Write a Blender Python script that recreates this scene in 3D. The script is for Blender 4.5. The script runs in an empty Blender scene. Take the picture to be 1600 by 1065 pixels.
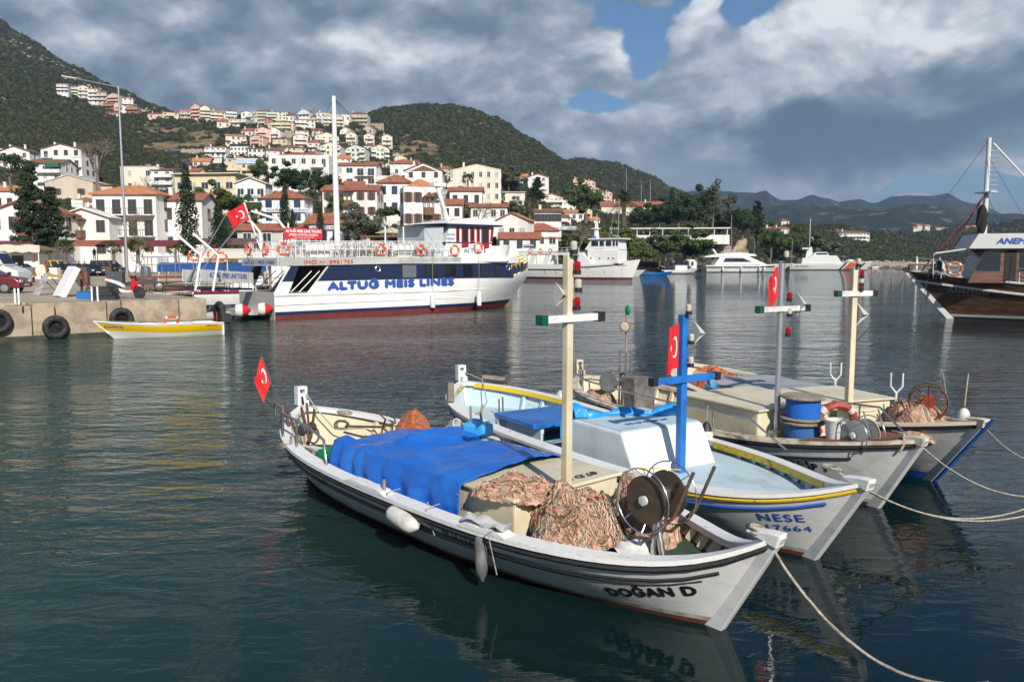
import bpy,bmesh,math,random
import numpy as np
from mathutils import Vector,Matrix,Euler
from mathutils.bvhtree import BVHTree
R=math.radians
rnd=random.Random(7)
sc=bpy.context.scene
COL=sc.collection
# -- camera
CAMH,FPX=3.3,1250.0
TH=math.atan(125.5/FPX)
cam=bpy.data.cameras.new('camera');camo=bpy.data.objects.new('camera',cam);COL.objects.link(camo)
camo.location=(0,0,CAMH);camo.rotation_euler=(R(90)-TH,0,0)
cam.sensor_width=36;cam.lens=36*FPX/1600;cam.clip_start=0.1;cam.clip_end=20000
sc.camera=camo
sc.view_settings.view_transform='Standard';sc.view_settings.look='None'
sc.view_settings.exposure=0.28;sc.view_settings.gamma=1.0;sc.view_settings.use_curve_mapping=False
sc.cycles.max_bounces=6;sc.cycles.diffuse_bounces=2;sc.cycles.glossy_bounces=3;sc.cycles.transmission_bounces=4
sc.cycles.transparent_max_bounces=6;sc.cycles.volume_bounces=0
sc.cycles.caustics_reflective=False;sc.cycles.caustics_refractive=False
sc.cycles.use_denoising=True
sc.cycles.use_adaptive_sampling=True;sc.cycles.adaptive_threshold=0.02
_c,_s=math.cos(TH),math.sin(TH)
def ray(u,v):return Vector(((u-800),FPX*_c-(v-532.5)*_s,-FPX*_s-(v-532.5)*_c))
def G(u,v,z=0.0):
 d=ray(u,v);t=(z-CAMH)/d.z
 return Vector((d.x*t,d.y*t,z))
def AT(u,v,y):
 d=ray(u,v);t=y/d.y
 return Vector((d.x*t,y,CAMH+d.z*t))
 # -- world
SUN_AZ=(0.33,-0.944)
SUN_EL=R(33)
def build_world():
 w=bpy.data.worlds.new('World');sc.world=w;w.use_nodes=True
 nt=w.node_tree;N=nt.nodes;L=nt.links;N.clear()
 out=N.new('ShaderNodeOutputWorld');bg=N.new('ShaderNodeBackground');bg.inputs['Strength'].default_value=0.10
 L.new(bg.outputs[0],out.inputs[0])
 sky=N.new('ShaderNodeTexSky');sky.sky_type='NISHITA';sky.sun_disc=False
 sky.sun_elevation=SUN_EL;sky.sun_rotation=math.atan2(SUN_AZ[0],SUN_AZ[1]);sky.air_density=1.0;sky.dust_density=0.6;sky.ozone_density=2.0
 tc=N.new('ShaderNodeTexCoord')
 def math_(op,a,b=None,c=None,clamp=False):
  n=N.new('ShaderNodeMath');n.operation=op;n.use_clamp=clamp
  for i,x in enumerate((a,b,c)):
   if x is None:continue
   if isinstance(x,(int,float)):n.inputs[i].default_value=x
   else:L.new(x,n.inputs[i])
  return n.outputs[0]
 def vm(op,a,b=None):
  n=N.new('ShaderNodeVectorMath');n.operation=op
  for i,x in enumerate((a,b)):
   if x is None:continue
   if isinstance(x,(tuple,list)):n.inputs[i].default_value=x
   else:L.new(x,n.inputs[i])
  return n
 dirv=vm('NORMALIZE',tc.outputs['Generated']).outputs[0]
 sep=N.new('ShaderNodeSeparateXYZ');L.new(dirv,sep.inputs[0])
 # flattened-layer mapping: clouds shrink towards the horizon
 zz=math_('ADD',math_('MAXIMUM',sep.outputs[2],0.0),0.16)
 comb=N.new('ShaderNodeCombineXYZ')
 L.new(math_('DIVIDE',sep.outputs[0],zz),comb.inputs[0]);L.new(math_('DIVIDE',sep.outputs[1],zz),comb.inputs[1])
 L.new(math_('MULTIPLY',sep.outputs[2],2.2),comb.inputs[2])
 P=comb.outputs[0]
 def noise(vec,scale,detail,rough=0.55,dist=0.0,off=(0,0,0)):
  n=N.new('ShaderNodeTexNoise');n.inputs['Scale'].default_value=scale;n.inputs['Detail'].default_value=detail
  n.inputs['Roughness'].default_value=rough;n.inputs['Distortion'].default_value=dist
  a=vm('ADD',vec,off);L.new(a.outputs[0],n.inputs['Vector']);return n.outputs['Fac']
 BW=[dirv]
 def blobs(lst):
  acc=None
  for(u,v,ru,rv,wgt)in lst:
   d=ray(u,v).normalized()
   k=ru/max(rv,1)
   df=vm('SUBTRACT',BW[0],tuple(d));sc_=vm('MULTIPLY',df.outputs[0],(1,1,k))
   ln=vm('LENGTH',sc_.outputs[0]).outputs['Value']
   m=N.new('ShaderNodeMapRange');m.interpolation_type='SMOOTHSTEP'
   m.inputs['From Min'].default_value=0;m.inputs['From Max'].default_value=ru/FPX
   m.inputs['To Min'].default_value=wgt;m.inputs['To Max'].default_value=0
   L.new(ln,m.inputs['Value'])
   acc=m.outputs[0]if acc is None else math_('ADD',acc,m.outputs[0])
  return acc
 def voro(vec,scale,detail,off=(0,0,0)):
  n=N.new('ShaderNodeTexVoronoi');n.inputs['Scale'].default_value=scale;n.inputs['Detail'].default_value=detail;n.inputs['Roughness'].default_value=0.55
  n.normalize=True
  a=vm('ADD',vec,off);L.new(a.outputs[0],n.inputs['Vector']);return n.outputs['Distance']
  # warp the direction a little so the billows are irregular
 wn=N.new('ShaderNodeTexNoise');wn.inputs['Scale'].default_value=5.0;wn.inputs['Detail'].default_value=5;L.new(dirv,wn.inputs['Vector'])
 wv=vm('SUBTRACT',wn.outputs['Color'],(0.5,0.5,0.5));ws=vm('SCALE',wv.outputs[0]);ws.inputs['Scale'].default_value=0.07
 wd=vm('ADD',dirv,ws.outputs[0]);wq=vm('MULTIPLY',wd.outputs[0],(1.0,1.0,1.7));Q=wq.outputs[0]
 ws2=vm('SCALE',wv.outputs[0]);ws2.inputs['Scale'].default_value=0.17;BW[0]=vm('ADD',dirv,ws2.outputs[0]).outputs[0]
 def dens(off):
  n1=noise(Q,4.2,7,0.56,0.0,(3.1+off[0],0.4,1.7+off[2]));v1=voro(Q,9.0,3.0,off)
  return math_('ADD',math_('MULTIPLY',n1,0.58),math_('MULTIPLY',math_('SUBTRACT',1.0,v1),0.42))
 d0=dens((0,0,0));d1=dens((0.016,0,0.045))
 cover_b=blobs(COVER)
 hi=N.new('ShaderNodeMapRange');hi.interpolation_type='SMOOTHSTEP';hi.inputs['From Min'].default_value=0.31;hi.inputs['From Max'].default_value=0.45;hi.inputs['To Min'].default_value=0.0;hi.inputs['To Max'].default_value=-0.62
 L.new(sep.outputs[2],hi.inputs['Value'])
 cov=math_('ADD',math_('ADD',math_('MULTIPLY',math_('SUBTRACT',d0,0.56),3.2),math_('ADD',cover_b,hi.outputs[0])),0.36)
 mask=N.new('ShaderNodeMapRange');mask.interpolation_type='SMOOTHSTEP'
 mask.inputs['From Min'].default_value=0.0;mask.inputs['From Max'].default_value=0.2;L.new(cov,mask.inputs['Value'])
 relief=math_('MULTIPLY',math_('SUBTRACT',d0,d1),3.4)
 soft=noise(Q,2.6,4,0.5,0.0,(9.1,4.0,2.2))
 br=math_('ADD',math_('ADD',relief,math_('MULTIPLY',math_('SUBTRACT',soft,0.5),0.55)),math_('ADD',blobs(BRIGHT),0.50),clamp=True)
 ramp=N.new('ShaderNodeValToRGB');L.new(br,ramp.inputs[0])
 el=ramp.color_ramp.elements
 el[0].position=0.0;el[0].color=(0.085,0.135,0.18,1)
 el[1].position=1.0;el[1].color=(0.80,0.82,0.85,1)
 for p,c in((0.3,(0.16,0.215,0.265,1)),(0.55,(0.29,0.345,0.40,1)),(0.8,(0.54,0.575,0.62,1))):
  e=el.new(p);e.color=c
 st=N.new('ShaderNodeMapRange');st.interpolation_type='SMOOTHSTEP';st.inputs['From Min'].default_value=0.085;st.inputs['From Max'].default_value=0.135;st.inputs['To Min'].default_value=0.62;st.inputs['To Max'].default_value=0.0
 L.new(math_('ADD',sep.outputs[2],math_('MULTIPLY',math_('SUBTRACT',d0,0.56),0.35)),st.inputs['Value'])
 stm=N.new('ShaderNodeMix');stm.data_type='RGBA';L.new(st.outputs[0],stm.inputs[0]);L.new(ramp.outputs[0],stm.inputs[6]);stm.inputs[7].default_value=(0.30,0.38,0.45,1)
 boost=vm('SCALE',stm.outputs[2]);boost.inputs['Scale'].default_value=10.0
 skyt=N.new('ShaderNodeMix');skyt.data_type='RGBA';skyt.blend_type='MULTIPLY';skyt.inputs[0].default_value=1.0
 L.new(sky.outputs[0],skyt.inputs[6]);skyt.inputs[7].default_value=(0.50,0.66,0.80,1)
 mix=N.new('ShaderNodeMix');mix.data_type='RGBA'
 L.new(math_('MULTIPLY',mask.outputs[0],0.96),mix.inputs[0]);L.new(skyt.outputs[2],mix.inputs[6]);L.new(boost.outputs[0],mix.inputs[7])
 L.new(mix.outputs[2],bg.inputs['Color'])
 w.cycles.sampling_method='MANUAL';w.cycles.sample_map_resolution=512
 # u, v, radius u, radius v, weight
COVER=[(1150,60,95,50,-0.7),(1005,90,60,90,-0.7),(965,165,90,26,-0.5),(1085,75,36,60,0.4),(1050,20,60,30,-.5),(1530,292,260,36,-1.1),(1590,140,50,40,-.3),(300,60,600,200,0.4),(1400,150,300,110,0.5),(780,80,220,130,0.35),(1200,150,120,60,0.3),(800,230,500,60,0.2)]
BRIGHT=[(600,75,100,80,0.55),(570,150,150,50,0.15),(880,70,100,60,0.05),(980,85,50,70,0.3),(1085,60,55,60,0.5),(1210,120,130,60,0.42),(1010,165,130,40,0.28),(1300,60,150,80,0.40),(1430,50,160,60,0.32),(1560,30,140,80,0.34),(1410,200,270,62,-0.85),(1220,205,120,50,-0.6),(1560,150,120,50,-0.2),(250,110,440,110,-0.14),(80,45,130,60,0.15),(760,20,260,50,-0.2),(200,165,170,40,0.06),(1590,235,80,30,0.3),(980,235,180,45,0.18)]
build_world()
sun=bpy.data.lights.new('sun','SUN');suno=bpy.data.objects.new('sun',sun);COL.objects.link(suno)
sun.energy=4.3;sun.angle=R(0.53);sun.color=(1.0,0.93,0.82)
_sd=Vector((SUN_AZ[0]*math.cos(SUN_EL),SUN_AZ[1]*math.cos(SUN_EL),math.sin(SUN_EL))).normalized()
suno.rotation_euler=_sd.to_track_quat('Z','Y').to_euler();suno.location=(20,-40,60)
# -- materials
MATS={}
def M(name,col=(0.5,0.5,0.5),rough=0.6,metal=0.0,col2=None,scale=6.0,bump=0.0,bscale=None,streak=False,spec=None,alpha=None,thr=(0.45,0.62),emit=None,coat=0.0,detail=6,mscale=None,planks=0):
 if name in MATS:return MATS[name]
 m=bpy.data.materials.new(name);m.use_nodes=True;nt=m.node_tree;N=nt.nodes;L=nt.links
 b=N['Principled BSDF'];MATS[name]=m
 b.inputs['Base Color'].default_value=(*col,1);b.inputs['Roughness'].default_value=rough;b.inputs['Metallic'].default_value=metal
 if spec is not None:b.inputs['Specular IOR Level'].default_value=spec
 if coat:b.inputs['Coat Weight'].default_value=coat;b.inputs['Coat Roughness'].default_value=0.08
 if emit:b.inputs['Emission Color'].default_value=(*col,1);b.inputs['Emission Strength'].default_value=emit
 if alpha is not None:b.inputs['Alpha'].default_value=alpha
 if col2 is not None or bump or planks:
  tc=N.new('ShaderNodeTexCoord');mp=N.new('ShaderNodeMapping');L.new(tc.outputs['Object'],mp.inputs[0])
  if streak:mp.inputs['Scale'].default_value=(1,1,0.12)
  if mscale:mp.inputs['Scale'].default_value=mscale
  n=N.new('ShaderNodeTexNoise');n.inputs['Scale'].default_value=scale;n.inputs['Detail'].default_value=detail;n.inputs['Roughness'].default_value=0.62
  L.new(mp.outputs[0],n.inputs['Vector'])
  if col2 is not None:
   r=N.new('ShaderNodeMapRange');r.inputs['From Min'].default_value=thr[0];r.inputs['From Max'].default_value=thr[1]
   L.new(n.outputs['Fac'],r.inputs['Value'])
   x=N.new('ShaderNodeMix');x.data_type='RGBA';L.new(r.outputs[0],x.inputs[0])
   x.inputs[6].default_value=(*col,1);x.inputs[7].default_value=(*col2,1);L.new(x.outputs[2],b.inputs['Base Color'])
  if bump:
   n2=n
   if bscale:
    n2=N.new('ShaderNodeTexNoise');n2.inputs['Scale'].default_value=bscale;n2.inputs['Detail'].default_value=4
    L.new(tc.outputs['Object'],n2.inputs['Vector'])
   bp=N.new('ShaderNodeBump');bp.inputs['Strength'].default_value=bump;bp.inputs['Distance'].default_value=0.02
   L.new(n2.outputs['Fac'],bp.inputs['Height']);L.new(bp.outputs[0],b.inputs['Normal'])
   if planks:
    wv=N.new('ShaderNodeTexWave');wv.bands_direction='Z';wv.wave_profile='SAW';wv.inputs['Scale'].default_value=planks;wv.inputs['Distortion'].default_value=0.5;wv.inputs['Detail'].default_value=0;wv.inputs['Detail Scale'].default_value=.4
    L.new(tc.outputs['Object'],wv.inputs['Vector']);b2=N.new('ShaderNodeBump');b2.inputs['Strength'].default_value=.8;b2.inputs['Distance'].default_value=.009;L.new(wv.outputs['Fac'],b2.inputs['Height']);L.new(b2.outputs[0],bp.inputs['Normal'])
 return m
 # -- mesh builder
class MB:
 def __init__(s):s.v=[];s.f=[];s.m=[];s.cur=0
 def mat(s,i):s.cur=i;return s
 def add(s,vs,fs):
  o=len(s.v);s.v+=[tuple(x)for x in vs]
  for f in fs:s.f.append(tuple(i+o for i in f));s.m.append(s.cur)
  return s
 def box(s,x0,x1,y0,y1,z0,z1,mtx=None,taper=1.0):
  cx,cy=(x0+x1)/2,(y0+y1)/2
  vs=[Vector((x0,y0,z0)),Vector((x1,y0,z0)),Vector((x1,y1,z0)),Vector((x0,y1,z0))]
  vs+=[Vector((cx+(x-cx)*taper,cy+(y-cy)*taper,z1))for x,y in((x0,y0),(x1,y0),(x1,y1),(x0,y1))]
  if mtx is not None:vs=[mtx@q for q in vs]
  return s.add(vs,[(3,2,1,0),(4,5,6,7),(0,1,5,4),(1,2,6,5),(2,3,7,6),(3,0,4,7)])
 def bar(s,a,b,w,h=None,up=(0,0,1)):
  a,b=Vector(a),Vector(b);h=h or w;d=(b-a).normalized();up=Vector(up)
  if abs(d.dot(up))>0.98:up=Vector((1,0,0))
  x=d.cross(up).normalized();y=x.cross(d)
  vs=[p+x*(i*w/2)+y*(j*h/2)for p in(a,b)for i,j in((-1,-1),(1,-1),(1,1),(-1,1))]
  return s.add(vs,[(0,1,2,3),(7,6,5,4),(0,4,5,1),(1,5,6,2),(2,6,7,3),(3,7,4,0)])
 def tube(s,pts,r,n=6,closed=False,cap=True):
  pts=[Vector(p)for p in pts];k=len(pts)
  if k<2:return s
  rs=r if isinstance(r,(list,tuple))else[r]*k
  up=Vector((0,0,1));vs=[];px=None
  for i,p in enumerate(pts):
   a=pts[(i-1)%k]if(closed or i>0)else p
   b=pts[(i+1)%k]if(closed or i<k-1)else p
   d=(b-a);d=d.normalized()if d.length>1e-9 else Vector((0,0,1))
   if px is None:
    px=d.cross(up)if abs(d.dot(up))<0.95 else d.cross(Vector((1,0,0)))
   px=(px-d*px.dot(d));px=px.normalized()if px.length>1e-6 else d.orthogonal().normalized();py=d.cross(px)
   for j in range(n):
    t=2*math.pi*j/n;vs.append(p+(px*math.cos(t)+py*math.sin(t))*rs[i])
  fs=[]
  for i in range(k if closed else k-1):
   i2=(i+1)%k
   for j in range(n):fs.append((i*n+j,i*n+(j+1)%n,i2*n+(j+1)%n,i2*n+j))
  if cap and not closed:fs+=[tuple(range(n))[::-1],tuple((k-1)*n+j for j in range(n))]
  return s.add(vs,fs)
 def lathe(s,prof,n=16,mtx=None):
  vs=[];fs=[]
  for r,z in prof:
   for j in range(n):t=2*math.pi*j/n;vs.append(Vector((r*math.cos(t),r*math.sin(t),z)))
  if mtx is not None:vs=[mtx@q for q in vs]
  for i in range(len(prof)-1):
   for j in range(n):fs.append((i*n+j,i*n+(j+1)%n,(i+1)*n+(j+1)%n,(i+1)*n+j))
  fs+=[tuple(range(n))[::-1],tuple((len(prof)-1)*n+j for j in range(n))]
  return s.add(vs,fs)
 def grid(s,rows,closed=False):
  n=len(rows[0]);vs=[p for r in rows for p in r];fs=[]
  for i in range(len(rows)-1):
   for j in range(n if closed else n-1):
    j2=(j+1)%n;fs.append((i*n+j,i*n+j2,(i+1)*n+j2,(i+1)*n+j))
  return s.add(vs,fs)
 def prism(s,poly,h,mtx=None):
  n=len(poly);vs=[Vector((x,y,0))for x,y in poly]+[Vector((x,y,h))for x,y in poly]
  if mtx is not None:vs=[mtx@q for q in vs]
  return s.add(vs,[tuple(range(n))[::-1],tuple(range(n,2*n))]+[(i,(i+1)%n,n+(i+1)%n,n+i)for i in range(n)])
 def side(s,poly,y0,y1):
  n=len(poly);vs=[(x,y0,z)for x,z in poly]+[(x,y1,z)for x,z in poly]
  return s.add(vs,[tuple(range(n)),tuple(range(n,2*n))[::-1]]+[(i,n+i,n+(i+1)%n,(i+1)%n)for i in range(n)])
 def torus(s,c,R_,r,ax=(0,0,1),n=20,m=8,wob=0):
  q=Vector(ax).to_track_quat('Z','Y');c=Vector(c)
  return s.tube([c+q@Vector((R_*math.cos(2*math.pi*i/n),R_*math.sin(2*math.pi*i/n),0))for i in range(n)],r,m,closed=True)
 def ball(s,c,r,n=8,m=6,sq=(1,1,1),jit=0,rg=None):
  c=Vector(c);prof=[]
  vs=[];fs=[]
  for i in range(m+1):
   a=math.pi*i/m
   for j in range(n):
    t=2*math.pi*j/n;k=1+(rg.uniform(-jit,jit)if rg and jit else 0)
    vs.append(c+Vector((r*sq[0]*math.sin(a)*math.cos(t)*k,r*sq[1]*math.sin(a)*math.sin(t)*k,r*sq[2]*math.cos(a)*k)))
  for i in range(m):
   for j in range(n):fs.append((i*n+j,(i+1)*n+j,(i+1)*n+(j+1)%n,i*n+(j+1)%n))
  return s.add(vs,fs)
 def mesh(s,name,mats,smooth=False):
  me=bpy.data.meshes.new(name);me.from_pydata([tuple(v)for v in s.v],[],s.f)
  for m in(mats if isinstance(mats,(list,tuple))else[mats]):me.materials.append(m)
  if any(s.m):me.polygons.foreach_set('material_index',s.m)
  bm=bmesh.new();bm.from_mesh(me);bmesh.ops.recalc_face_normals(bm,faces=bm.faces);bm.to_mesh(me);bm.free()
  if smooth:
   me.polygons.foreach_set('use_smooth',[True]*len(me.polygons))
   try:me.set_sharp_from_angle(angle=R(smooth if smooth>1 else 40))
   except Exception:pass
  return me
 def build(s,name,mats,parent=None,smooth=False,loc=None,rz=None,mesh=None):
  o=bpy.data.objects.new(name,s.mesh(name,mats,smooth));COL.objects.link(o)
  if parent is not None:o.parent=parent
  if loc is not None:o.location=loc
  if rz is not None:o.rotation_euler[2]=rz
  return o
def inst(name,mesh,parent=None,loc=(0,0,0),rot=(0,0,0),scale=(1,1,1)):
 o=bpy.data.objects.new(name,mesh);COL.objects.link(o)
 if parent is not None:o.parent=parent
 o.location=loc;o.rotation_euler=rot;o.scale=scale
 return o
def tag(o,label=None,cat=None,group=None,kind=None):
 if label:o['label']=label
 if cat:o['category']=cat
 if group:o['group']=group
 if kind:o['kind']=kind
 return o
def thing(name,label,cat,loc=(0,0,0),rz=0.0,group=None,rot=None,scale=None):
 o=bpy.data.objects.new(name,None);COL.objects.link(o);o.empty_display_size=0.2
 o.location=loc;o.rotation_euler=rot if rot else(0,0,rz)
 if scale:o.scale=(scale,)*3
 return tag(o,label,cat,group)
def mtx(loc=(0,0,0),rot=(0,0,0),sc_=(1,1,1)):
 return Matrix.LocRotScale(Vector(loc),Euler(rot),Vector(sc_))
def bevel(o,w=0.02,seg=2):
 m=o.modifiers.new('bevel','BEVEL');m.width=w;m.segments=seg;m.limit_method='ANGLE';return o
def copy_tree(root,loc=None,rz=None,label=None,group=None):
 c=root.copy();COL.objects.link(c)
 if loc is not None:c.location=loc
 if rz is not None:c.rotation_euler[2]=rz
 if label:c['label']=label
 if group:c['group']=group
 def rec(src,dst):
  for ch in CH.get(src.name,()):
   d=ch.copy();COL.objects.link(d);d.parent=dst;rec(ch,d)
 rec(root,c);return c
CH={}
def snapshot():
 CH.clear()
 for o in bpy.data.objects:
  if o.parent:CH.setdefault(o.parent.name,[]).append(o)
_tc={}
def text_mesh(s,h=1.0,width=None,bold=0.0,shear=0.0,space=1.0,extrude=0.004,sub=False):
 """lettering as a mesh in the xz plane (x right, z up), base line at z=0, facing -y; h = cap height"""
 cu=bpy.data.curves.new('lettering','FONT');cu.body=s;cu.size=1.0;cu.shear=shear;cu.space_character=space
 cu.resolution_u=3;cu.extrude=0.0
 o=bpy.data.objects.new('lettering',cu);COL.objects.link(o)
 dg=bpy.context.evaluated_depsgraph_get();me=bpy.data.meshes.new_from_object(o.evaluated_get(dg))
 bpy.data.objects.remove(o);bpy.data.curves.remove(cu)
 n=len(me.vertices);co=np.zeros(n*3);me.vertices.foreach_get('co',co);co=co.reshape(-1,3)
 if n==0:return me
 cap=0.72;x0,x1=co[:,0].min(),co[:,0].max()
 k=h/cap;kx=(width/(x1-x0))if width else k
 out=np.zeros_like(co);out[:,0]=(co[:,0]-x0)*kx;out[:,2]=co[:,1]*k
 me.vertices.foreach_set('co',out.ravel());me.update()
 if bold>.005:
  fs=[tuple(p.vertices)for p in me.polygons];b_=h*bold*1.6;V=[];Fz=[]
  for k,(dx,dz)in enumerate(((0,0),(b_,0),(-b_,0),(0,b_),(0,-b_))):
   V+=[(x+dx,y+k*.0006,z+dz)for x,y,z in out];Fz+=[tuple(i+k*n for i in f)for f in fs]
  me=bpy.data.meshes.new('lettering');me.from_pydata(V,[],Fz)
 return me
def text(name,s,mat,parent,loc,rot=(0,0,0),**kw):
 me=text_mesh(s,**kw);me.name=name;me.materials.append(mat)
 bm=bmesh.new();bm.from_mesh(me)
 r=bmesh.ops.extrude_face_region(bm,geom=bm.faces[:])
 bmesh.ops.translate(bm,vec=(0,0.006,0),verts=[g for g in r['geom']if isinstance(g,bmesh.types.BMVert)])
 bmesh.ops.recalc_face_normals(bm,faces=bm.faces);bm.to_mesh(me);bm.free()
 o=bpy.data.objects.new(name,me);COL.objects.link(o);o.parent=parent;o.location=loc;o.rotation_euler=rot
 return o
 # -- shared paints
WHITE=M('white_render',(0.80,0.79,0.76),0.85,col2=(0.68,0.66,0.61),scale=0.5,streak=True)
CREAM=M('cream_render',(0.72,0.62,0.42),0.85,col2=(0.64,0.54,0.36),scale=0.5,streak=True)
IVORY=M('ivory_render',(0.74,0.70,0.58),0.85,col2=(0.66,0.61,0.50),scale=0.5,streak=True)
BEIGE=M('beige_render',(0.60,0.52,0.42),0.88,col2=(0.52,0.45,0.36),scale=0.6,streak=True)
PINK=M('pink_render',(0.72,0.43,0.36),0.85,col2=(0.78,0.62,0.55),scale=0.3)
MINT=M('mint_render',(0.64,0.68,0.57),0.85,col2=(0.70,0.72,0.64),scale=0.4)
BRICKW=M('bare_brickwork',(0.42,0.17,0.10),0.9,col2=(0.36,0.24,0.18),scale=1.2)
GREYW=M('grey_render',(0.50,0.50,0.50),0.9,col2=(0.40,0.40,0.40),scale=0.8)
ROOFM={}
def tile_mat(name,a,b):
 m=bpy.data.materials.new(name);m.use_nodes=True;nt=m.node_tree;N=nt.nodes;L=nt.links;p=N['Principled BSDF'];p.inputs['Roughness'].default_value=0.9
 tc=N.new('ShaderNodeTexCoord');n=N.new('ShaderNodeTexNoise');n.inputs['Scale'].default_value=1.4;n.inputs['Detail'].default_value=8;L.new(tc.outputs['Object'],n.inputs['Vector'])
 r=N.new('ShaderNodeValToRGB');L.new(n.outputs['Fac'],r.inputs[0]);r.color_ramp.elements[0].position=.35;r.color_ramp.elements[0].color=(*a,1);r.color_ramp.elements[1].position=.68;r.color_ramp.elements[1].color=(*b,1)
 L.new(r.outputs[0],p.inputs['Base Color'])
 w=N.new('ShaderNodeTexWave');w.inputs['Scale'].default_value=1.1;w.inputs['Distortion'].default_value=0.6;w.bands_direction='X';L.new(tc.outputs['Object'],w.inputs['Vector'])
 bp=N.new('ShaderNodeBump');bp.inputs['Strength'].default_value=.7;bp.inputs['Distance'].default_value=.06;L.new(w.outputs['Fac'],bp.inputs['Height']);L.new(bp.outputs[0],p.inputs['Normal'])
 return m
TILE=tile_mat('clay_tiles',(0.27,0.085,0.045),(0.40,0.16,0.09));TILEO=tile_mat('orange_tiles',(0.46,0.17,0.07),(0.55,0.25,0.12));TILEB=tile_mat('brown_tiles',(0.16,0.075,0.045),(0.26,0.13,0.08))
GLASS=M('window_glass',(0.035,0.05,0.06),0.08,spec=0.8);FRAME=M('white_joinery',(0.72,0.71,0.68),0.5);WOOD=M('brown_joinery',(0.20,0.085,0.04),0.7,col2=(0.12,0.055,0.03),scale=4)
SHUT=M('rust_shutter',(0.33,0.13,0.07),0.7);BLUEJ=M('blue_joinery',(0.03,0.11,0.38),0.5);LBLUE=M('pale_blue_paint',(0.38,0.55,0.70),0.6)
STONE=M('rubble_stone',(0.40,0.34,0.26),0.95,col2=(0.26,0.21,0.16),scale=1.6,bump=0.6);CURT=M('pale_curtain',(0.45,0.43,0.38),0.8)
DARKIN=M('dark_interior',(0.03,0.028,0.026),0.9)
STEELP=M('galvanised_steel',(0.55,0.56,0.58),0.35,0.8);DARKM=M('dark_metal',(0.06,0.06,0.065),0.5,0.3)
SB_WHITE=M('sign_white',(0.75,0.75,0.76),0.6);SB_RED=M('sign_red',(0.55,0.03,0.04),0.5);INKB=M('blue_lettering',(0.03,0.09,0.38),0.5);INKW=M('white_lettering',(0.8,0.8,0.8),0.5);INKK=M('black_lettering',(0.012,0.012,0.013),0.5);INKR=M('red_lettering',(0.62,0.09,0.05),0.5);SB_BLUE=M('sign_blue',(0.03,0.15,0.42),0.5)
# -- terrain
COLS=[(-420,[(60,None),(132,None),(146,398),(220,335),(330,285),(650,60),(780,70),(1300,-190),(1600,-120)]),(-200,[(60,None),(132,None),(146,398),(220,335),(330,280),(650,70),(780,78),(1300,-110),(1600,-60)]),(0,[(60,None),(132,None),(146,398),(220,322),(290,272),(650,102),(760,108),(1200,12),(1500,60)]),(60,[(60,None),(132,None),(146,397),(220,322),(290,278),(650,128),(740,127),(1150,57),(1400,90)]),(130,[(60,None),(132,None),(146,396),(220,325),(290,288),(620,160),(720,152),(1100,103),(1400,130)]),(200,[(60,None),(132,None),(146,395),(220,328),(300,288),(600,186),(700,179),(1050,141),(1300,160)]),(250,[(60,None),(132,None),(146,394),(220,330),(310,282),(430,238),(600,186),(950,170),(1200,185)]),(330,[(60,None),(132,None),(146,393),(220,332),(330,268),(450,228),(600,188),(720,198),(1200,215)]),(400,[(70,None),(132,None),(146,394),(220,334),(330,275),(450,225),(600,186),(720,198),(1200,215)]),(480,[(75,None),(132,None),(146,394),(220,334),(340,272),(450,232),(600,188),(720,198),(1200,212)]),(560,[(80,None),(132,None),(146,395),(220,336),(340,272),(450,238),(600,194),(720,198),(950,190),(1300,215)]),(610,[(84,None),(132,None),(146,396),(220,336),(320,282),(500,240),(700,200),(900,172),(1300,200)]),(660,[(90,None),(132,None),(146,397),(220,330),(320,280),(500,240),(700,195),(900,166),(1300,200)]),(720,[(128,None),(136,None),(146,400),(220,330),(320,290),(500,245),(700,198),(900,169),(1300,205)]),(780,[(168,None),(185,404),(230,350),(320,306),(500,255),(700,214),(870,190),(1300,230)]),(830,[(192,None),(210,404),(260,352),(330,315),(500,275),(650,240),(800,217),(1300,250)]),(870,[(185,None),(210,404),(270,360),(350,325),(500,292),(620,265),(740,246),(1300,262)]),(905,[(195,None),(215,404),(280,365),(370,330),(500,305),(620,285),(730,272),(900,275),(1300,250)]),(950,[(205,None),(225,405),(290,368),(390,335),(500,322),(620,318),(900,300),(1300,252)]),(1000,[(215,None),(240,406),(290,372),(400,342),(500,335),(800,318),(1300,270)]),(1050,[(230,None),(250,408),(280,374),(400,347),(500,340),(900,325),(1300,299)]),(1100,[(240,None),(256,408),(268,376),(300,368),(400,352),(600,360),(1300,322)]),(1150,[(250,None),(262,409),(276,385),(310,374),(400,358),(600,370),(1300,345)]),(1200,[(310,None),(330,410),(360,380),(420,358),(520,372),(1200,372)]),(1240,[(350,None),(365,411),(400,380),(450,355),(560,375),(1000,392)]),(1300,[(365,None),(380,411),(420,382),(490,352),(600,380),(900,400)]),(1370,[(370,None),(385,412),(430,392),(500,368),(600,390),(900,408)]),(1430,[(375,None),(390,413),(430,404),(490,388),(600,405),(900,412)]),(1480,[(380,None),(392,415),(430,410),(470,405),(520,412),(700,420)]),(1515,[(385,422),(400,420),(430,419),(470,420),(700,430)]),]
def _colz(lst):
 out=[]
 for d,v in lst:
  if v is None:out.append((d,1.25))
  else:out.append((d,AT(800,v,d).z))
 return out
DS=np.concatenate([np.linspace(58,130,22),np.linspace(134,420,80),np.linspace(426,1000,90),np.linspace(1015,1600,26)])
US=np.arange(-420,1521,6.0)
_keys=np.array([c[0]for c in COLS],float)
_prof=[]
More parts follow.
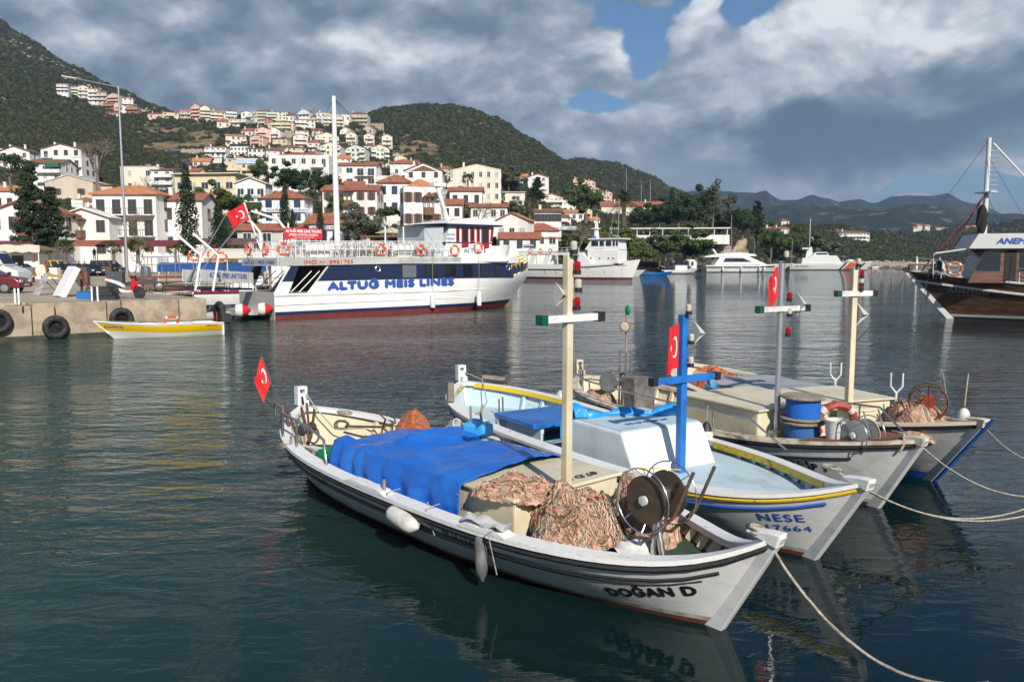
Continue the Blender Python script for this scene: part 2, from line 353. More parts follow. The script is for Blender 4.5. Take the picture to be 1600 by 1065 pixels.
for u,lst in COLS:
 z=_colz(lst);xs=[p[0]for p in z];ys=[p[1]for p in z]
 zz=np.interp(DS,xs,ys)
 zz[DS<xs[0]]=-1.5;zz[DS>xs[-1]]=ys[-1]-(DS[DS>xs[-1]]-xs[-1])*0.15
 _prof.append(zz)
_prof=np.array(_prof)
from mathutils import noise as mnoise
HT=np.zeros((len(US),len(DS)))
for i,u in enumerate(US):
 k=np.clip(np.searchsorted(_keys,u)-1,0,len(_keys)-2);t=(u-_keys[k])/(_keys[k+1]-_keys[k])
 t=np.clip(t,0,1);t=t*t*(3-2*t)*0.5+t*0.5
 HT[i]=_prof[k]*(1-t)+_prof[k+1]*t
 # smooth along distance and sideways
for _ in range(2):
 H2=HT.copy();H2[:,1:-1]=(HT[:,:-2]+2*HT[:,1:-1]+HT[:,2:])/4
 m_=DS[1:-1]>128;HT[:,1:-1][:,m_]=H2[:,1:-1][:,m_]
 H2=HT.copy();H2[1:-1]=(HT[:-2]+2*HT[1:-1]+HT[2:])/4;m2=DS>128;HT[:,m2]=H2[:,m2]
for i,u in enumerate(US):
 for j,d in enumerate(DS):
  if d>300 and HT[i,j]>3:
   x=(u-800)/FPX*d
   a=min(1.0,(d-300)/300)
   HT[i,j]+=a*(mnoise.noise((x/90,d/90,1.3))*5.0+mnoise.noise((x/28,d/28,4.3))*2.2+mnoise.noise((x/11,d/11,7.3))*0.8)
HT=np.maximum(HT,-2.5)
def xy_of(u,d):return((u-800)/(FPX*_c+0)*d,d)
def tz(x,y):
 """terrain height at a world point"""
 u=800+x/y*FPX
 fi=np.clip((u-US[0])/6.0,0,len(US)-1.001);i=int(fi);a=fi-i
 j=int(np.clip(np.searchsorted(DS,y)-1,0,len(DS)-2));b=min(1,max(0,(y-DS[j])/(DS[j+1]-DS[j])))
 return float((HT[i,j]*(1-b)+HT[i,j+1]*b)*(1-a)+(HT[i+1,j]*(1-b)+HT[i+1,j+1]*b)*a)
def hit(u,v,dmin=60,dmax=1500):
 """where the view ray through a pixel first meets the ground"""
 d=ray(u,v);y=dmin
 while y<dmax:
  t=y/d.y;z=CAMH+d.z*t
  if tz(d.x*t,y)>=z:return Vector((d.x*t,y,z))
  y*=1.004
 return None
tm=MB();nu,nd=len(US),len(DS)
vs=[((u-800)/FPX*d,d,HT[i,j])for i,u in enumerate(US)for j,d in enumerate(DS)]
fs=[(i*nd+j,(i+1)*nd+j,(i+1)*nd+j+1,i*nd+j+1)for i in range(nu-1)for j in range(nd-1)]
tm.add(vs,fs)
def ground_mat(name,soil,soil2,green,rock,gs=0.035,far=False,green_amt=0.5):
 m=bpy.data.materials.new(name);m.use_nodes=True;nt=m.node_tree;N=nt.nodes;L=nt.links;b=N['Principled BSDF']
 b.inputs['Roughness'].default_value=0.95;b.inputs['Specular IOR Level'].default_value=0.1
 tc=N.new('ShaderNodeTexCoord')
 def nz(s,d=6):n=N.new('ShaderNodeTexNoise');n.inputs['Scale'].default_value=s;n.inputs['Detail'].default_value=d;n.inputs['Roughness'].default_value=.65;L.new(tc.outputs['Object'],n.inputs['Vector']);return n.outputs['Fac']
 def mr(x,a,b_):n=N.new('ShaderNodeMapRange');n.inputs['From Min'].default_value=a;n.inputs['From Max'].default_value=b_;L.new(x,n.inputs['Value']);return n.outputs[0]
 def mx(f,a,b_):
  n=N.new('ShaderNodeMix');n.data_type='RGBA';L.new(f,n.inputs[0])
  for k,q in((6,a),(7,b_)):
   if isinstance(q,tuple):n.inputs[k].default_value=(*q,1)
   else:L.new(q,n.inputs[k])
  return n.outputs[2]
 c1=mx(mr(nz(gs*6),.4,.6),soil,soil2)
 c2=mx(mr(nz(gs*1.7),green_amt-.08,green_amt+.05),green,c1)
 c3=mx(mr(nz(gs*3.1,9),.60,.68),c2,rock)
 L.new(c3,b.inputs['Base Color'])
 bp=N.new('ShaderNodeBump');bp.inputs['Strength'].default_value=0.6;bp.inputs['Distance'].default_value=1.5 if not far else 12
 L.new(nz(gs*9,8),bp.inputs['Height']);L.new(bp.outputs[0],b.inputs['Normal'])
 return m
GM=ground_mat('hillside',(0.30,0.20,0.12),(0.24,0.18,0.11),(0.055,0.065,0.03),(0.33,0.29,0.25),green_amt=0.49)
terr=tm.build('hill',GM,smooth=True);tag(terr,kind='structure')
# far ridges as heightfields of their own
def ridge(name,pts,d0,d1,d2,mat,amp,seed,du=8):
 us=np.arange(pts[0][0],pts[-1][0]+1,du);vr=np.interp(us,[p[0]for p in pts],[p[1]for p in pts])
 ds=np.concatenate([np.linspace(d0,d1,40),np.linspace(d1,d2,8)[1:]]);rows=[]
 for u,v in zip(us,vr):
  row=[]
  zt=AT(800,v,d1).z
  for d in ds:
   x=(u-800)/FPX*d
   t=(d-d0)/(d1-d0)if d<=d1 else 1-(d-d1)/(d2-d1)*0.4
   z=-2+(zt+2)*(t**0.9)
   z+=min(1,abs(t)*3)*amp*(mnoise.noise((x/(amp*9),d/(amp*9),seed))+.5*mnoise.noise((x/(amp*4),d/(amp*4),seed))+.25*mnoise.noise((x/(amp*1.6),d/(amp*1.6),seed)))
   row.append((x,d,max(z,-3.5)))
  rows.append(row)
 mb=MB();mb.grid(rows);o=mb.build(name,mat,smooth=True);tag(o,kind='structure');return o
FM=ground_mat('far_slope',(0.10,0.09,0.07),(0.07,0.07,0.05),(0.020,0.034,0.024),(0.16,0.16,0.15),gs=0.006,far=True,green_amt=0.62)
FM2=ground_mat('mid_slope',(0.14,0.12,0.08),(0.08,0.08,0.05),(0.028,0.038,0.018),(0.20,0.18,0.16),gs=0.012,far=True,green_amt=0.62)
ridge('mountain',[(1000,315),(1090,298),(1120,297),(1150,303),(1175,307),(1192,301),(1212,313),(1235,309),(1262,304),(1285,309),(1305,318),(1335,314),(1352,318),(1385,314),(1420,313),(1452,312),(1475,308),(1500,320),(1530,326),(1570,335),(1620,340),(1750,330),(1950,340)],2100,3800,5000,FM,34,2.2)
ridge('mountain',[(1000,350),(1100,338),(1180,330),(1240,323),(1300,326),(1370,327),(1430,320),(1480,322),(1540,332),(1600,338),(1700,335),(1950,330)],1500,2300,2900,FM,22,5.2)
ridge('hill',[(1150,390),(1200,380),(1280,372),(1360,368),(1400,370),(1440,368),(1500,360),(1560,352),(1620,346),(1700,340),(1950,330)],620,1250,1500,FM2,9,8.2,du=5)
# -- water
def water_mat():
 m=bpy.data.materials.new('sea_water');m.use_nodes=True;nt=m.node_tree;N=nt.nodes;L=nt.links;b=N['Principled BSDF']
 b.inputs['Roughness'].default_value=0.025;b.inputs['IOR'].default_value=1.333
 tc=N.new('ShaderNodeTexCoord')
 def mapn(sx,sy,rz,off=0):
  mp=N.new('ShaderNodeMapping');mp.inputs['Scale'].default_value=(sx,sy,1);mp.inputs['Rotation'].default_value=(0,0,rz);mp.inputs['Location'].default_value=(off,off*2,0);L.new(tc.outputs['Object'],mp.inputs[0]);return mp.outputs[0]
 def nz(vec,s,d,dist=0.0,ro=.5):n=N.new('ShaderNodeTexNoise');n.inputs['Scale'].default_value=s;n.inputs['Detail'].default_value=d;n.inputs['Roughness'].default_value=ro;n.inputs['Distortion'].default_value=dist;L.new(vec,n.inputs['Vector']);return n.outputs['Fac']
 def mt(op,a,b_):
  n=N.new('ShaderNodeMath');n.operation=op
  for i,x in enumerate((a,b_)):
   if isinstance(x,(int,float)):n.inputs[i].default_value=x
   else:L.new(x,n.inputs[i])
  return n.outputs[0]
 big=nz(mapn(0.6,1.5,0.25),0.75,2,0.4);med=nz(mapn(0.8,1.7,-0.2,3),2.1,3,0.6);fine=nz(mapn(1,1.5,0.5,7),7.0,3,0.4)
 # calm lee near the moored boats, livelier further out
 sp=N.new('ShaderNodeSeparateXYZ');L.new(tc.outputs['Object'],sp.inputs[0])
 dist=mt('ADD',sp.outputs[1],mt('MULTIPLY',sp.outputs[0],-0.75))
 mr=N.new('ShaderNodeMapRange');mr.interpolation_type='SMOOTHSTEP';mr.inputs['From Min'].default_value=3;mr.inputs['From Max'].default_value=26;mr.inputs['To Min'].default_value=0.10;mr.inputs['To Max'].default_value=1.5
 L.new(dist,mr.inputs['Value'])
 patch=nz(mapn(0.05,0.14,0.15,11),1.0,3,0.5)
 pr=N.new('ShaderNodeMapRange');pr.inputs['From Min'].default_value=.35;pr.inputs['From Max'].default_value=.62;pr.inputs['To Min'].default_value=0.5;pr.inputs['To Max'].default_value=1.15;L.new(patch,pr.inputs['Value'])
 amp=mt('MULTIPLY',mr.outputs[0],pr.outputs[0])
 hgt=mt('MULTIPLY',mt('ADD',mt('ADD',mt('MULTIPLY',big,0.75),mt('MULTIPLY',med,0.5)),mt('MULTIPLY',fine,0.09)),amp)
 bp=N.new('ShaderNodeBump');bp.inputs['Strength'].default_value=1.0;bp.inputs['Distance'].default_value=0.155
 L.new(hgt,bp.inputs['Height']);L.new(bp.outputs[0],b.inputs['Normal'])
 # green silt towards the quay, deep blue off the moorings
 mr2=N.new('ShaderNodeMapRange');mr2.interpolation_type='SMOOTHSTEP';mr2.inputs['From Min'].default_value=-9;mr2.inputs['From Max'].default_value=5
 L.new(mt('ADD',sp.outputs[0],mt('MULTIPLY',nz(mapn(.2,.2,0),1,3),3)),mr2.inputs['Value'])
 x=N.new('ShaderNodeMix');x.data_type='RGBA';L.new(mr2.outputs[0],x.inputs[0]);x.inputs[6].default_value=(0.022,0.054,0.038,1);x.inputs[7].default_value=(0.002,0.012,0.014,1)
 L.new(x.outputs[2],b.inputs['Base Color'])
 return m
wm=MB();wm.add([(-3000,-60,0),(6000,-60,0),(6000,9000,0),(-3000,9000,0)],[(0,1,2,3)])
tag(wm.build('water',water_mat()),kind='structure')
# sea bed under everything, out to the horizon
_wm={}
def window_meshes(w,h,style):
 key=(round(w,1),round(h,1),style)
 if key in _wm:return _wm[key]
 f=MB();t=0.09
 fm={'w':FRAME,'b':WOOD,'s':WOOD,'u':BLUEJ,'p':FRAME}[style]
 f.box(-w/2-t,-w/2,-0.05,0.05,-t,h+t);f.box(w/2,w/2+t,-0.05,0.05,-t,h+t);f.box(-w/2,w/2,-0.05,0.05,h,h+t);f.box(-w/2,w/2,-0.09,0.05,-t,0)
 f.box(-0.035,0.035,-0.03,0.04,0,h)
 if style=='s':
  for sx in(-1,1):f.box(sx*(w/2+t+0.02),sx*(w/2+t+0.02+w*0.42),-0.07,-0.02,0,h)if sx>0 else f.box(-(w/2+t+0.02+w*0.42),-(w/2+t+0.02),-0.07,-0.02,0,h)
 p=MB();p.box(-w/2,w/2,-0.015,0.02,0,h)
 _wm[key]=(f.mesh('window',[fm]),p.mesh('pane',[GLASS if style!='p' else CURT]));return _wm[key]
FOOT=[]
def add_window(par,w,h,style,M4,pane=True):
 a,b=window_meshes(w,h,style)
 o=bpy.data.objects.new('window',a);COL.objects.link(o);o.parent=par;o.matrix_local=M4
 q=bpy.data.objects.new('pane',b);COL.objects.link(q);q.parent=o
 return o
def roof_mb(kind,W,D,H,rh,oh=0.5,th=0.16):
 """footprint -W/2..W/2, 0..D; eaves at H"""
 mb=MB();x0,x1,y0,y1=-W/2-oh,W/2+oh,-oh,D+oh
 if kind=='hip':
  k=min(W,D)/2*0.98
  if W>=D:a,b=Vector((x0+oh+k,D/2,H+rh)),Vector((x1-oh-k,D/2,H+rh))
  else:a,b=Vector((0,y0+oh+k,H+rh)),Vector((0,y1-oh-k,H+rh))
  c=[Vector(p)for p in((x0,y0,H),(x1,y0,H),(x1,y1,H),(x0,y1,H))]
  low=[p-Vector((0,0,th))for p in c]
  if W>=D:fs=[(0,1,5,4),(1,2,5),(2,3,4,5),(3,0,4)]
  else:fs=[(0,1,4),(1,2,5,4),(2,3,5),(3,0,4,5)]
  mb.add(c+[a,b]+low,fs+[(9,8,7,6),(0,6,7,1),(1,7,8,2),(2,8,9,3),(3,9,6,0)])
 elif kind=='gx':
  mb.add([(x0,y0,H-0.1),(x1,y0,H-0.1),(x1,D/2,H+rh),(x0,D/2,H+rh),(x0,y1,H-0.1),(x1,y1,H-0.1)]+[(x0,y0,H-.1-th),(x1,y0,H-.1-th),(x1,D/2,H+rh-th),(x0,D/2,H+rh-th),(x0,y1,H-.1-th),(x1,y1,H-.1-th)],[(0,1,2,3),(3,2,5,4),(7,6,9,8),(8,9,10,11),(0,6,7,1),(4,5,11,10),(0,3,9,6),(3,4,10,9),(1,7,8,2),(2,8,11,5)])
 elif kind=='gy':
  mb.add([(x0,y0,H-.1),(0,y0,H+rh),(x1,y0,H-.1),(x0,y1,H-.1),(0,y1,H+rh),(x1,y1,H-.1)]+[(x0,y0,H-.1-th),(0,y0,H+rh-th),(x1,y0,H-.1-th),(x0,y1,H-.1-th),(0,y1,H+rh-th),(x1,y1,H-.1-th)],[(0,1,4,3),(1,2,5,4),(6,9,10,7),(7,10,11,8),(0,6,7,1),(1,7,8,2),(3,4,10,9),(4,5,11,10),(0,3,9,6),(2,8,11,5)])
 elif kind=='mono':
  mb.add([(x0,y0,H-.1),(x1,y0,H-.1),(x1,y1,H+rh),(x0,y1,H+rh)]+[(x0,y0,H-.1-th),(x1,y0,H-.1-th),(x1,y1,H+rh-th),(x0,y1,H+rh-th)],[(0,1,2,3),(7,6,5,4),(0,4,5,1),(1,5,6,2),(2,6,7,3),(3,7,4,0)])
 return mb
def house(u,vb,wpx,hpx,label,wall=WHITE,roof='gx',rh=6,tile=TILE,fl=2,nw=3,dp=0.8,yaw=0,d=None,st='w',balc=(),chim=1,name='house',cat='house',extra=None,ww=None,side=1,sign=None,skip=(),below=4,oh=0.5,door=False,parapet=True,dormer=False):
 if d is None:
  p=hit(u,vb,dmax=700);cap_=590 if u>225 else 640
  d=p.y if p else cap_
  if u>225 and u<640 and d>600:d=590
  if u>=1180 and not p:d=480
 p=AT(u,vb,d);k=d/FPX;W=wpx*k;H=hpx*k;rh=rh*k;D=max(5.0,min(W*dp,14))
 root=thing(name,label,cat,tuple(p),R(yaw));FOOT.append((p.x,p.y+D/2,max(W,D)*0.62))
 mb=MB();mb.box(-W/2,W/2,0,D,-below,H-(0.02 if roof!='flat' else 0))
 if roof=='gy':
  mb.add([(-W/2,0.0,H-.02),(W/2,0.0,H-.02),(0,0.0,H+rh-.15),(-W/2,D,H-.02),(W/2,D,H-.02),(0,D,H+rh-.15)],[(0,1,2),(5,4,3),(0,2,5,3),(2,1,4,5)])
 elif roof=='gx':
  mb.add([(-W/2,0.0,H-.02),(-W/2,D,H-.02),(-W/2,D/2,H+rh-.15),(W/2,0,H-.02),(W/2,D,H-.02),(W/2,D/2,H+rh-.15)],[(0,1,2),(5,4,3),(0,2,5,3),(2,1,4,5)])
 elif roof=='flat' and parapet:
  mb.box(-W/2-.15,W/2+.15,-.15,D+.15,H,H+.22)
 mb.build('wall',wall,root)
 if roof in('gx','gy','hip','mono'):
  rf=roof_mb(roof,W,D,H,rh,oh).build('roof',tile,root)
  for c in range(chim):
   cx=W*(-0.28+0.5*c);cm=MB();cm.box(cx-.3,cx+.3,D*.3,D*.3+.6,H,H+rh+0.7);cm.box(cx-.4,cx+.4,D*.3-.1,D*.3+.7,H+rh+.7,H+rh+.82);cm.build('chimney',wall,rf)
 fh=H/fl;wh=min(fh*0.5,1.7);wW=ww or min(1.15,W/(nw+1)*0.6)if nw else 0
 far=k*1.5>0.45
 for f in range(fl):
  zf=f*fh+fh*0.3
  bs=[b for b in balc if b[0]==f]
  for i in range(nw):
   if(f,i)in skip:continue
   x=-W/2+W*(i+0.5)/nw
   tall=any(b[1]*W-W/2<=x<=b[2]*W-W/2 for b in bs)
   hh=fh*0.66 if tall else wh;z0=f*fh+0.12 if tall else zf
   add_window(root,wW,hh,st if rnd.random()<.85 or st!='w' else 'p',mtx((x,-0.03,z0)))
  if side and p.x<0 or side==2:
   for i in range(1 if D<8 else 2):
    add_window(root,min(wW,1.0),wh,st,mtx((W/2+.03,D*(i+1)/(3 if D>=8 else 2),zf),(0,0,R(90))))
  if side and(yaw>5 or p.x>=0):
   add_window(root,min(wW,1.0),wh,st,mtx((-W/2-.03,D*.45,zf),(0,0,R(-90))))
 for b in balc:
  f,a,c=b[:3];kind=b[3]if len(b)>3 else 'solid';z=f*fh;x0,x1=-W/2+a*W,-W/2+c*W;dd=1.4
  sl=MB();sl.box(x0,x1,-dd,-0.004,z-.16,z+.02)
  bal=sl.build('balcony',wall,root)
  rl=MB()
  if kind=='solid':rl.box(x0,x1,-dd,-dd+.1,z+.02,z+.95);rl.box(x0,x0+.1,-dd+.1,-.004,z+.02,z+.95);rl.box(x1-.1,x1,-dd+.1,-.004,z+.02,z+.95);rm=wall
  else:
   rm=WOOD if kind=='wood' else(LBLUE if kind=='blue' else DARKM);nbar=max(3,int((x1-x0)/.35))
   rl.box(x0,x1,-dd,-dd+.06,z+.9,z+.98)
   if kind=='wood':rl.box(x0,x1,-dd+.01,-dd+.05,z+.05,z+.9)
   for q in range(nbar+1):xx=x0+(x1-x0-.05)*q/nbar;rl.box(xx,xx+.05,-dd+.005,-dd+.055,z+.02,z+.9)
  rl.build('railing',rm,bal)
  # plain entrance door in the front wall
 if door:
  dm=MB();dm.box(-.55,.55,-.06,0.02,0,2.2);dm.build('door',WOOD if st!='u' else BLUEJ,root)
 if sign:
  s,vx,vz,wd,hg,bc,tc_=sign
  sb=MB();sb.box(-wd/2,wd/2,-.06,.03,0,hg);q=sb.build('signboard',bc,root);q.location=(vx,-.35,vz)
  text('lettering',s,tc_,q,(-wd*.46,-.075,hg*.2),h=hg*.6,width=wd*.92,bold=.02)
 if extra:extra(root,W,H,D,k)
 return root
def roof_deck_clutter(root,W,H,D,k):
 mb=MB()
 for i in range(2):mb.box(-W*.3+i*2.6,-W*.3+i*2.6+1.8,D*.4,D*.4+1.4,H+.3,H+.45,taper=1)
 mb.build('solar_panel',DARKM,root);t=MB();t.lathe([(.3,-0.8),(.3,.8)],10,mtx((-W*.3+4.8,D*.5,H+1.2),(0,R(90),0)));t.build('water_tank',STEELP,root)
 # wooden bay on brackets (jumba)
def bay(x,z,w,h,cols=(WOOD,WOOD)):
 def f(root,W,H,D,k):
  X=x*W;Z=z*H;w_=w*W;h_=h*H
  mb=MB();mb.box(X-w_/2,X+w_/2,-1.3,-.004,Z,Z+h_*.42);b=mb.build('balcony',cols[0],root)
  for sx in(-1,1,0):MB().box(X+sx*(w_/2-.08)-.07,X+sx*(w_/2-.08)+.07,-1.29,-1.15,Z+h_*.42,Z+h_).build('post',cols[0],b)
  r=MB();r.add([(X-w_*.62,-1.6,Z+h_),(X+w_*.62,-1.6,Z+h_),(X,-1.6,Z+h_*1.28),(X-w_*.62,-.01,Z+h_),(X+w_*.62,-.01,Z+h_),(X,-.01,Z+h_*1.28)],[(0,1,2),(5,4,3),(0,2,5,3),(2,1,4,5),(0,3,4,1)]);r.build('balcony_roof',cols[1],b)
  for sx in(-1,1):g=MB();g.bar((X+sx*w_*.35,-1.2,Z-.05),(X+sx*w_*.35,-.05,Z-h_*.2),.1);g.build('bracket',cols[0],b)
 return f
H_=house
# ---- waterfront, left to right
H_(38,405,108,72,'white waterfront restaurant with a wide low gable, farthest left on the quay street',roof='gy',rh=20,fl=2,nw=4,dp=.6,d=118,st='b',chim=0,skip=[(1,3)],sign=('PER RESTAURANT',-1.5,2.0,8.0,.8,SB_WHITE,INKB),extra=bay(.08,.5,.22,.34))
H_(133,405,80,66,'white two-storey house with a peaked brown wooden balcony behind the three fan palms',roof='gy',rh=14,fl=2,nw=3,dp=.7,d=124,st='b',chim=0,tile=WHITE,skip=[(1,1),(0,1)],extra=bay(-.1,.5,.28,.42),side=0)
H_(140,352,76,18,'low white house under a broad brown tiled roof behind the peaked balcony house',roof='hip',rh=14,tile=TILEB,fl=1,nw=3,d=150,chim=0)
H_(198,402,98,98,'three-storey white house with red tiled roof and dark balcony rails behind the lamp post',roof='hip',rh=15,tile=TILEO,fl=3,nw=4,d=128,st='b',dp=.7,balc=[(1,.04,.98,'metal'),(2,.04,.98,'metal')],chim=0)
H_(283,400,70,88,'plain white house with one framed upper window beside the tall cypress',roof='gx',rh=11,fl=2,nw=2,d=132,st='b',dp=.8,chim=1,skip=[(1,1)])
H_(109,313,74,29,'beige gabled house with brown shutters above the waterfront roofs',wall=BEIGE,roof='gy',rh=10,fl=1,nw=2,st='s',tile=BEIGE,chim=0,oh=.25,extra=None)
H_(160,313,32,24,'shaded terrace wing of the beige gabled house',wall=BEIGE,roof='mono',rh=3,tile=TILEB,fl=1,nw=2,st='b',chim=0)
H_(16,330,50,32,'small white house with orange roof and satellite dishes at the far left',roof='gx',rh=9,tile=TILEO,fl=1,nw=3,st='b',extra=roof_deck_clutter)
H_(98,290,62,56,'white apartment block with pale blue balconies and hooded arch below the green slope',roof='gy',rh=8,fl=4,nw=4,st='b',balc=[(1,0,.35,'blue'),(2,0,.35,'blue'),(3,0,.3,'blue'),(1,.6,1,'blue'),(2,.6,1,'blue')],chim=2,name='apartment_building',cat='apartment building')
H_(126,288,24,50,'stepped blue-railed annex beside the blue balcony block',roof='mono',rh=4,tile=TILEB,fl=4,nw=1,wall=LBLUE,balc=[(1,0,1,'blue'),(2,0,1,'blue'),(3,0,1,'blue')],chim=0,name='apartment_building',cat='apartment building')
H_(72,300,52,44,'white house with a dark green awning on its upper terrace',roof='gx',rh=8,tile=TILEB,fl=3,nw=3,balc=[(2,.3,1,'solid'),(1,.3,1)],chim=0,extra=lambda r,W,H,D,k:MB().box(W*.1,W*.5,-1.9,-.1,H-1.5,H-.1).build('awning',M('green_awning',(0.02,.13,.09),.8),r))
H_(24,265,46,28,'white house with two chimneys half behind the dark umbrella pine',roof='gy',rh=8,fl=2,nw=3,tile=TILEB,chim=2)
H_(218,300,56,38,'long white house with solar heaters on its flat roof right of the lamp post',roof='flat',fl=2,nw=2,wall=IVORY,extra=roof_deck_clutter,rh=0)
H_(254,300,34,34,'stepped white terraces beside the solar heater house',roof='mono',rh=5,tile=TILEB,fl=3,nw=2,balc=[(1,0,1),(2,.2,1)])
H_(322,335,98,60,'long pale yellow building with flat overhanging roof behind the cypress',wall=CREAM,roof='flat',fl=2,nw=5,dp=.5,yaw=-6,ww=1.8,rh=0,extra=lambda r,W,H,D,k:MB().box(-W/2-1,W/2+1,-1,D+1,H+.225,H+.45).build('roof',IVORY,r))
H_(393,345,46,58,'white restaurant under a light gabled canopy frame, left of the blue-shuttered one',roof='gy',rh=9,fl=2,nw=3,tile=FRAME,d=185,balc=[(1,.1,.95,'metal')],chim=0,sign=('RESTAURANT',0,5.2,4.6,.7,SB_WHITE,INKB),ww=1.4)
H_(443,350,66,40,'restaurant with hipped red roof and blue shutters behind a cypress',roof='hip',rh=14,fl=2,nw=3,d=165,st='u',chim=0,sign=('DOLPHIN RESTAURANT',1.2,2.4,9.6,.8,SB_WHITE,INKB))
H_(516,392,78,44,'white head office with blue door and windows under a long red roof',roof='gx',rh=16,fl=1,nw=4,d=128,st='u',dp=.8,yaw=-14,chim=0,sign=('MEIS EXPRESS HEAD OFFICE',.2,3.4,7.0,.55,WHITE,INKB),ww=.8,side=0,door=False)
H_(418,392,92,34,'low pale grey building with a red roof behind the red tour sign',wall=GREYW,roof='gx',rh=10,fl=1,nw=3,d=118,chim=0)
H_(468,300,92,56,'large white three-storey building above the dark round trees',roof='hip',rh=8,fl=3,nw=6,dp=.7,ww=1.3,chim=0,oh=-1.2,skip=[(0,0),(0,1),(0,2)],balc=[(2,.72,.92)],name='apartment_building',cat='apartment building')
H_(506,296,24,44,'right wing of white terraces next to the large flat parapet building',roof='flat',rh=0,fl=3,nw=2,balc=[(1,.1,1),(2,.1,1)],name='apartment_building',cat='apartment building')
H_(390,280,66,26,'pale yellow hotel with rounded balconies under a big light sign',wall=CREAM,roof='flat',fl=2,nw=4,rh=0,balc=[(1,0,.3),(1,.35,.65)],name='hotel',cat='hotel',sign=('EKICI HOTEL',0.4,5.9,10.5,2.0,M('sign_pale',(0.62,.68,.78),.6),M('pale_blue_lettering',(.22,.38,.70),.5)))
H_(555,292,66,33,'wide white house with a strip of red roof and a long glazed terrace',roof='gx',rh=7,fl=2,nw=4,ww=2.2,balc=[(1,.5,.95,'metal')],chim=0)
H_(547,342,84,45,'white house with a central brown bay and red roof behind the ferry mast',roof='gx',rh=10,fl=2,nw=5,st='s',d=175,ww=.8,chim=0,extra=bay(-.02,.42,.17,.5),skip=[(1,2),(0,2)])
H_(617,336,52,50,'white house with pale blue shutters under a low pyramid roof',roof='hip',rh=14,fl=2,nw=3,st='u',d=190,dp=.9,chim=0)
H_(630,278,40,22,'small white house with dark red hipped roof below the bare ochre slope',roof='hip',rh=8,fl=1,nw=2,chim=1)
H_(662,297,58,30,'white house whose gable is clad in dark brown timber',roof='gy',rh=12,fl=2,nw=3,chim=1,st='b',tile=TILEB,extra=lambda r,W,H,D,k:MB().add([(-W*.36,-.05,H-.3),(W*.36,-.05,H-.3),(0,-.05,H+1.6),(-W*.36,-.01,H-.3),(W*.36,-.01,H-.3),(0,-.01,H+1.6)],[(0,1,2),(5,4,3),(0,3,4,1),(1,4,5,2),(2,5,3,0)]).build('gable_cladding',WOOD,r))
H_(661,392,58,98,'tall white mansion with peach-trimmed arched shutters and a wooden kiosk balcony',roof='hip',rh=14,fl=3,nw=4,st='s',d=150,dp=.9,yaw=14,ww=.75,chim=0,tile=TILEO,oh=-.4,extra=bay(.16,.56,.26,.28),skip=[(2,2),(0,0),(0,2)])
H_(690,392,34,42,'white terrace wing with a balustrade right of the tall mansion',roof='flat',rh=0,fl=2,nw=2,d=146)
H_(745,316,74,50,'big cream school-like block with rows of paired windows and a slanting roofline',wall=IVORY,roof='gy',rh=8,tile=IVORY,fl=3,nw=6,dp=.6,ww=.9,chim=1,skip=[(0,0),(1,0),(2,0),(0,1)],name='apartment_building',cat='apartment building',oh=.1)
H_(798,320,44,20,'low cream wing sloping down right of the big cream block',wall=IVORY,roof='mono',rh=2,tile=IVORY,fl=1,nw=2,chim=0)
H_(728,322,50,24,'house with red tiled roof and deep brown verandas below the cream block',roof='gx',rh=7,fl=1,nw=3,st='b',d=235,balc=[(0,.1,.9,'wood')],chim=0)
H_(764,345,56,22,'long low red-roofed house behind the bare garden trees',roof='gx',rh=6,fl=1,nw=4,d=205,chim=0)
H_(706,345,32,26,'small red-roofed house tucked behind the tall mansion',roof='gx',rh=9,fl=1,nw=2,d=190,chim=0,st='b')
H_(814,292,20,16,'small white house with orange roof below the green hill, left of its taller twin',roof='gx',rh=5,tile=TILEO,fl=1,nw=2,chim=1)
H_(841,302,32,25,'tall white house with orange gable roof at the foot of the green hill',roof='gy',rh=5,tile=TILEO,fl=3,nw=2,chim=1)
H_(862,324,34,16,'cream house with a row of little arches and a white balustrade',wall=IVORY,roof='gy',rh=6,tile=TILEO,fl=2,nw=5,balc=[(1,0,1)],chim=1)
H_(892,332,26,18,'white terraced house with roof tanks right of the arched house',roof='flat',rh=0,fl=2,nw=3,extra=roof_deck_clutter)
H_(800,378,50,34,'white gabled house with a dark arched porch behind the ferry wheelhouse',roof='gy',rh=12,fl=1,nw=3,d=188,tile=TILEO,chim=0,yaw=-16)
H_(856,352,42,22,'restaurant with brown glazed verandas and a long white roof sign',wall=WHITE,roof='gx',rh=5,fl=1,nw=4,ww=1.6,st='b',d=205,tile=TILEB,chim=1,sign=("VERA'S RESTAURANCE",4.0,-1.1,6.6,.85,SB_WHITE,INKB))
H_(845,390,54,30,'white pavilion with pyramid roof and a second skirt of red tiles',roof='hip',rh=12,fl=1,nw=3,d=196,chim=0,ww=1.5,extra=lambda r,W,H,D,k:roof_mb('hip',W+1.5,D+1.5,H*.62,.8,.3).build('skirt_roof',TILE,r))
H_(812,394,62,22,'low house with a long red roof and small blue sign',roof='gx',rh=10,fl=1,nw=3,d=182,st='b',chim=0,sign=('IDON MILA',2.1,1.3,2.2,.5,SB_BLUE,INKW))
H_(897,346,30,14,'row of small orange roofed cottages under the restaurant sign hill',roof='gx',rh=5,tile=TILEO,fl=1,nw=3,chim=0)
H_(988,342,96,20,'long cream house with a straight red roof behind the date palm',wall=IVORY,roof='gx',rh=8,fl=1,nw=6,dp=.3,chim=2,oh=.6)
def terrace(root,W,H,D,k):pass
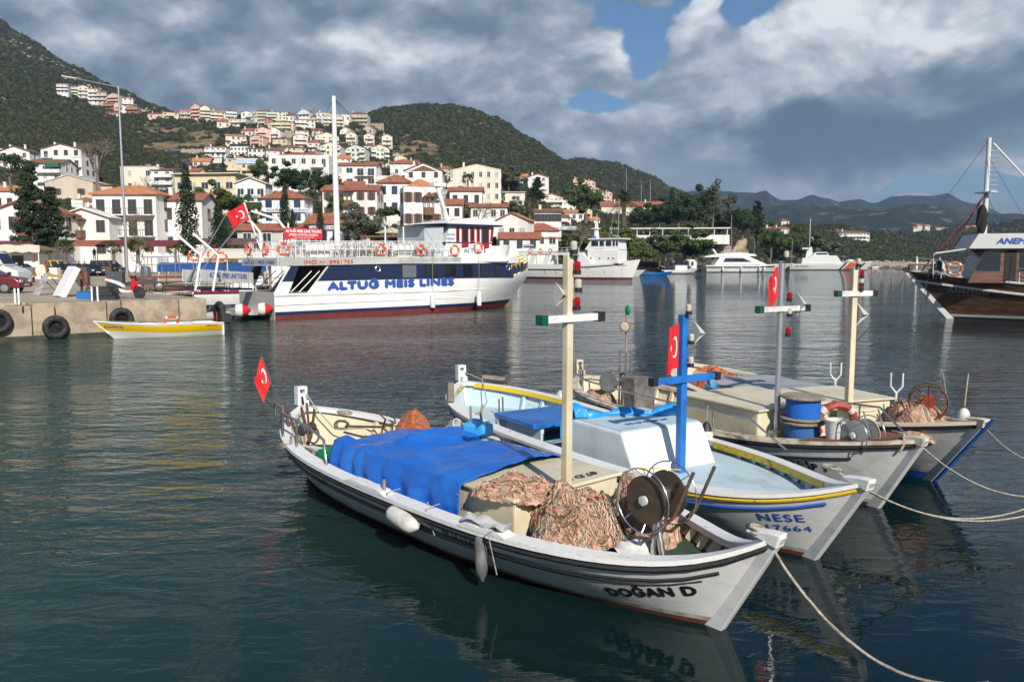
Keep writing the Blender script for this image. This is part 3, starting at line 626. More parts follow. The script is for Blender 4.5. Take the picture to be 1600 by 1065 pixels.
# ---- pink and orange flats on the green slope
for i,(u,v,w,h)in enumerate([(902,295,13,14),(913,300,13,17),(924,304,12,19),(932,312,12,16),(942,317,12,16),(951,320,11,18)]):
 H_(u,v,w,h,['topmost peach flat with orange roof on the green slope','second peach flat down the slope, stepped below the topmost','third peach flat down the slope, with projecting balconies','fourth peach flat, at the bend of the stepped row','fifth peach flat, just above the last of the stepped row','lowest peach flat of the stepped row above the long red roof'][i],wall=M('peach_render',(.70,.52,.40),.85),roof='gy',rh=3,tile=TILEO,fl=3,nw=2,balc=[(1,0,.6),(2,0,.6)],name='apartment_building',cat='apartment building',oh=.2)
FILL=[(350,200,20,9,'small cream house under the brown-roofed ridge terrace',IVORY),(420,200,14,8,'tiny beige house between the ridge blocks and the cream block',BEIGE),(428,216,20,12,'white house with red roof left of the rubble wall',WHITE),(386,214,18,9,'low white house half buried in the shrubby terraces',WHITE),(437,232,22,13,'cream house right of the pink blocks',CREAM),(430,250,26,14,'white terraced house above the long white building, left',WHITE),(490,238,18,15,'ivory house squeezed between cream roof and gabled blocks',IVORY),(540,216,18,12,'white house below the villas, nearest the mast on the right',WHITE),(496,214,16,9,'beige house under the brown-roofed white house',BEIGE),(487,252,24,12,'mint terraced house behind the white wing',MINT),(536,262,26,14,'white house under the twin gable windows',WHITE),(575,238,14,10,'little white house between the tower houses',WHITE),(626,256,20,9,'cream cottage at the edge of the bare slope',CREAM),(315,262,26,10,'brown-walled house beside the foot of the steep road',BEIGE),(345,262,22,14,'white house behind the pair of thin cypresses',WHITE),(300,282,24,14,'cream stepped house left of the yellow building roof',CREAM),(372,262,26,12,'white flat-roofed house right under the arches',WHITE),(425,270,22,14,'cream annex joining the hotel and the white building',CREAM),(545,302,26,14,'red-roofed outhouse below the glazed terrace',WHITE),(600,292,26,16,'red-roofed house left of the pyramid roof',WHITE),(645,262,16,8,'tiny pink house beside the bare slope',PINK),(695,280,22,16,'beige house behind the timber gable',BEIGE),(710,300,22,14,'white balconied house at the cream block corner',WHITE),(640,310,20,18,'white house wedged between mansion and pyramid roof',WHITE),(700,318,26,20,'grey glazed house right of the mansion roof',GREYW),(783,352,26,14,'white lean-to house behind the arched porch',WHITE),(880,352,24,12,'red-roofed veranda right of the long restaurant sign',WHITE),(915,340,22,12,'cream house with orange roof left of the palm',CREAM),(930,352,16,9,'low cream outbuilding below the palm',CREAM),(260,322,26,16,'white house with solar panels above the plain white house',WHITE),(205,318,30,14,'low brown-roofed house behind the lamp post',BEIGE),(415,330,24,20,'white house behind the ensign',WHITE),(470,340,22,12,'low red-roofed annex right of the DOLPHIN sign',WHITE),(560,300,20,12,'small white shed roofed in red by the round tree',WHITE),(10,250,30,16,'white villa at the extreme left under the slope',WHITE),(45,318,28,18,'white cottage behind the tall open conifer',WHITE),(130,330,30,16,'brown-roofed cottage behind the peaked balcony house',WHITE),(575,210,16,9,'beige house below the ochre retaining wall',BEIGE),(452,190,14,9,'white house on the skyline right of the mint block',WHITE),(540,190,14,10,'white house on the skyline beside the mast',WHITE)]
for i,(u,v,w,h,lab,wl)in enumerate(FILL):
 fl=3 if h>15 else 2 if h>10 else 1;H_(u,v,w,h,lab,wall=wl,roof=('gx','hip','gy','gx','flat')[i%5],rh=3+w*.12,fl=fl,nw=max(2,w//7),balc=[(q,.05,.6+.1*(i%4))for q in range(1,fl)],yaw=rnd.uniform(-15,25),tile=(TILE,TILEO,TILEB)[i%3],chim=1,below=6,oh=.3,extra=roof_deck_clutter if i%5==4 else None)
 # ---- hillside apartments: u, base, w, h, label, wall, roof, rh, floors, windows, balconies
AP=[(267,187,23,11,'pale yellow house alone at the left end of the ridge row',CREAM,'hip',2,2,3,[(1,.2,.7)]),(243,186,24,8,'low pinkish house below the mountain foot, left of the yellow house',PINK,'gx',3,1,2,[]),(290,185,16,11,'dark balconied house between the yellow house and the pink block',BEIGE,'gx',3,2,2,[(1,0,1)]),(306,187,13,21,'salmon pink apartment block with turrets on the ridge',PINK,'gy',3,4,2,[(1,0,1),(2,0,1),(3,0,1)]),(321,188,14,19,'cream apartment block with orange arches beside the pink one',IVORY,'gy',4,4,1,[(1,0,1),(2,0,1),(3,0,1)]),(341,190,22,14,'apartment house with a brown roof and shaded terraces right of the turreted blocks',IVORY,'gx',4,3,3,[(1,0,.8),(2,0,.8)]),(362,187,16,13,'narrow white block on the ridge left of the road bend',WHITE,'gx',2,3,2,[(1,0,1),(2,0,1)]),(372,198,27,12,'wide ivory terraced villa just below the ridge row',IVORY,'gx',2,2,4,[(1,0,1)]),(386,196,17,19,'white angular house with grey frames below the ridge',WHITE,'gy',3,3,2,[(1,0,1),(2,.4,1)]),(397,186,12,10,'small mint coloured block on the skyline',MINT,'flat',0,2,2,[]),(411,186,16,12,'block with brown terraces on the skyline left of the long mint block',BEIGE,'gx',2,3,2,[(1,0,1),(2,0,1)]),(432,187,30,12,'long mint coloured block on the skyline',MINT,'gx',2,3,5,[(1,0,.5),(2,0,.5)]),(411,198,18,10,'grey-roofed house under the skyline blocks',BEIGE,'gx',3,2,3,[(1,.2,.8)]),(441,206,34,15,'long cream three-storey block standing on a rubble retaining wall',CREAM,'hip',4,3,4,[(1,0,.45),(2,0,.45),(1,.5,.9),(2,.5,.9)]),(477,204,30,16,'white three-storey house with a low brown roof right of the cream block',WHITE,'gx',3,3,4,[(1,0,.3),(2,0,.6)]),(475,184,17,10,'white villa on the skyline with twin balconies',WHITE,'gy',3,2,3,[(1,0,1)]),(490,197,26,14,'beige tiered villa with deep eaves left of the white skyline villa',BEIGE,'hip',4,3,4,[(1,0,1),(2,0,1)]),(505,184,20,8,'low white house stepping down the skyline',WHITE,'mono',2,1,3,[]),(521,198,30,16,'ivory tiered villa immediately left of the ferry mast',IVORY,'hip',5,3,4,[(1,0,1),(2,0,1)]),(559,196,30,17,'round-fronted beige villa crowning the ridge right of the ferry mast',BEIGE,'hip',5,3,5,[(1,0,1),(2,0,1)]),(472,216,20,11,'small white house stacked above the cream hotel-like roof',WHITE,'gx',2,2,2,[(1,.2,.9)]),(470,232,22,19,'ivory house with an arched upper balcony in the middle of the slope',IVORY,'gy',3,3,2,[(1,.1,.9),(2,.1,.9)]),(456,242,42,11,'long cream house with a pale hipped roof in the middle of the slope',CREAM,'hip',6,2,6,[]),(411,225,24,22,'light pink apartment block below the ridge, upper of the two pinks',PINK,'gy',4,4,3,[(1,.2,.7),(2,.2,.7),(3,.2,.7)]),(401,230,22,16,'light pink apartment block, lower of the two pinks',PINK,'gy',3,3,3,[(1,.2,.7),(2,.2,.7)]),(409,248,40,15,'wide cream house with many small windows under the pink blocks',IVORY,'gx',3,2,6,[(1,.6,.9)]),(369,228,30,15,'white house with a broad brown roof and side balconies right of the shrubby terraces',IVORY,'gx',4,2,4,[(1,0,.25),(1,.75,1)]),(337,246,32,16,'twin balconied white house beside the curving road',WHITE,'gx',2,2,4,[(1,0,.48),(1,.52,1)]),(374,243,28,13,'white house with a row of small arches above the hotel sign',WHITE,'flat',0,2,5,[]),(511,226,36,13,'beige house with a wide central gable below the tiered villas',IVORY,'gy',6,2,4,[(1,0,.4),(1,.6,1)]),(517,250,32,22,'ivory four-storey block with twin gable windows left of the ferry mast',IVORY,'gy',6,3,4,[(1,0,.28),(2,0,.28),(1,.72,1),(2,.72,1)]),(556,254,30,22,'mint gabled block immediately right of the ferry mast',MINT,'gy',6,3,4,[(1,0,.28),(2,0,.28),(1,.72,1),(2,.72,1)]),(594,252,28,20,'mint gabled block farthest right of the three gabled blocks',MINT,'gy',6,3,4,[(1,0,.28),(2,0,.28),(1,.72,1),(2,.72,1)]),(549,228,16,18,'narrow ivory tower house nearest the ferry mast',IVORY,'gy',4,3,1,[(1,.1,.9),(2,.1,.9)]),(577,230,16,18,'narrow ivory tower house in the middle of the three',IVORY,'gy',4,3,1,[(1,.1,.9),(2,.1,.9)]),(605,233,16,19,'narrow ivory tower house on the right, next to the bare slope',IVORY,'gy',4,3,1,[(1,.1,.9),(2,.1,.9)]),(583,266,26,10,'small cream house with red skylit roof under the mint blocks',IVORY,'gx',4,1,3,[]),(613,266,24,10,'small mint house at the right foot of the mint blocks',MINT,'gy',4,1,2,[]),(98,146,16,14,'leftmost white flat of the long stepped row on the mountain shoulder',WHITE,'gx',2,3,3,[(1,0,1),(2,0,1)]),(115,154,16,18,'second flat of the stepped row on the mountain shoulder',IVORY,'gx',2,4,3,[(1,0,1),(2,0,1),(3,0,1)]),(131,160,15,23,'tallest flat of the stepped row on the mountain shoulder',IVORY,'gy',3,4,2,[(1,0,1),(2,0,1),(3,0,1)]),(146,162,14,22,'fourth flat of the stepped row, with paler balconies',WHITE,'gx',2,4,2,[(1,0,1),(2,0,1),(3,0,1)]),(160,163,13,18,'fifth flat of the stepped row, tucked between taller neighbours',BEIGE,'gx',2,3,2,[(1,0,1),(2,0,1)]),(178,163,20,14,'pinkish flat near the right end of the stepped row',PINK,'gy',3,3,3,[(1,0,1),(2,0,1)]),(200,168,15,14,'white end flat of the stepped row behind the lamp post',WHITE,'gx',2,3,2,[(1,0,1)]),(165,171,26,9,'unfinished brown house below the stepped row',BRICKW,'gx',3,2,4,[(1,0,1)]),(186,174,16,11,'cream house right of the unfinished brown house',IVORY,'gx',2,2,2,[(1,.2,.8)]),(206,177,18,10,'raw red brick frame of a house under construction',BRICKW,'flat',0,2,3,[(1,0,1)]),(175,184,18,7,'small orange-roofed cottage half sunk in the scrub',IVORY,'gx',3,1,2,[]),(1335,375,50,11,'long white hotel with red roof among trees on the headland',WHITE,'gx',4,2,9,[(1,.2,.9)]),(1265,383,12,12,'small cubic white house low on the headland',WHITE,'flat',0,2,2,[]),(1222,366,24,9,'white glazed restaurant with a thin red roof on the headland',WHITE,'gx',3,1,6,[]),(1227,352,14,7,'small white house with orange pyramid roof highest on the headland',WHITE,'hip',4,1,2,[]),(1204,366,12,9,'white annex left of the glazed restaurant',WHITE,'gx',3,1,2,[]),(1183,345,12,6,'tiny orange-roofed house above the cliff trees',WHITE,'gx',3,1,2,[]),(1301,390,12,5,'tiny white hut below the headland hotel',WHITE,'flat',0,1,1,[]),]
for i,(u,v,w,h,lab,wl,rf,rh,fl,nw,bl)in enumerate(AP):
 H_(u,v,w,h,lab,wall=wl,roof=rf,rh=rh,fl=fl,nw=nw,balc=[b+('solid',)for b in bl],yaw=rnd.uniform(-12,22),tile=(TILE,TILEB,TILEO)[i%3]if wl is not IVORY or rf!='hip' else BEIGE,chim=1 if i%2 else 0,name='apartment_building' if fl>2 else 'house',cat='apartment building' if fl>2 else 'house',below=6,oh=.35)
FARH=[(1430,360,5,4),(1437,359,8,6),(1449,358,8,5),(1468,362,10,5),(1478,361,9,4),(1512,359,7,4),(1522,358,8,4),(1535,356,10,4),(1580,352,9,4),(1561,354,5,3)]
FL=['tiny white house at the left end of the far hill road','orange-tinted far villa, second from the left','pinkish far villa beside a pale track','far white villa left of the schooner mast stay','far cream villa under the ridge','far white cottage on the shaded slope','far low cottage beside the shaded cottage','far long white house nearest the schooner awning','far white house seen between the schooner stays','far small hut right of the schooner mast']
for(u,v,w,h),lab in zip(FARH,FL):
 H_(u,v,w,h,lab,wall=rnd.choice([WHITE,IVORY,BEIGE]),roof='gx',rh=2,fl=1,nw=2,d=1150,dp=.7,chim=0,side=0,tile=TILEO)
 # long white pergola terrace above the bushes
t=thing('terrace_pavilion','long white open-sided terrace pavilion above the harbour bushes','pavilion',tuple(AT(1046,372,262)),R(-8))
MB().box(-19,19,0,4,-2,1.0).build('parapet',WHITE,t)
MB().box(-19.3,19.3,-.3,4.3,3.0,3.35).build('roof',FRAME,t)
cm=MB().box(-.12,.12,-.12,.12,1.0,3.0).mesh('post',[FRAME])
for i in range(10):inst('post',cm,t,(-18.6+i*4.1,.2,0))
t=thing('umbrella_shelter','beige square market umbrella on the waterfront behind the ferry rail','umbrella',tuple(AT(612,392,110)))
MB().lathe([(.04,0),(.04,3)],6).build('pole',WOOD,t);MB().lathe([(2.3,2.4),(.1,3.2)],4).build('canopy',M('canvas_beige',(.55,.47,.34),.9),t)
t=thing('bar_hut','dark brown timber bar hut under the beige umbrella','hut',tuple(AT(615,396,114)))
MB().box(-4,4,0,2,0,1.1).build('counter',WOOD,t);MB().box(-4.6,4.6,-.4,3,2.3,2.5).build('roof',TILEB,t)
for sx in(-4,4):MB().box(sx-.08,sx+.08,0,.16,1.1,2.3).build('post',WOOD,t)
# retaining walls
for(u,v,w,h,lab)in[(442,214,48,9,'rubble retaining wall under the long cream block'),(575,200,48,7,'ochre retaining wall below the round-fronted villa'),(300,243,34,10,'ochre retaining wall beside the steep road'),(648,372,54,26,'rubble garden wall behind the olive trees'),(1140,396,60,22,'bare ochre cliff wall above the white motor yacht')]:
 p=hit(u,v)or AT(u,v,250);d=p.y if v!=372 else 152
 p=AT(u,v,d);k=d/FPX;W=w*k;Hh=h*k
 rows=[]
 for j in range(6):
  rows.append([(-W/2+W*i/24,rnd.uniform(-.02,.02)*W*(.3 if v!=396 else 1)+j*.1,-3+(Hh+3)*j/5+(rnd.uniform(-.3,.3)if j==5 else 0))for i in range(25)])
 mb=MB();mb.grid(rows);top=rows[-1];mb.add([top[0],top[-1],(W/2,3,Hh),(-W/2,3,Hh)],[(0,1,2,3)])
 o=mb.build('retaining_wall',STONE if v!=396 else M('cliff_rock',(.46,.36,.25),.95,col2=(.25,.20,.15),scale=.35,bump=1,bscale=.8),loc=tuple(p));tag(o,lab,'wall')
 # steep grey road on the slope
rd=MB();rows=[]
for(ua,va,ub,vb_)in[(262,233,277,232),(270,241,287,239),(281,252,296,248),(297,262,311,255)]:
 a,b=hit(ua,va),hit(ub,vb_);rows.append([a+Vector((0,-.3,.5)),b+Vector((0,-.3,.5))])
rd.grid(rows);tag(rd.build('road',M('old_asphalt',(.13,.13,.13),.9,col2=(.19,.18,.17),scale=.3)),kind='structure')
# -- vegetation
def leafm(name,a,b,sc=0.5):return M(name,a,0.75,col2=b,scale=sc,spec=0.25,thr=(.35,.65))
LG=[leafm('scrub_olive',(.030,.037,.016),(.052,.054,.026)),leafm('scrub_dark',(.018,.027,.013),(.034,.042,.019)),leafm('scrub_bright',(.055,.064,.020),(.075,.076,.026)),leafm('scrub_grey',(.060,.056,.038),(.040,.044,.026))]
LF_DARK=leafm('dark_leaves',(.014,.034,.012),(.034,.062,.018),1.5);LF_CYP=leafm('cypress_leaves',(.016,.032,.014),(.034,.052,.022),2.5);LF_OLIVE=leafm('olive_leaves',(.075,.09,.06),(.11,.125,.085),1.5)
LF_MID=leafm('mid_leaves',(.040,.070,.018),(.075,.10,.028),1.2);LF_YEL=leafm('yellow_green_leaves',(.11,.13,.03),(.07,.10,.025),1.2);LF_PALM=leafm('palm_leaves',(.05,.085,.022),(.12,.12,.04),1.5);LF_EUC=leafm('grey_leaves',(.07,.08,.05),(.10,.095,.06),1.0)
BARK=M('bark',(.14,.105,.08),.95,col2=(.22,.18,.14),scale=3);TWIG=M('bare_twigs',(.20,.155,.12),.95,col2=(.13,.10,.085),scale=2)
def leaves(mb,c,r,n,s,rg,sq=(1,1,1),shell=.55):
 c=Vector(c)
 n=int(n*1.25)
 for _ in range(n):
  d=Vector((rg.gauss(0,1),rg.gauss(0,1),rg.gauss(0,1)))
  if d.length<1e-6:continue
  d.normalize();rr=r*(shell+(1-shell)*rg.random()**.7);p=c+Vector((d.x*sq[0],d.y*sq[1],d.z*sq[2]))*rr
  nrm=(d+Vector((rg.uniform(-.7,.7),rg.uniform(-.7,.7),rg.uniform(-.4,.9)))).normalized()
  t=nrm.orthogonal().normalized();t.rotate(Matrix.Rotation(rg.uniform(0,6.28),3,nrm));b=nrm.cross(t);q=s*rg.uniform(.6,1.35)
  mb.add([p-t*q,p+b*q*.6,p+t*q,p-b*q*.6],[(0,1,2,3)])
def crown(kind,seed):
 rg=random.Random(seed);mb=MB();tr=MB()
 # unit tree: height 1
 if kind=='cypress':
  for i in range(70):
   h=.06+.94*i/69;rad=.115*min(1,(h/.16)**.8)*(1-max(0,(h-.45)/.58))**.75+.004
   leaves(mb,(rg.uniform(-1,1)*rad*.35,rg.uniform(-1,1)*rad*.35,h*.98),rad*rg.uniform(.65,1.0),34,.016,rg,(1,1,1.4),.6)
  tr.tube([(0,0,-.03),(0,0,.2)],.012,6)
 elif kind=='round':
  cs=[(rg.gauss(0,.2),rg.gauss(0,.2),.55+rg.gauss(0,.15))for _ in range(26)]
  for c in cs:leaves(mb,c,rg.uniform(.12,.2),84,.03,rg,(1,1,.8));mb.ball(c,.10,6,4,(1,1,.8),.25,rg)
  tr.tube([(0,0,-.05),(.01,0,.25),(.03,.02,.6)],[.035,.028,.01],7)
  for c in cs[:7]:tr.tube([(.01,0,.25),Vector(c)],[.018,.006],5)
 elif kind=='conifer':
  tr.tube([(0,0,-.03),(.01,0,.5),(0,0,.98)],[.022,.014,.003],7)
  for i in range(15):
   h=.22+.76*i/14;L_=.34*(1-(h-.15)/.95)**.8*rg.uniform(.75,1.15)
   for j in range(rg.choice((5,6,7))):
    a=rg.uniform(0,6.28);l=L_*rg.uniform(.6,1.1);e=Vector((math.cos(a)*l,math.sin(a)*l,h+l*rg.uniform(-.12,.22)))
    tr.tube([(0,0,h-.02),e],[.006,.002],4)
    for q in range(3):leaves(mb,Vector((0,0,h)).lerp(e,.45+.27*q),.055,26,.018,rg,(1,1,.55))
 elif kind=='pine':
  tr.tube([(0,0,-.03),(.03,0,.35),(.0,.02,.62)],[.03,.022,.012],7)
  for i in range(34):
   a=rg.uniform(0,6.28);l=rg.uniform(0,.46);c=Vector((math.cos(a)*l,math.sin(a)*l*.8,.62+.22*(1-(l/.5)**2)*rg.uniform(.3,1)+rg.uniform(-.06,.04)))
   leaves(mb,c,.1,60,.02,rg,(1.2,1.2,.6))
   if i%4==0:tr.tube([(.01,.01,.45),c],[.012,.004],4)
 elif kind=='tall':
  tr.tube([(0,0,-.03),(.03,0,.4),(-.02,.02,.92)],[.022,.014,.004],7)
  for i in range(24):
   h=rg.uniform(.35,1.0);a=rg.uniform(0,6.28);l=rg.uniform(.02,.2)*(1.25-h*.6);c=Vector((math.cos(a)*l,math.sin(a)*l,h))
   leaves(mb,c,rg.uniform(.06,.1),60,.02,rg,(1,1,1));tr.tube([(0,0,h-.14),c],[.006,.002],4)
 elif kind=='bare':
  def br(p,d,l,r_,dep):
   e=p+d*l;mid=p.lerp(e,.5)+Vector((rg.uniform(-1,1),rg.uniform(-1,1),rg.uniform(-.5,.5)))*l*.07
   (tr if dep<2 else mb).tube([p,mid,e],[r_,r_*.8,r_*.6],5 if dep<3 else 3,cap=False)
   if dep>=6:return
   for _ in range(3 if dep<5 else 2):
    nd=(d+Vector((rg.gauss(0,.5),rg.gauss(0,.5),rg.gauss(.08,.35)))).normalized();br(e,nd,l*rg.uniform(.6,.82),r_*.6,dep+1)
  br(Vector((0,0,-.03)),Vector((0,0,1)),.3,.03,0)
 elif kind=='fanpalm':
  tr.tube([(0,0,-.03),(.01,0,.35),(0,0,.62)],[.075,.06,.07],8)
  for i in range(26):
   a=i*2.4;el=R(rg.uniform(-30,75));l=rg.uniform(.18,.27);d=Vector((math.cos(a)*math.cos(el),math.sin(a)*math.cos(el),math.sin(el)));c=Vector((0,0,.64))+d*l
   sd=d.orthogonal().normalized();up=d.cross(sd)
   for q in range(9):
    an=R(-68+17*q);t_=(d*math.cos(an)+sd*math.sin(an)).normalized();w_=up.cross(t_)*.0;n_=t_.cross(up).normalized()*.014
    e=c+t_*.2+Vector((0,0,-.03));mb.add([c-n_,c+n_,c+t_*.11+n_,e,c+t_*.11-n_],[(0,1,2,3,4)])
   tr.tube([(0,0,.62),c],.006,3)
 elif kind=='datepalm':
  tr.tube([(0,0,-.03),(.01,0,.3),(0,0,.55)],[.06,.05,.06],8)
  for i in range(46):
   a=i*2.4;el=R(rg.uniform(-25,82));l=rg.uniform(.42,.56);pts=[]
   for q in range(7):
    t_=q/6;pts.append(Vector((math.cos(a)*math.cos(el)*l*t_,math.sin(a)*math.cos(el)*l*t_,.57+math.sin(el)*l*t_-.3*l*t_*t_*1.6)))
   for q in range(6):
    p,p2=pts[q],pts[q+1];dd=(p2-p).normalized();sd=dd.cross(Vector((0,0,1))).normalized()
    for s_ in(-1,1):
     for w in(0,.5):
      b0=p.lerp(p2,w);tip=b0+sd*s_*.085*(1-.5*abs(q/5-.4))+dd*.05+Vector((0,0,-.02));mb.add([b0,b0+dd*.02,tip],[(0,1,2)])
   mb.tube(pts,.003,3,cap=False)
 return mb,tr
_tree={}
TK={'cypress':(LF_CYP,BARK),'round':(LF_DARK,BARK),'conifer':(LF_CYP,BARK),'pine':(LF_DARK,BARK),'tall':(LF_EUC,BARK),'bare':(TWIG,TWIG),'fanpalm':(LF_PALM,BARK),'datepalm':(LF_PALM,BARK)}
def tree(kind,u,vb,hpx,label,cat='tree',d=None,wid=1.0,lm=None,seed=0,name=None,group=None):
 lm=lm or TK[kind][0];key=(kind,seed%2)
 if key not in _tree:
  mb,tr=crown(kind,100+seed%2*7+len(kind));_tree[key]=(mb,tr)
 k2=key+(lm.name,)
 if k2 not in _tree:
  mb,tr=_tree[key];_tree[k2]=(mb.mesh('crown',[lm]),tr.mesh('trunk',[TK[kind][1]],smooth=True))
 if d is None:p=hit(u,vb);d=p.y if p else 300
 p=AT(u,vb,d);h=hpx*d/FPX
 t=thing(name or{'fanpalm':'palm_tree','datepalm':'palm_tree','round':'broadleaf_tree','tall':'eucalyptus_tree','bare':'bare_tree','conifer':'conifer_tree','pine':'pine_tree','cypress':'cypress_tree'}[kind],label,cat,tuple(p),rnd.uniform(0,6),group)
 t.scale=(h*wid,h*wid,h)
 inst('crown',_tree[k2][0],t);inst('trunk',_tree[k2][1],t)
 return t
TR=tree
TR('conifer',52,405,142,'tall open conifer in front of the waterfront restaurant',d=104,wid=.72)
TR('conifer',84,403,108,'shorter dark conifer right of the tall one, leaning over the street',d=106,wid=.8,seed=1)
TR('pine',18,300,66,'broad dark umbrella pine above the roofs at the far left',wid=1.25,d=175)
TR('cypress',295,402,142,'tallest cypress, in front of the pale yellow building','cypress tree',d=112,wid=1.05)
TR('cypress',343,398,78,'short ragged cypress left of the ensign','cypress tree',d=108,wid=1.7,seed=1)
TR('cypress',447,385,100,'cypress in front of the blue-shuttered restaurant','cypress tree',d=120,wid=.9,seed=1)
TR('cypress',458,378,50,'side shoot cypress leaning right of the restaurant cypress','cypress tree',d=119,wid=1.3)
TR('cypress',501,388,66,'slim dark cypress left of the white head office','cypress tree',d=119,wid=1.1)
TR('cypress',349,268,26,'thin cypress left of the hotel, taller of a pair','cypress tree',wid=.8,seed=1)
TR('cypress',359,268,18,'thin cypress right next to the hotel balcony','cypress tree',wid=.9)
TR('cypress',519,296,40,'pointed cypress behind the round tree left of the mast','cypress tree',wid=.9)
TR('round',450,305,46,'large dark round tree under the white three-storey building, left one',wid=1.25,d=200)
TR('round',469,302,42,'dark round tree overlapping the large one from the right',wid=.9,d=205,seed=1)
TR('round',500,312,56,'big glossy citrus tree under the terraced wing',wid=1.25,d=195,seed=1)
TR('round',482,322,34,'greyish olive shrub tree in front of the citrus tree',wid=1.0,d=185,lm=LF_OLIVE)
TR('round',325,345,56,'broad green tree below the pale yellow building, left one',wid=1.0,d=150,lm=LF_MID)
TR('round',362,345,56,'broad green tree below the pale yellow building, right one',wid=.9,d=152,lm=LF_MID,seed=1)
TR('round',388,372,58,'dark hedge-like tree behind the ensign',wid=.9,d=140,lm=LF_MID)
TR('round',404,288,48,'loose yellowish tree in front of the hotel sign',wid=.8,d=260,lm=LF_MID,seed=1)
TR('round',565,388,62,'large silvery olive tree left of the garden wall',wid=1.25,d=122,lm=LF_OLIVE)
TR('round',590,386,48,'smaller silvery olive tree against the garden wall',wid=1.1,d=124,lm=LF_OLIVE,seed=1)
TR('round',525,342,38,'young green tree against the white house with the brown bay',wid=.75,d=160,lm=LF_MID)
TR('round',603,345,28,'vine-covered bush under the pale blue shutters, left',wid=1.2,d=160,lm=LF_MID,seed=1)
TR('round',632,345,26,'vine-covered bush beside the tall mansion',wid=1.2,d=162,lm=LF_MID)
TR('round',668,290,34,'dark tree before the timber gable',wid=.7,d=285,seed=1)
TR('round',795,300,36,'brown-green tree right of the big cream block',wid=1.3,lm=LF_EUC)
TR('round',778,318,26,'light green tree before the cream block',wid=.9,lm=LF_OLIVE,seed=1)
TR('round',803,342,30,'grey-green tree above the arched porch house',wid=1.0,d=215,lm=LF_OLIVE)
TR('conifer',840,318,40,'spiky dark conifer before the orange gable house',wid=1.2,d=270,seed=1)
TR('bare',154,298,92,'large bare plane tree behind the beige gabled house','bare tree',d=215,wid=1.05)
TR('bare',232,352,82,'bare tree rising behind the three-storey house, right of the lamp post','bare tree',d=145,wid=.9,seed=1)
TR('bare',213,392,70,'bare street tree in front of the dark balcony rails','bare tree',d=122,wid=.9)
TR('bare',748,362,52,'bare garden tree behind the ferry wheelhouse','bare tree',d=165,wid=1.1,seed=1)
TR('bare',660,385,34,'bare climber against the rubble garden wall','bare tree',d=148,wid=1.3)
TR('bare',905,402,60,'tangle of bare branches behind the white workboat mast','bare tree',d=200,wid=1.3)
TR('bare',940,402,50,'bare reddish thicket left of the date palm','bare tree',d=205,wid=1.4,seed=1)
for(u,h,lab,dd)in[(102,36,'fan palm left of the brown balcony, shortest',98),(178,32,'fan palm directly left of the lamp post',92),(216,38,'fan palm directly right of the lamp post',92),(275,30,'small fan palm in front of the cypress',96),(68,22,'clipped fan palm behind the canopy of the food stand',102),(885,30,'fan palm behind the life rings of the workboat',190)]:
 TR('fanpalm',u,411 if u<500 else 398,h,lab,'palm tree',d=dd,wid=1.1)
TR('fanpalm',828,350,42,'slender palm beside the restaurant with the long sign','palm tree',d=190,wid=.7)
TR('fanpalm',731,300,28,'palm in front of the big cream block','palm tree',d=240,wid=.9)
TR('datepalm',975,352,64,'big date palm with arching fronds above the harbour scrub','palm tree',d=225,wid=1.0)
DK=[(915,345,58,1.0,'dark tree left of the date palm',LF_MID,'round'),(1005,362,48,1.2,'dense dark green tree right of the date palm, first',LF_DARK,'round'),(1030,360,46,1.2,'dense dark green tree, second right of the date palm',LF_DARK,'round'),(1060,362,66,1.0,'broad dark tree above the white pavilion',LF_DARK,'round'),(1085,360,62,.9,'dark tree between the pavilion trees and the eucalyptus',LF_DARK,'round'),(1050,335,40,.6,'pointed dark top standing over the pavilion trees',LF_CYP,'conifer'),(1112,368,84,.95,'tallest grey eucalyptus on the headland',LF_EUC,'tall'),(1140,370,62,1.1,'grey-brown eucalyptus right of the tallest',LF_EUC,'tall'),(1097,366,66,.7,'slim dark tree left of the tallest eucalyptus',LF_CYP,'tall'),(1160,372,56,1.0,'dark spreading pine at the cliff edge',LF_DARK,'round'),(1182,376,60,.8,'dark layered conifer at the end of the cliff',LF_CYP,'conifer'),(1125,372,46,1.0,'dark pine behind the fenced terrace',LF_DARK,'round'),(1205,400,48,1.0,'green tree right of the cliff',LF_MID,'round'),(1235,400,44,1.0,'green tree over the yacht bow',LF_MID,'round')]
for i,(u,v,h,w,lab,lm,kd)in enumerate(DK):TR(kd,u,v,h,lab,d=262+(i%3)*8,wid=w,lm=lm,seed=i)
BS=[(950,402,44,'yellow-green thicket under the date palm',LF_YEL),(985,402,42,'yellow-green bush left of the pavilion',LF_YEL),(1015,405,36,'grey-green bush below the pavilion, left',LF_OLIVE),(1040,405,38,'grey-green bush below the pavilion, right',LF_MID),(1070,406,44,'willow-green bush at the pavilion end',LF_MID),(1105,407,36,'round dark bush at the foot of the cliff',LF_DARK),(1088,407,30,'dark bush left of the round one',LF_DARK),(920,402,40,'dull green thicket behind the white workboat',LF_MID),(885,402,34,'ivy-green thicket behind the life rings',LF_MID),(862,402,30,'green hedge left of the workboat wheelhouse',LF_YEL),(845,404,24,'green hedge behind the ferry bow',LF_MID),(1215,405,26,'low green bush behind the yacht bow',LF_MID),(1250,408,40,'green bush behind the patrol vessel stern',LF_MID),(1280,408,38,'round green bush above the patrol vessel',LF_OLIVE)]
for i,(u,v,h,lab,lm)in enumerate(BS):TR('round',u,v,h*1.15,lab,'bush',d=215 if u<1100 else 330,wid=1.5,lm=lm,seed=i,name='bush')
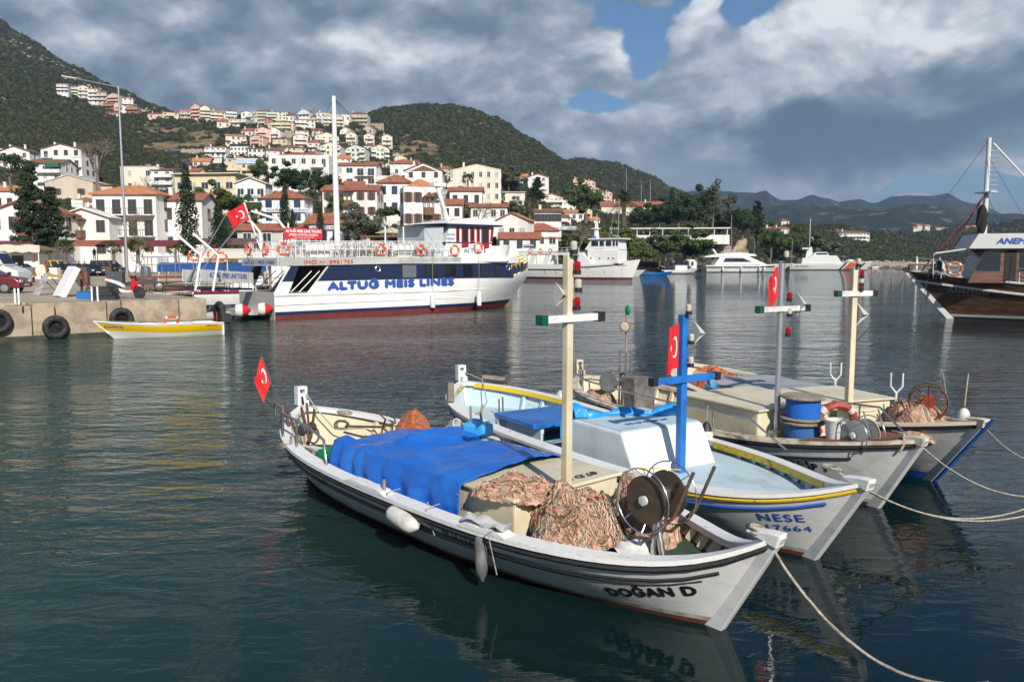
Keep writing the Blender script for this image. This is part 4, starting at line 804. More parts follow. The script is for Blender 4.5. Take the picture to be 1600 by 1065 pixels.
for i in range(4):
 TR('round',982+i*12,408,26,['clipped orange tree nearest the workboat bow','second clipped orange tree from the workboat','third clipped orange tree from the workboat','last clipped orange tree of the row, beside the kiosk'][i],d=196,wid=.8,lm=LF_YEL,seed=i,group='row of clipped orange trees')
 # scrub scattered over the slopes (nobody could count it)
protos=bpy.data.collections.new('scrub_shapes')
for i in range(8):
 rg=random.Random(50+i);mb=MB()
 for q in range(3 if i%2 else 2):mb.ball((rg.uniform(-.5,.5),rg.uniform(-.5,.5),rg.uniform(.1,.45)),rg.uniform(.5,.8),7,5,(1,1,rg.uniform(.7,1.0)),.22,rg)
 leaves(mb,(0,0,.4),.95,26,.2,rg,(1,1,.8),.8)
 o=bpy.data.objects.new('scrub_shape',mb.mesh('scrub_shape',[LG[[0,1,0,1,2,0,3,1][i]]]));protos.objects.link(o)
def gn_scatter(name,pts,scl,coll,label):
 me=bpy.data.meshes.new(name);me.from_pydata(pts,[],[]);a=me.attributes.new('size','FLOAT','POINT');a.data.foreach_set('value',scl)
 o=bpy.data.objects.new(name,me);COL.objects.link(o)
 ng=bpy.data.node_groups.new(name,'GeometryNodeTree');ng.interface.new_socket('Geometry',in_out='INPUT',socket_type='NodeSocketGeometry');ng.interface.new_socket('Geometry',in_out='OUTPUT',socket_type='NodeSocketGeometry')
 N=ng.nodes;L=ng.links;gi=N.new('NodeGroupInput');go=N.new('NodeGroupOutput');ip=N.new('GeometryNodeInstanceOnPoints');ci=N.new('GeometryNodeCollectionInfo');ci.inputs['Collection'].default_value=coll;ci.inputs['Separate Children'].default_value=True;ci.inputs['Reset Children'].default_value=True
 ip.inputs['Pick Instance'].default_value=True;na=N.new('GeometryNodeInputNamedAttribute');na.data_type='FLOAT';na.inputs['Name'].default_value='size'
 rv=N.new('FunctionNodeRandomValue');rv.data_type='FLOAT_VECTOR';rv.inputs[0].default_value=(-.15,-.15,0);rv.inputs[1].default_value=(.15,.15,6.28)
 L.new(gi.outputs[0],ip.inputs['Points']);L.new(ci.outputs[0],ip.inputs['Instance']);L.new(na.outputs[0],ip.inputs['Scale']);L.new(rv.outputs[0],ip.inputs['Rotation']);L.new(ip.outputs[0],go.inputs[0])
 md=o.modifiers.new('scatter','NODES');md.node_group=ng;tag(o,label,'shrubs',kind='stuff');return o
rg=random.Random(3);pts=[];scl=[]
def near_house(x,y):
 for(hx,hy,r)in FOOT:
  if abs(hx-x)<r and abs(hy-y)<r:return True
 return False
d=150.0
while d<1400:
 sp=max(1.5,d*.0055)*1.0;u=-60.0
 while u<1510:
  x=(u+rg.uniform(-.5,.5)*sp/d*FPX-800)/FPX*d;y=d+rg.uniform(-.5,.5)*sp*1.2
  uu=800+x/y*FPX;z=tz(x,y)
  if z>1.6:
   nz=mnoise.noise((x/40,y/40,2.2))+.6*mnoise.noise((x/12,y/12,9.2))
   town=(225<uu<650 and d<620)or(uu<=225 and d<300)or(650<=uu<1000 and d<330)
   terr_gap=(228<uu<350 and 320<d<590)or(612<uu<690 and 340<d<560)
   pr=.42 if town else .93
   if terr_gap:pr=.55
   if terr_gap and nz<.12:pr=.06
   elif not town and nz<-.45:pr=.5
   if rg.random()<pr and not(town and near_house(x,y)):
    if near_house(x,y)is False or d>620:
     pts.append((x,y,z-.1));scl.append(sp*rg.uniform(.5,1.0)*(1.25 if rg.random()<.1 else 1))
  u+=sp/d*FPX
 d+=sp*1.25
gn_scatter('hillside_scrub',pts,scl,protos,'dense green scrub covering the hillsides')
pts=[];scl=[]
d=640.0
while d<1250:
 u=1180.0
 while u<1640:
  x=(u-800)/FPX*d+rg.uniform(-2,2);pts.append((x,d+rg.uniform(-3,3),0));scl.append(d*.006*rg.uniform(.6,1.2));u+=6.0
 d+=d*.0075
 # drop the points onto the far hill
fh=[o for o in bpy.data.objects if o.name.startswith('hill')and o is not terr][0]
bv=BVHTree.FromObject(fh,bpy.context.evaluated_depsgraph_get());P2=[];S2=[]
for p,s_ in zip(pts,scl):
 h=bv.ray_cast(Vector((p[0],p[1],500)),Vector((0,0,-1)))
 if h[0]is not None and h[0].z>1.5 and rg.random()<.8:P2.append(tuple(h[0]));S2.append(s_)
gn_scatter('far_scrub',P2,S2,protos,'dark scrub covering the far shaded hill')
pts=[];scl=[]
for _ in range(5200):
 u=rg.uniform(-60,300);d_=rg.uniform(640,1180);x=(u-800)/FPX*d_;y=d_;z=tz(x,y);e_=(z-CAMH)/y;j=int(np.clip((u+420)/6,0,len(US)-1));crest=max(HT[j,90:-20]-CAMH)
 band_=mnoise.noise((x/60,y/60,3.3))+.7*mnoise.noise((x/20,y/20,1.1));ridge_e=max((HT[j,k]-CAMH)/DS[k]for k in range(100,len(DS),6))
 if e_>ridge_e-.022-.012*band_ and rg.random()<.8 or(band_>.62 and rg.random()<.25):pts.append((x,y,z));scl.append(rg.uniform(1.5,4.5))
for _ in range(900):
 u=rg.uniform(560,960);d_=rg.uniform(380,900);x=(u-800)/FPX*d_;z=tz(x,d_);
 if mnoise.noise((x/50,d_/50,6.3))>.2:pts.append((x,d_,z));scl.append(rg.uniform(.8,2.6))
RIDGE=(pts,scl)
# boulders along the headland shore
rocks=bpy.data.collections.new('boulder_shapes');RK=M('pale_rock',(.42,.36,.30),.95,col2=(.28,.24,.20),scale=1.2,bump=.5)
for i in range(4):
 q=random.Random(90+i);mb=MB().ball((0,0,.2),.7,6,4,(1.2,.9,.8),.3,q);o=bpy.data.objects.new('boulder_shape',mb.mesh('boulder_shape',[RK]));rocks.objects.link(o)
gn_scatter('hillside_rocks',RIDGE[0],RIDGE[1],rocks,'bare grey rock outcrops along the mountain crest')
pts=[];scl=[]
for _ in range(1500):
 u=rg.uniform(1255,1530);dd=np.interp(u,[1240,1300,1370,1430,1480,1515,1540],[352,367,372,377,382,386,392])+abs(rg.gauss(0,7));x=(u-800)/FPX*dd
 pts.append((x,dd,max(-.2,tz(x,dd)if u<1515 else-.2)));scl.append(rg.uniform(.5,1.9))
for _ in range(260):
 u=rg.uniform(1120,1190);dd=rg.uniform(256,272);x=(u-800)/FPX*dd;pts.append((x,dd,tz(x,dd)-.2));scl.append(rg.uniform(.8,2.6))
gn_scatter('shore_boulders',pts,scl,rocks,'pale boulders piled along the headland shore')
# -- fishing boats
PW=M('boat_white',(0.72,0.72,0.71),0.42,col2=(0.46,0.44,0.40),scale=2.6,bump=0.25,bscale=5,mscale=(.35,1,1.6),coat=.15,thr=(.50,.78),planks=2.6)
PCAP=M('gunwale_white',(0.74,0.74,0.73),0.5,col2=(0.50,0.45,0.40),scale=5,thr=(.60,.74),bump=.3,bscale=14)
PRED=M('antifouling_red',(0.15,0.035,0.025),0.7,col2=(0.06,0.03,0.025),scale=3);PBLK=M('black_rubber',(0.018,0.018,0.02),0.55,col2=(.06,.06,.06),scale=6,thr=(.6,.8));PBLU=M('blue_gloss',(0.02,0.17,0.55),0.35,col2=(0.015,.11,.38),scale=3)
PCR=M('cream_paint',(0.66,0.60,0.44),0.5,col2=(0.58,0.50,0.34),scale=2.5,bump=.15,bscale=4);PICE=M('ice_blue_paint',(0.47,0.61,0.67),0.55,col2=(0.36,0.42,0.40),scale=2.6,thr=(.5,.75),bump=.2,bscale=9)
PICE2=M('pale_cabin_paint',(0.66,0.72,0.75),0.5,col2=(0.55,0.56,0.52),scale=2.2,streak=True,thr=(.5,.8),bump=.12,bscale=7);PYEL=M('yellow_paint',(0.72,0.48,0.03),0.5,col2=(0.32,0.17,0.06),scale=7,thr=(.58,.66))
PGRN=M('green_mat',(0.03,0.06,0.035),0.95,col2=(.055,.085,.045),scale=3,bump=.4,bscale=80);PDK=M('dark_bilge',(0.018,0.022,0.026),0.8,col2=(.035,.035,.035),scale=3);RUST=M('rusty_iron',(0.13,0.065,0.04),0.85,col2=(0.08,0.05,0.035),scale=9,bump=.4)
ROPE=M('rope',(0.42,0.38,0.31),0.95,col2=(.26,.23,.19),scale=25,bump=.5,bscale=90);NET1=M('salmon_net',(0.58,0.36,0.25),0.95,col2=(0.27,0.16,0.11),scale=9,bump=1.0,bscale=38);NET2=M('orange_net',(0.62,0.17,0.07),0.95,col2=(0.36,0.10,0.06),scale=10,bump=1.0,bscale=40)
NSTR=M('net_strand',(0.76,0.55,0.43),0.95);NSTR2=M('net_strand_dark',(0.30,0.14,0.08),0.95);NGRN=M('green_line',(0.03,0.20,0.13),0.8);CORK=M('net_float',(0.42,0.14,0.10),0.6,col2=(.5,.25,.18),scale=12);STEEL=M('stainless_steel',(0.55,0.54,0.52),0.25,0.9,col2=(.33,.25,.18),scale=7,thr=(.5,.75));DISC=M('drum_steel',(0.10,0.085,0.07),0.45,.5,col2=(0.17,0.10,0.06),scale=5)
FEND=M('fender_white',(0.62,0.61,0.58),0.5,col2=(0.33,0.31,0.28),scale=5,thr=(.5,.75));FENDG=M('fender_grey',(0.10,0.105,0.11),0.6,col2=(.2,.19,.18),scale=5);FLAGR=M('flag_red',(0.62,0.012,0.02),0.75);FLAGW=M('flag_white',(0.8,0.8,0.8),0.8)
WOODG=M('weathered_wood',(0.30,0.25,0.20),0.9,col2=(.17,.13,.10),scale=4,streak=False,bump=.4,bscale=20);LAMPR=M('red_lens',(0.35,0.004,0.012),0.15,coat=.5);LAMPG=M('green_lens',(0.0,0.09,0.06),0.15,coat=.5);LENS=M('clear_lens',(0.55,0.52,0.42),0.12,coat=.5)
TARP=M('blue_tarpaulin',(0.012,0.12,0.52),0.42,col2=(0.02,0.16,0.58),scale=2,bump=.35,bscale=6,coat=.2);PLW=M('plastic_white',(0.70,0.70,0.68),0.4,col2=(.5,.5,.47),scale=4)
class Hull:
 def __init__(s,L,B,smid,sbow,sst,rb=.62,rs=.25,tm=.5,pb=3.0,ps=4.6,wf=.62,keel=.32,pw=2.9):
  s.pw=pw;s.L,s.B,s.smid,s.sbow,s.sst,s.rb,s.rs,s.tm,s.pb,s.ps,s.wf,s.keel=L,B,smid,sbow,sst,rb,rs,tm,pb,ps,wf,keel
 def sh(s,t):
  return s.smid+((s.sbow-s.smid)*((t-.5)/.5)**s.pw if t>.5 else(s.sst-s.smid)*((.5-t)/.5)**2.2)
 def b(s,t):
  t=min(max(t,0),1)
  return s.B*(1-((t-s.tm)/(1-s.tm))**s.pb)if t>=s.tm else s.B*(1-((s.tm-t)/s.tm)**s.ps)
 def ends(s,z):return s.rs*(1-z/s.sst),s.L-s.rb*(1-z/s.sbow)
 def half(s,t,z):
  sh=s.sh(t);q=max(0.0,1-z/sh);wf=s.wf-.22*max(0,(t-.6)/.4)-.1*max(0,(.35-t)/.35)
  if z>=0:g=1-(1-wf)*q**1.5
  else:g=wf*max(0.0,1-(-z/s.keel)**1.6)
  return s.b(t)*g
 def P(s,t,z,side=-1,off=0.0):
  a,c=s.ends(z);return Vector((a+t*(c-a),side*(s.half(t,z)+off),z))
 def T(s,x,z):a,c=s.ends(z);return(x-a)/(c-a)
 def ts(s,n):return[0.5-0.5*math.cos(math.pi*i/n)for i in range(n+1)]
def make_hull(name,label,H,org,head,pt=PW,pb=PRED,pin=PCR,pcap=PCAP,deckm=PDK,deckz=lambda t:.25,capw=.14,rails=((.06,.030,PBLK,0,1),(.185,.018,PBLK,0,.975),(.245,.009,PBLK,0,.965)),ribs=None,cat='fishing boat',band=.05,stemtop=.03,sternpost=.3,group='small wooden fishing boats moored side by side',ribm=None,bulk=0.0,namep='fishing_boat',deckrange=(0.0,1.0),planks=0):
 root=thing(namep,label,cat,org,R(head),group)
 N=44;ts=H.ts(N)
 def shell(levels,inset=0.0,flip=False):
  rows=[]
  for t in ts:
   row=[]
   for side in(-1,1):
    zs=levels(t);pts=[H.P(t,z,side,0)for z in zs]
    if inset:pts=[Vector((p.x,side*max(0,abs(p.y)-inset),p.z))for p in pts]
    row.append(pts)
   rows.append(row)
  return rows
 up=MB();nz=10
 rows=shell(lambda t:[band+(H.sh(t)-band)*i/nz for i in range(nz+1)])
 for k in(0,1):up.grid([r[k]for r in rows])
 up.build('hull',pt,root,smooth=30)
 lo=MB();rows=shell(lambda t:[-H.keel*.99+(band+H.keel*.99)*i/6 for i in range(7)])
 for k in(0,1):lo.grid([r[k]for r in rows])
 lo.build('hull_bottom',pb,root,smooth=30)
 if namep=='fishing_boat':
  for side in(-1,1):st_=MB();st_.grid([[H.P(t,z,side,.0025)for z in(band,band+.022,band+.045)]for t in ts]);st_.build('waterline_stain',M('waterline_scum',(.27,.24,.17),.8,col2=(.45,.43,.38),scale=9,thr=(.4,.6)),root)
 inn=MB();rows=shell(lambda t:[max(.03,deckz(t)-.05)+(H.sh(t)-max(.03,deckz(t)-.05)-.004)*i/5 for i in range(6)],.05)
 for k in(0,1):inn.grid([r[k]for r in rows])
 inn.build('inner_planking',pin,root,smooth=30)
 dk=MB();dk.grid([[Vector((p[0].x,p[0].y+.02,p[0].z)),Vector((p[0].x,0,p[0].z+.012)),Vector((p[1].x,p[1].y-.02,p[1].z))]for p in[[Vector((H.P(t,deckz(t)).x,sd*max(0,H.half(t,deckz(t))-.03),deckz(t)))for sd in(-1,1)]for t in ts if deckrange[0]<=t<=deckrange[1]]])
 dk.build('deck',deckm,root)
 cp=MB();rws=[]
 for side in(-1,1):
  rr=[]
  for t in ts:
   o=H.P(t,H.sh(t),side,.035);z=H.sh(t);yi=side*max(0.0,abs(o.y)-capw-.035+(0 if t<.9 else 0));
   if t>.97 or t<.03:yi=0.0
   rr.append([Vector((o.x,o.y,z-.01)),Vector((o.x,o.y,z+.035)),Vector((o.x,yi,z+.045)),Vector((o.x,yi,z-.02))])
  cp.grid(rr)
 cp.build('gunwale',pcap,root,smooth=25)
 for(dz,r_,m_,a,c)in rails:
  for side in(-1,1):
   mb=MB();mb.tube([H.P(t,H.sh(t)-dz,side,r_*.35)for t in[a+(c-a)*i/40 for i in range(41)]],r_,6);mb.build('rub_rail',m_,root,smooth=50)
   # stem and stern posts
 sm=MB();pts=[(H.ends(z)[1],z)for z in np.linspace(-H.keel,H.sbow+.05,8)]
 poly=[(x+.07,z)for x,z in pts]+[(x-.12,z)for x,z in pts[::-1]];sm.side(poly,-.045,.045);bevel(sm.build('stem',pt,root),.012)
 hd=MB();x1=H.ends(H.sbow)[1];hd.side([(x1-.24,H.sbow+.03),(x1+.05,H.sbow-.05),(x1+.085,H.sbow+.045+stemtop),(x1-.03,H.sbow+.045+stemtop),(x1-.24,H.sbow+.05)],-.065,.065);bevel(hd.build('stem_head',pcap,root),.015)
 sp=MB();pts=[(H.ends(z)[0],z)for z in np.linspace(-H.keel,H.sst,7)];poly=[(x-.06,z)for x,z in pts]+[(x+.10,z)for x,z in pts[::-1]];sp.side(poly,-.04,.04);sp.build('stern_post',pt,root)
 h0=H.sst+.04;px=MB()
 for(z0,z1,a,c)in((h0,h0+sternpost*.62,-.085,.085),(h0+sternpost*.86,h0+sternpost,-.085,.085)):px.box(-.10,.03,a,c,z0,z1)
 for sd in(-1,1):px.box(-.10,.03,sd*.085 if sd<0 else .045,-.045 if sd<0 else .085,h0+sternpost*.62,h0+sternpost*.86)
 px.box(.031,.15,-.05,.05,h0,h0+sternpost*.3);px.build('stern_head',pcap,root)
 if ribs:
  for(a,c,n)in ribs:
   for i in range(n):
    t=a+(c-a)*i/max(1,n-1)
    for side in(-1,1):
     zt=H.sh(t)-.02;zb=deckz(t);mb=MB();q0=H.P(t,zb,side,-.085);q1=H.P(t,zt,side,-.085)
     for q in(q0,q1):
      if abs(q.y)<.06 or q.y*side<0:q.y=side*.06
     mb.bar(q0,q1,.055,.07,up=(1,0,0));mb.build('rib',ribm or pin,root)
 return root
def hull_text(root,H,s,x0,z0,h,width,mat,side=-1,bold=.02,shear=0,space=1.0,rise=0.0):
 me=text_mesh(s,h=h,width=width,bold=bold,shear=shear,space=space)
 bm=bmesh.new();bm.from_mesh(me)
 bmesh.ops.triangulate(bm,faces=bm.faces[:]);bmesh.ops.subdivide_edges(bm,edges=[e for e in bm.edges if e.calc_length()>.05],cuts=2,use_grid_fill=False)
 for v in bm.verts:
  X,Z=v.co.x,v.co.z;x=(x0+X)if side<0 else(x0-X);z=z0+Z+rise*X
  p=H.P(H.T(x,z),z,side,.007);v.co=p
 bm.to_mesh(me);bm.free();me.materials.append(mat);me.name='lettering';o=bpy.data.objects.new('lettering',me);COL.objects.link(o);o.parent=root;o['kind']='part';del o['kind'];return o
def W2(root):
 return Matrix.Translation(root.location)@Matrix.Rotation(root.rotation_euler[2],4,'Z')
def onboat(root,x,y,z):return tuple(W2(root)@Vector((x,y,z)))
def rope_sag(a,b,sag,r=.012,n=18,mat=ROPE,label='',name='mooring_rope',cat='rope',jit=0.0,group=None):
 a,b=Vector(a),Vector(b);pts=[]
 for i in range(n+1):
  t=i/n;p=a.lerp(b,t);p.z-=sag*4*t*(1-t);p+=Vector((rnd.uniform(-jit,jit),rnd.uniform(-jit,jit),0));pts.append(p)
 o=MB().tube(pts,r,6).build(name,mat,smooth=60);tag(o,label,cat,group);return o
def coil(mb,c,r,n=5,rr=.009,rg=rnd,flat=.3):
 pts=[]
 for i in range(n*12):
  a=i/12*2*math.pi;k=r*(1+.18*math.sin(a*.37+1));pts.append(Vector(c)+Vector((math.cos(a)*k+rg.uniform(-.01,.01),math.sin(a)*k*.7+rg.uniform(-.01,.01),flat*.012*i/6+rg.uniform(0,.01))))
 mb.tube(pts,rr,5);return mb
def turkish_flag(label,top,bot_pts,w,drop,fold=.3,name='flag',seed=0):
 """flag hanging from a leaning staff: hoist from top to bot, fly edge drooping"""
 rg=random.Random(seed);top=Vector(top);bot=Vector(bot_pts);hoist=bot-top;mb=MB();rows=[]
 nx,ny=22,16
 out=Vector((w[0],w[1],0))
 def S(a,b):
  p=top+hoist*b+out*a;p.z-=drop*a**1.3*(1-.12*b)
  ph=a*9+b*2.0+seed;n_=Vector((-out.y,out.x,0)).normalized();return p+n_*math.sin(ph)*fold*.22*a*out.length+Vector((0,0,math.sin(ph*.7)*.01))
 for i in range(nx+1):rows.append([S(i/nx,j/ny)for j in range(ny+1)])
 mb.grid(rows);root=mb.build(name,FLAGR,smooth=True);tag(root,label,'flag')
 n_=Vector((-out.y,out.x,0)).normalized();asp=out.length/max(.01,hoist.length)
 for sg in(-1,1):
  cr=MB();pts=[];R1,R2=.25,.2;c1,c2=(.36,.5),(.41,.5)
  outer=[];inner=[]
  for k in range(25):
   an=R(38)+(2*math.pi-R(76))*k/24
   outer.append((c1[0]+R1*math.cos(an)*.7,c1[1]+R1*math.sin(an)))
  a0=outer[0];a1=outer[-1]
  an0=math.atan2((a0[1]-c2[1]),(a0[0]-c2[0])/.7)
  for k in range(25):
   an=an0+(2*math.pi-2*an0)*k/24;inner.append((c2[0]+R2*math.cos(an)*.7,c2[1]+R2*math.sin(an)))
  inner[0]=a0;inner[-1]=a1
  cr.grid([[S(a,b)+n_*sg*.004 for a,b in outer],[S(a,b)+n_*sg*.004 for a,b in inner]])
  star=[]
  for k in range(10):
   rr=.10 if k%2==0 else .04;an=math.pi+k*math.pi/5;star.append(S(.60+rr*math.cos(an)*.7,.5+rr*math.sin(an))+n_*sg*.004)
  c=S(.60,.5)+n_*sg*.004;cr.add([c]+star,[(0,k+1,(k+1)%10+1)for k in range(10)])
  cr.build('crescent_and_star',FLAGW,root)
 return root
def lamp_unit(parent,loc,lens,ax='z',r=.036,h=.12,nm='navigation_lamp'):
 l=MB().lathe([(r*1.1,0),(r*1.15,h*.35),(r*.9,h*.4)],10).build(nm,PBLK,parent,smooth=True,loc=loc);MB().lathe([(r*.9,h*.4),(r,h*.5),(r,h),(r*.6,h*1.12)],10).build('lens',lens,l,smooth=True);return l
def mast(parent,x,y,z0,z1,w,mat,armz=None,arm=.75,armm=None,lean=(0,0),ends=(PBLK,LAMPG),round_=False,lamps=(),cone=None):
 q=MB()
 if round_:q.tube([(x,y,z0),(x+lean[0],y+lean[1],z1)],w/2,14)
 else:q.bar((x,y,z0),(x+lean[0],y+lean[1],z1),w,w,up=(1,0,0))
 m=q.build('mast',mat,parent,smooth=round_)
 if not round_:bevel(m,.012)
 def at(z):t=(z-z0)/(z1-z0);return Vector((x+lean[0]*t,y+lean[1]*t,z))
 if armz:
  c=at(armz);a=MB().bar(c+Vector((w*.62,-arm/2,0)),c+Vector((w*.62,arm/2,.0)),w*.5,w*.85).build('crossbar',armm or mat,m)
  for sd,mm in((-1,ends[1]),(1,ends[0])):MB().box(-.05,.05,-.04,.04,-.05,.05).build('side_lamp',mm,a,loc=tuple(c+Vector((w*.62,sd*(arm/2+.042),0))))
 for(dz,dy,ln)in lamps:lamp_unit(m,tuple(at(dz)+Vector((w*.9,dy,0))),ln)
 if cone:
  c=at(cone[0])+Vector(cone[1]);s_=cone[2];r=MB();P6=[Vector(v)*s_ for v in((1,-.3,0),(-.35,-.3,0),(0,1.25,-.1),(0,0,0),(0,-.3,1.15),(0,-.3,-1.15))]
  r.add([c+p for p in P6],[(0,4,1,5),(2,4,5),(0,2,1)]);r.build('radar_reflector',M('reflector_grey',(.50,.50,.49),.6),m)
 return m
def fender(label,loc,axis,r,l,mat=FEND,hang=None,cat='fender'):
 ax=Vector(axis).normalized();q=ax.to_track_quat('Z','Y').to_matrix().to_4x4()
 t=thing('fender',label,cat,loc)
 MB().lathe([(.015,-l/2-.05),(r*.35,-l/2-.03),(r*.8,-l/2+.02),(r,-l/2+.08),(r*1.03,0),(r,l/2-.08),(r*.8,l/2-.02),(r*.35,l/2+.03),(.015,l/2+.05)],14,q).build('bladder',mat,t,smooth=True)
 e=ax*(l/2+.04)
 if hang is not None:
  h=Vector(hang)-Vector(loc);MB().tube([e,e.lerp(h,.5)+Vector((0,0,-.04)),h],.008,5).build('lanyard',ROPE,t)
 return t
def net_heap(label,loc,rx,ry,h,seed,mat=NET1,strands=260,floats=26,rz=0,lip=None,name='fishing_net'):
 rg=random.Random(seed);t=thing(name,label,'fishing net',loc,rz)
 def S(a,r_):
  k=1+.16*math.sin(a*2+seed)+.10*math.sin(a*3.7+seed*2);x,y=math.cos(a)*rx*r_*k,math.sin(a)*ry*r_*k
  z=h*(1-r_**3.0)*(1+.42*mnoise.noise((x*4+seed,y*4,0)))+.10*h*mnoise.noise((x*14,y*14,seed))+.05*abs(math.sin(a*13+r_*5+seed))*r_*(1-r_*.5)
  return Vector((x,y,max(z,0)-.01))
 rows=[[S(2*math.pi*j/72,i/22)for j in range(72)]for i in range(1,23)]
 mb=MB();mb.grid(rows,closed=True);n0=len(mb.v);mb.add([S(0,.01)]+rows[0],[(0,j+1,(j+1)%72+1)for j in range(72)]);mb.build('netting',mat,t,smooth=True)
 s1,s2,s3=MB(),MB(),MB()
 for i in range(strands):
  a=rg.uniform(0,6.28);r0=rg.uniform(.05,.8);pts=[];dr=rg.uniform(.02,.07);da=rg.gauss(0,.09)
  for k in range(rg.randint(6,12)):
   r0=min(1.03,r0+dr);a+=da+rg.gauss(0,.05);p=S(a,r0);pts.append(p+Vector((0,0,rg.uniform(.0,.028))))
   if r0>1.0:break
  (s1,s2,s1,s3 if i%3==0 else s2)[i%4].tube(pts,rg.uniform(.0015,.0035)if i%4!=3 else .005,3,cap=False)
 tag(s1.build('strands',NSTR if mat is NET1 else mat,t),kind='stuff');tag(s2.build('strands',NSTR2,t),kind='stuff');tag(s3.build('strands',NGRN,t),kind='stuff')
 fm=MB().lathe([(.004,-.035),(.016,-.028),(.024,-.008),(.024,.008),(.016,.028),(.004,.035)],9).mesh('float',[CORK],smooth=True)
 for i in range(floats):
  p=S(rg.uniform(0,6.28),rg.uniform(.25,.98));inst('float',fm,t,tuple(p+Vector((0,0,.012))),(rg.uniform(0,3),rg.uniform(0,3),rg.uniform(0,3)),(rg.uniform(.7,1.0),)*3)
 return t
def railing(name,parent,pts,posts,r=.018,mat=STEEL,low=None):
 mb=MB();mb.tube(pts,r,8);o=mb.build(name,mat,parent,smooth=60)
 for(a,b)in posts:MB().tube([a,b],r*.9,8).build('rail_post',mat,o,smooth=60)
 return o
 # ============ boat one: DOGAN D
H1=Hull(8.60,1.20,.60,.95,.90,rb=.54,rs=.30,pb=3.5,ps=4.6,pw=13)
a1=R(-48.7);o1=(-3.52+.08*.76,12.96+.08*.65,0)
dz1=lambda t:.28 if t<.7 else .28+.17*min(1,(t-.7)/.08)
B1=make_hull('doghan','nearest white fishing boat with black rub rails, blue tarpaulin and net drum',H1,o1,-48.7,deckm=PGRN,deckz=dz1,capw=.15,pin=PCR,ribs=[(.12,.34,7),(.76,.955,8)],deckrange=(.0,1))
hull_text(B1,H1,'DOĞAN D',7.22,.165,.10,.76,INKK,bold=.06,space=1.1,rise=.22);hull_text(B1,H1,'07.D.1121',5.42,.432,.088,.50,INKK,bold=.012,rise=0)
MB().grid([[Vector((H1.P(t,.30).x,sd*(H1.half(t,.30)-.06),.325))for sd in(-1,0,1)]for t in[.01+.39*i/12 for i in range(13)]]).build('cockpit_sole',PDK,B1)
cb=MB();cb.box(3.2,6.17,-.78,.78,.30,.87);bevel(cb.build('cabin',PCR,B1),.02)
cb=MB();cb.box(3.16,6.21,-.82,.82,.875,.915);rf=bevel(cb.build('cabin_roof',PCR,B1),.012)
text('lettering','07.D.112',INKK,rf,(6.0,.55,.93),(R(-90),0,R(-90)),h=.1,width=.62)
mast(B1,6.33,-.20,.34,3.36,.085,PCR,armz=2.72,arm=.74,armm=PCAP,lamps=((3.36,0,LENS),(3.16,.05,LAMPR),(2.98,.07,LENS),(2.80,.05,LAMPR)),cone=(2.98,(-.02,-.12,-.02),.11))
tb=MB();tb.tube([(6.2,-.55,.92),(6.74,0,2.6)],.004,4)
# slim planks and thwarts aft
for(x0,y0,x1,y1)in((1.2,-.62,3.2,-.30),(1.9,.35,3.3,.38)):MB().bar((x0,y0,.56),(x1,y1,.60),.10,.04).build('plank',PCAP,B1)
for i in range(2):MB().bar((.75,-.62+i*.1,.55),(1.7,-.78+i*.1,.55),.05,.05).build('spar',WOODG,B1)
MB().box(1.55,1.72,-1.16,-.86,.70,.74).build('oar_block',WOODG,B1)
for(t,l)in((.47,.42),(.72,.30)):
 pd=MB();rows=[]
 for i in range(9):
  tt=t+l*(i/8-.5)*.26;p=H1.P(tt,H1.sh(tt),-1,.04);k=math.sin(math.pi*min(1,max(0,(i/8)*1.6 if i<5 else(1-i/8)*1.6)))**.3 if 0<i<8 else 0
  rows.append([p+Vector((0,0,.03)),p+Vector((0,0,.035+.045*k)),p+Vector((0,.15,.04+.045*k)),p+Vector((0,.15,.03))])
 pd.grid(rows);pd.build('chafing_pad',PCAP,B1)
for(t,hh)in((.51,.2),(.2,.16)):p=H1.P(t,H1.sh(t),-1,-.04);MB().tube([p,p+Vector((0,0,hh))],.02,8).build('thole_pin',WOODG,B1)
MB().torus(H1.P(.33,H1.sh(.33)-.17,-1,.004),.035,.014,(0,1,0),12,6).build('scupper',RUST,B1)
# stern rail frame (galvanised arches)
r1=railing('stern_rail',B1,[(1.35,-.98,.74),(1.35,-.98,1.12),(1.9,-1.03,1.10),(2.55,-1.08,1.04),(2.78,-1.09,.98),(2.84,-1.09,.66)],[((1.9,-1.04,.70),(1.9,-1.03,1.10))],.02)
r2=railing('stern_rail',B1,[(.55,-.74,.80),(.60,-.74,1.14),(1.0,-.8,1.12),(1.35,-.98,1.10)],[((.9,-.80,.76),(.95,-.8,1.12))],.018)
# rusty winch and engine gear at the stern
t=thing('net_winch','tangle of rusty winch gear between the stern rails of the nearest boat','winch',onboat(B1,1.15,-.55,.34),a1)
for i in range(4):MB().tube([(rnd.uniform(-.25,.25),rnd.uniform(-.2,.2),0),(rnd.uniform(-.2,.2),rnd.uniform(-.15,.15),.35),(rnd.uniform(-.3,.3),rnd.uniform(-.2,.2),.78)],.022,6).build('strut',RUST,t)
MB().torus((0,0,.62),.16,.018,(.4,1,.2),16,6).build('wheel',RUST,t);MB().torus((.25,.02,.40),.12,.016,(1,.4,.2),16,6).build('wheel',RUST,t);MB().lathe([(.06,-.14),(.09,-.12),(.06,0),(.09,.12),(.06,.14)],10,mtx((0,.05,.45),(R(90),0,.4))).build('spool',DARKM,t);MB().tube([(-.2,.1,.78),(-.24,.1,.9)],.02,6).build('handle',PBLK,t)
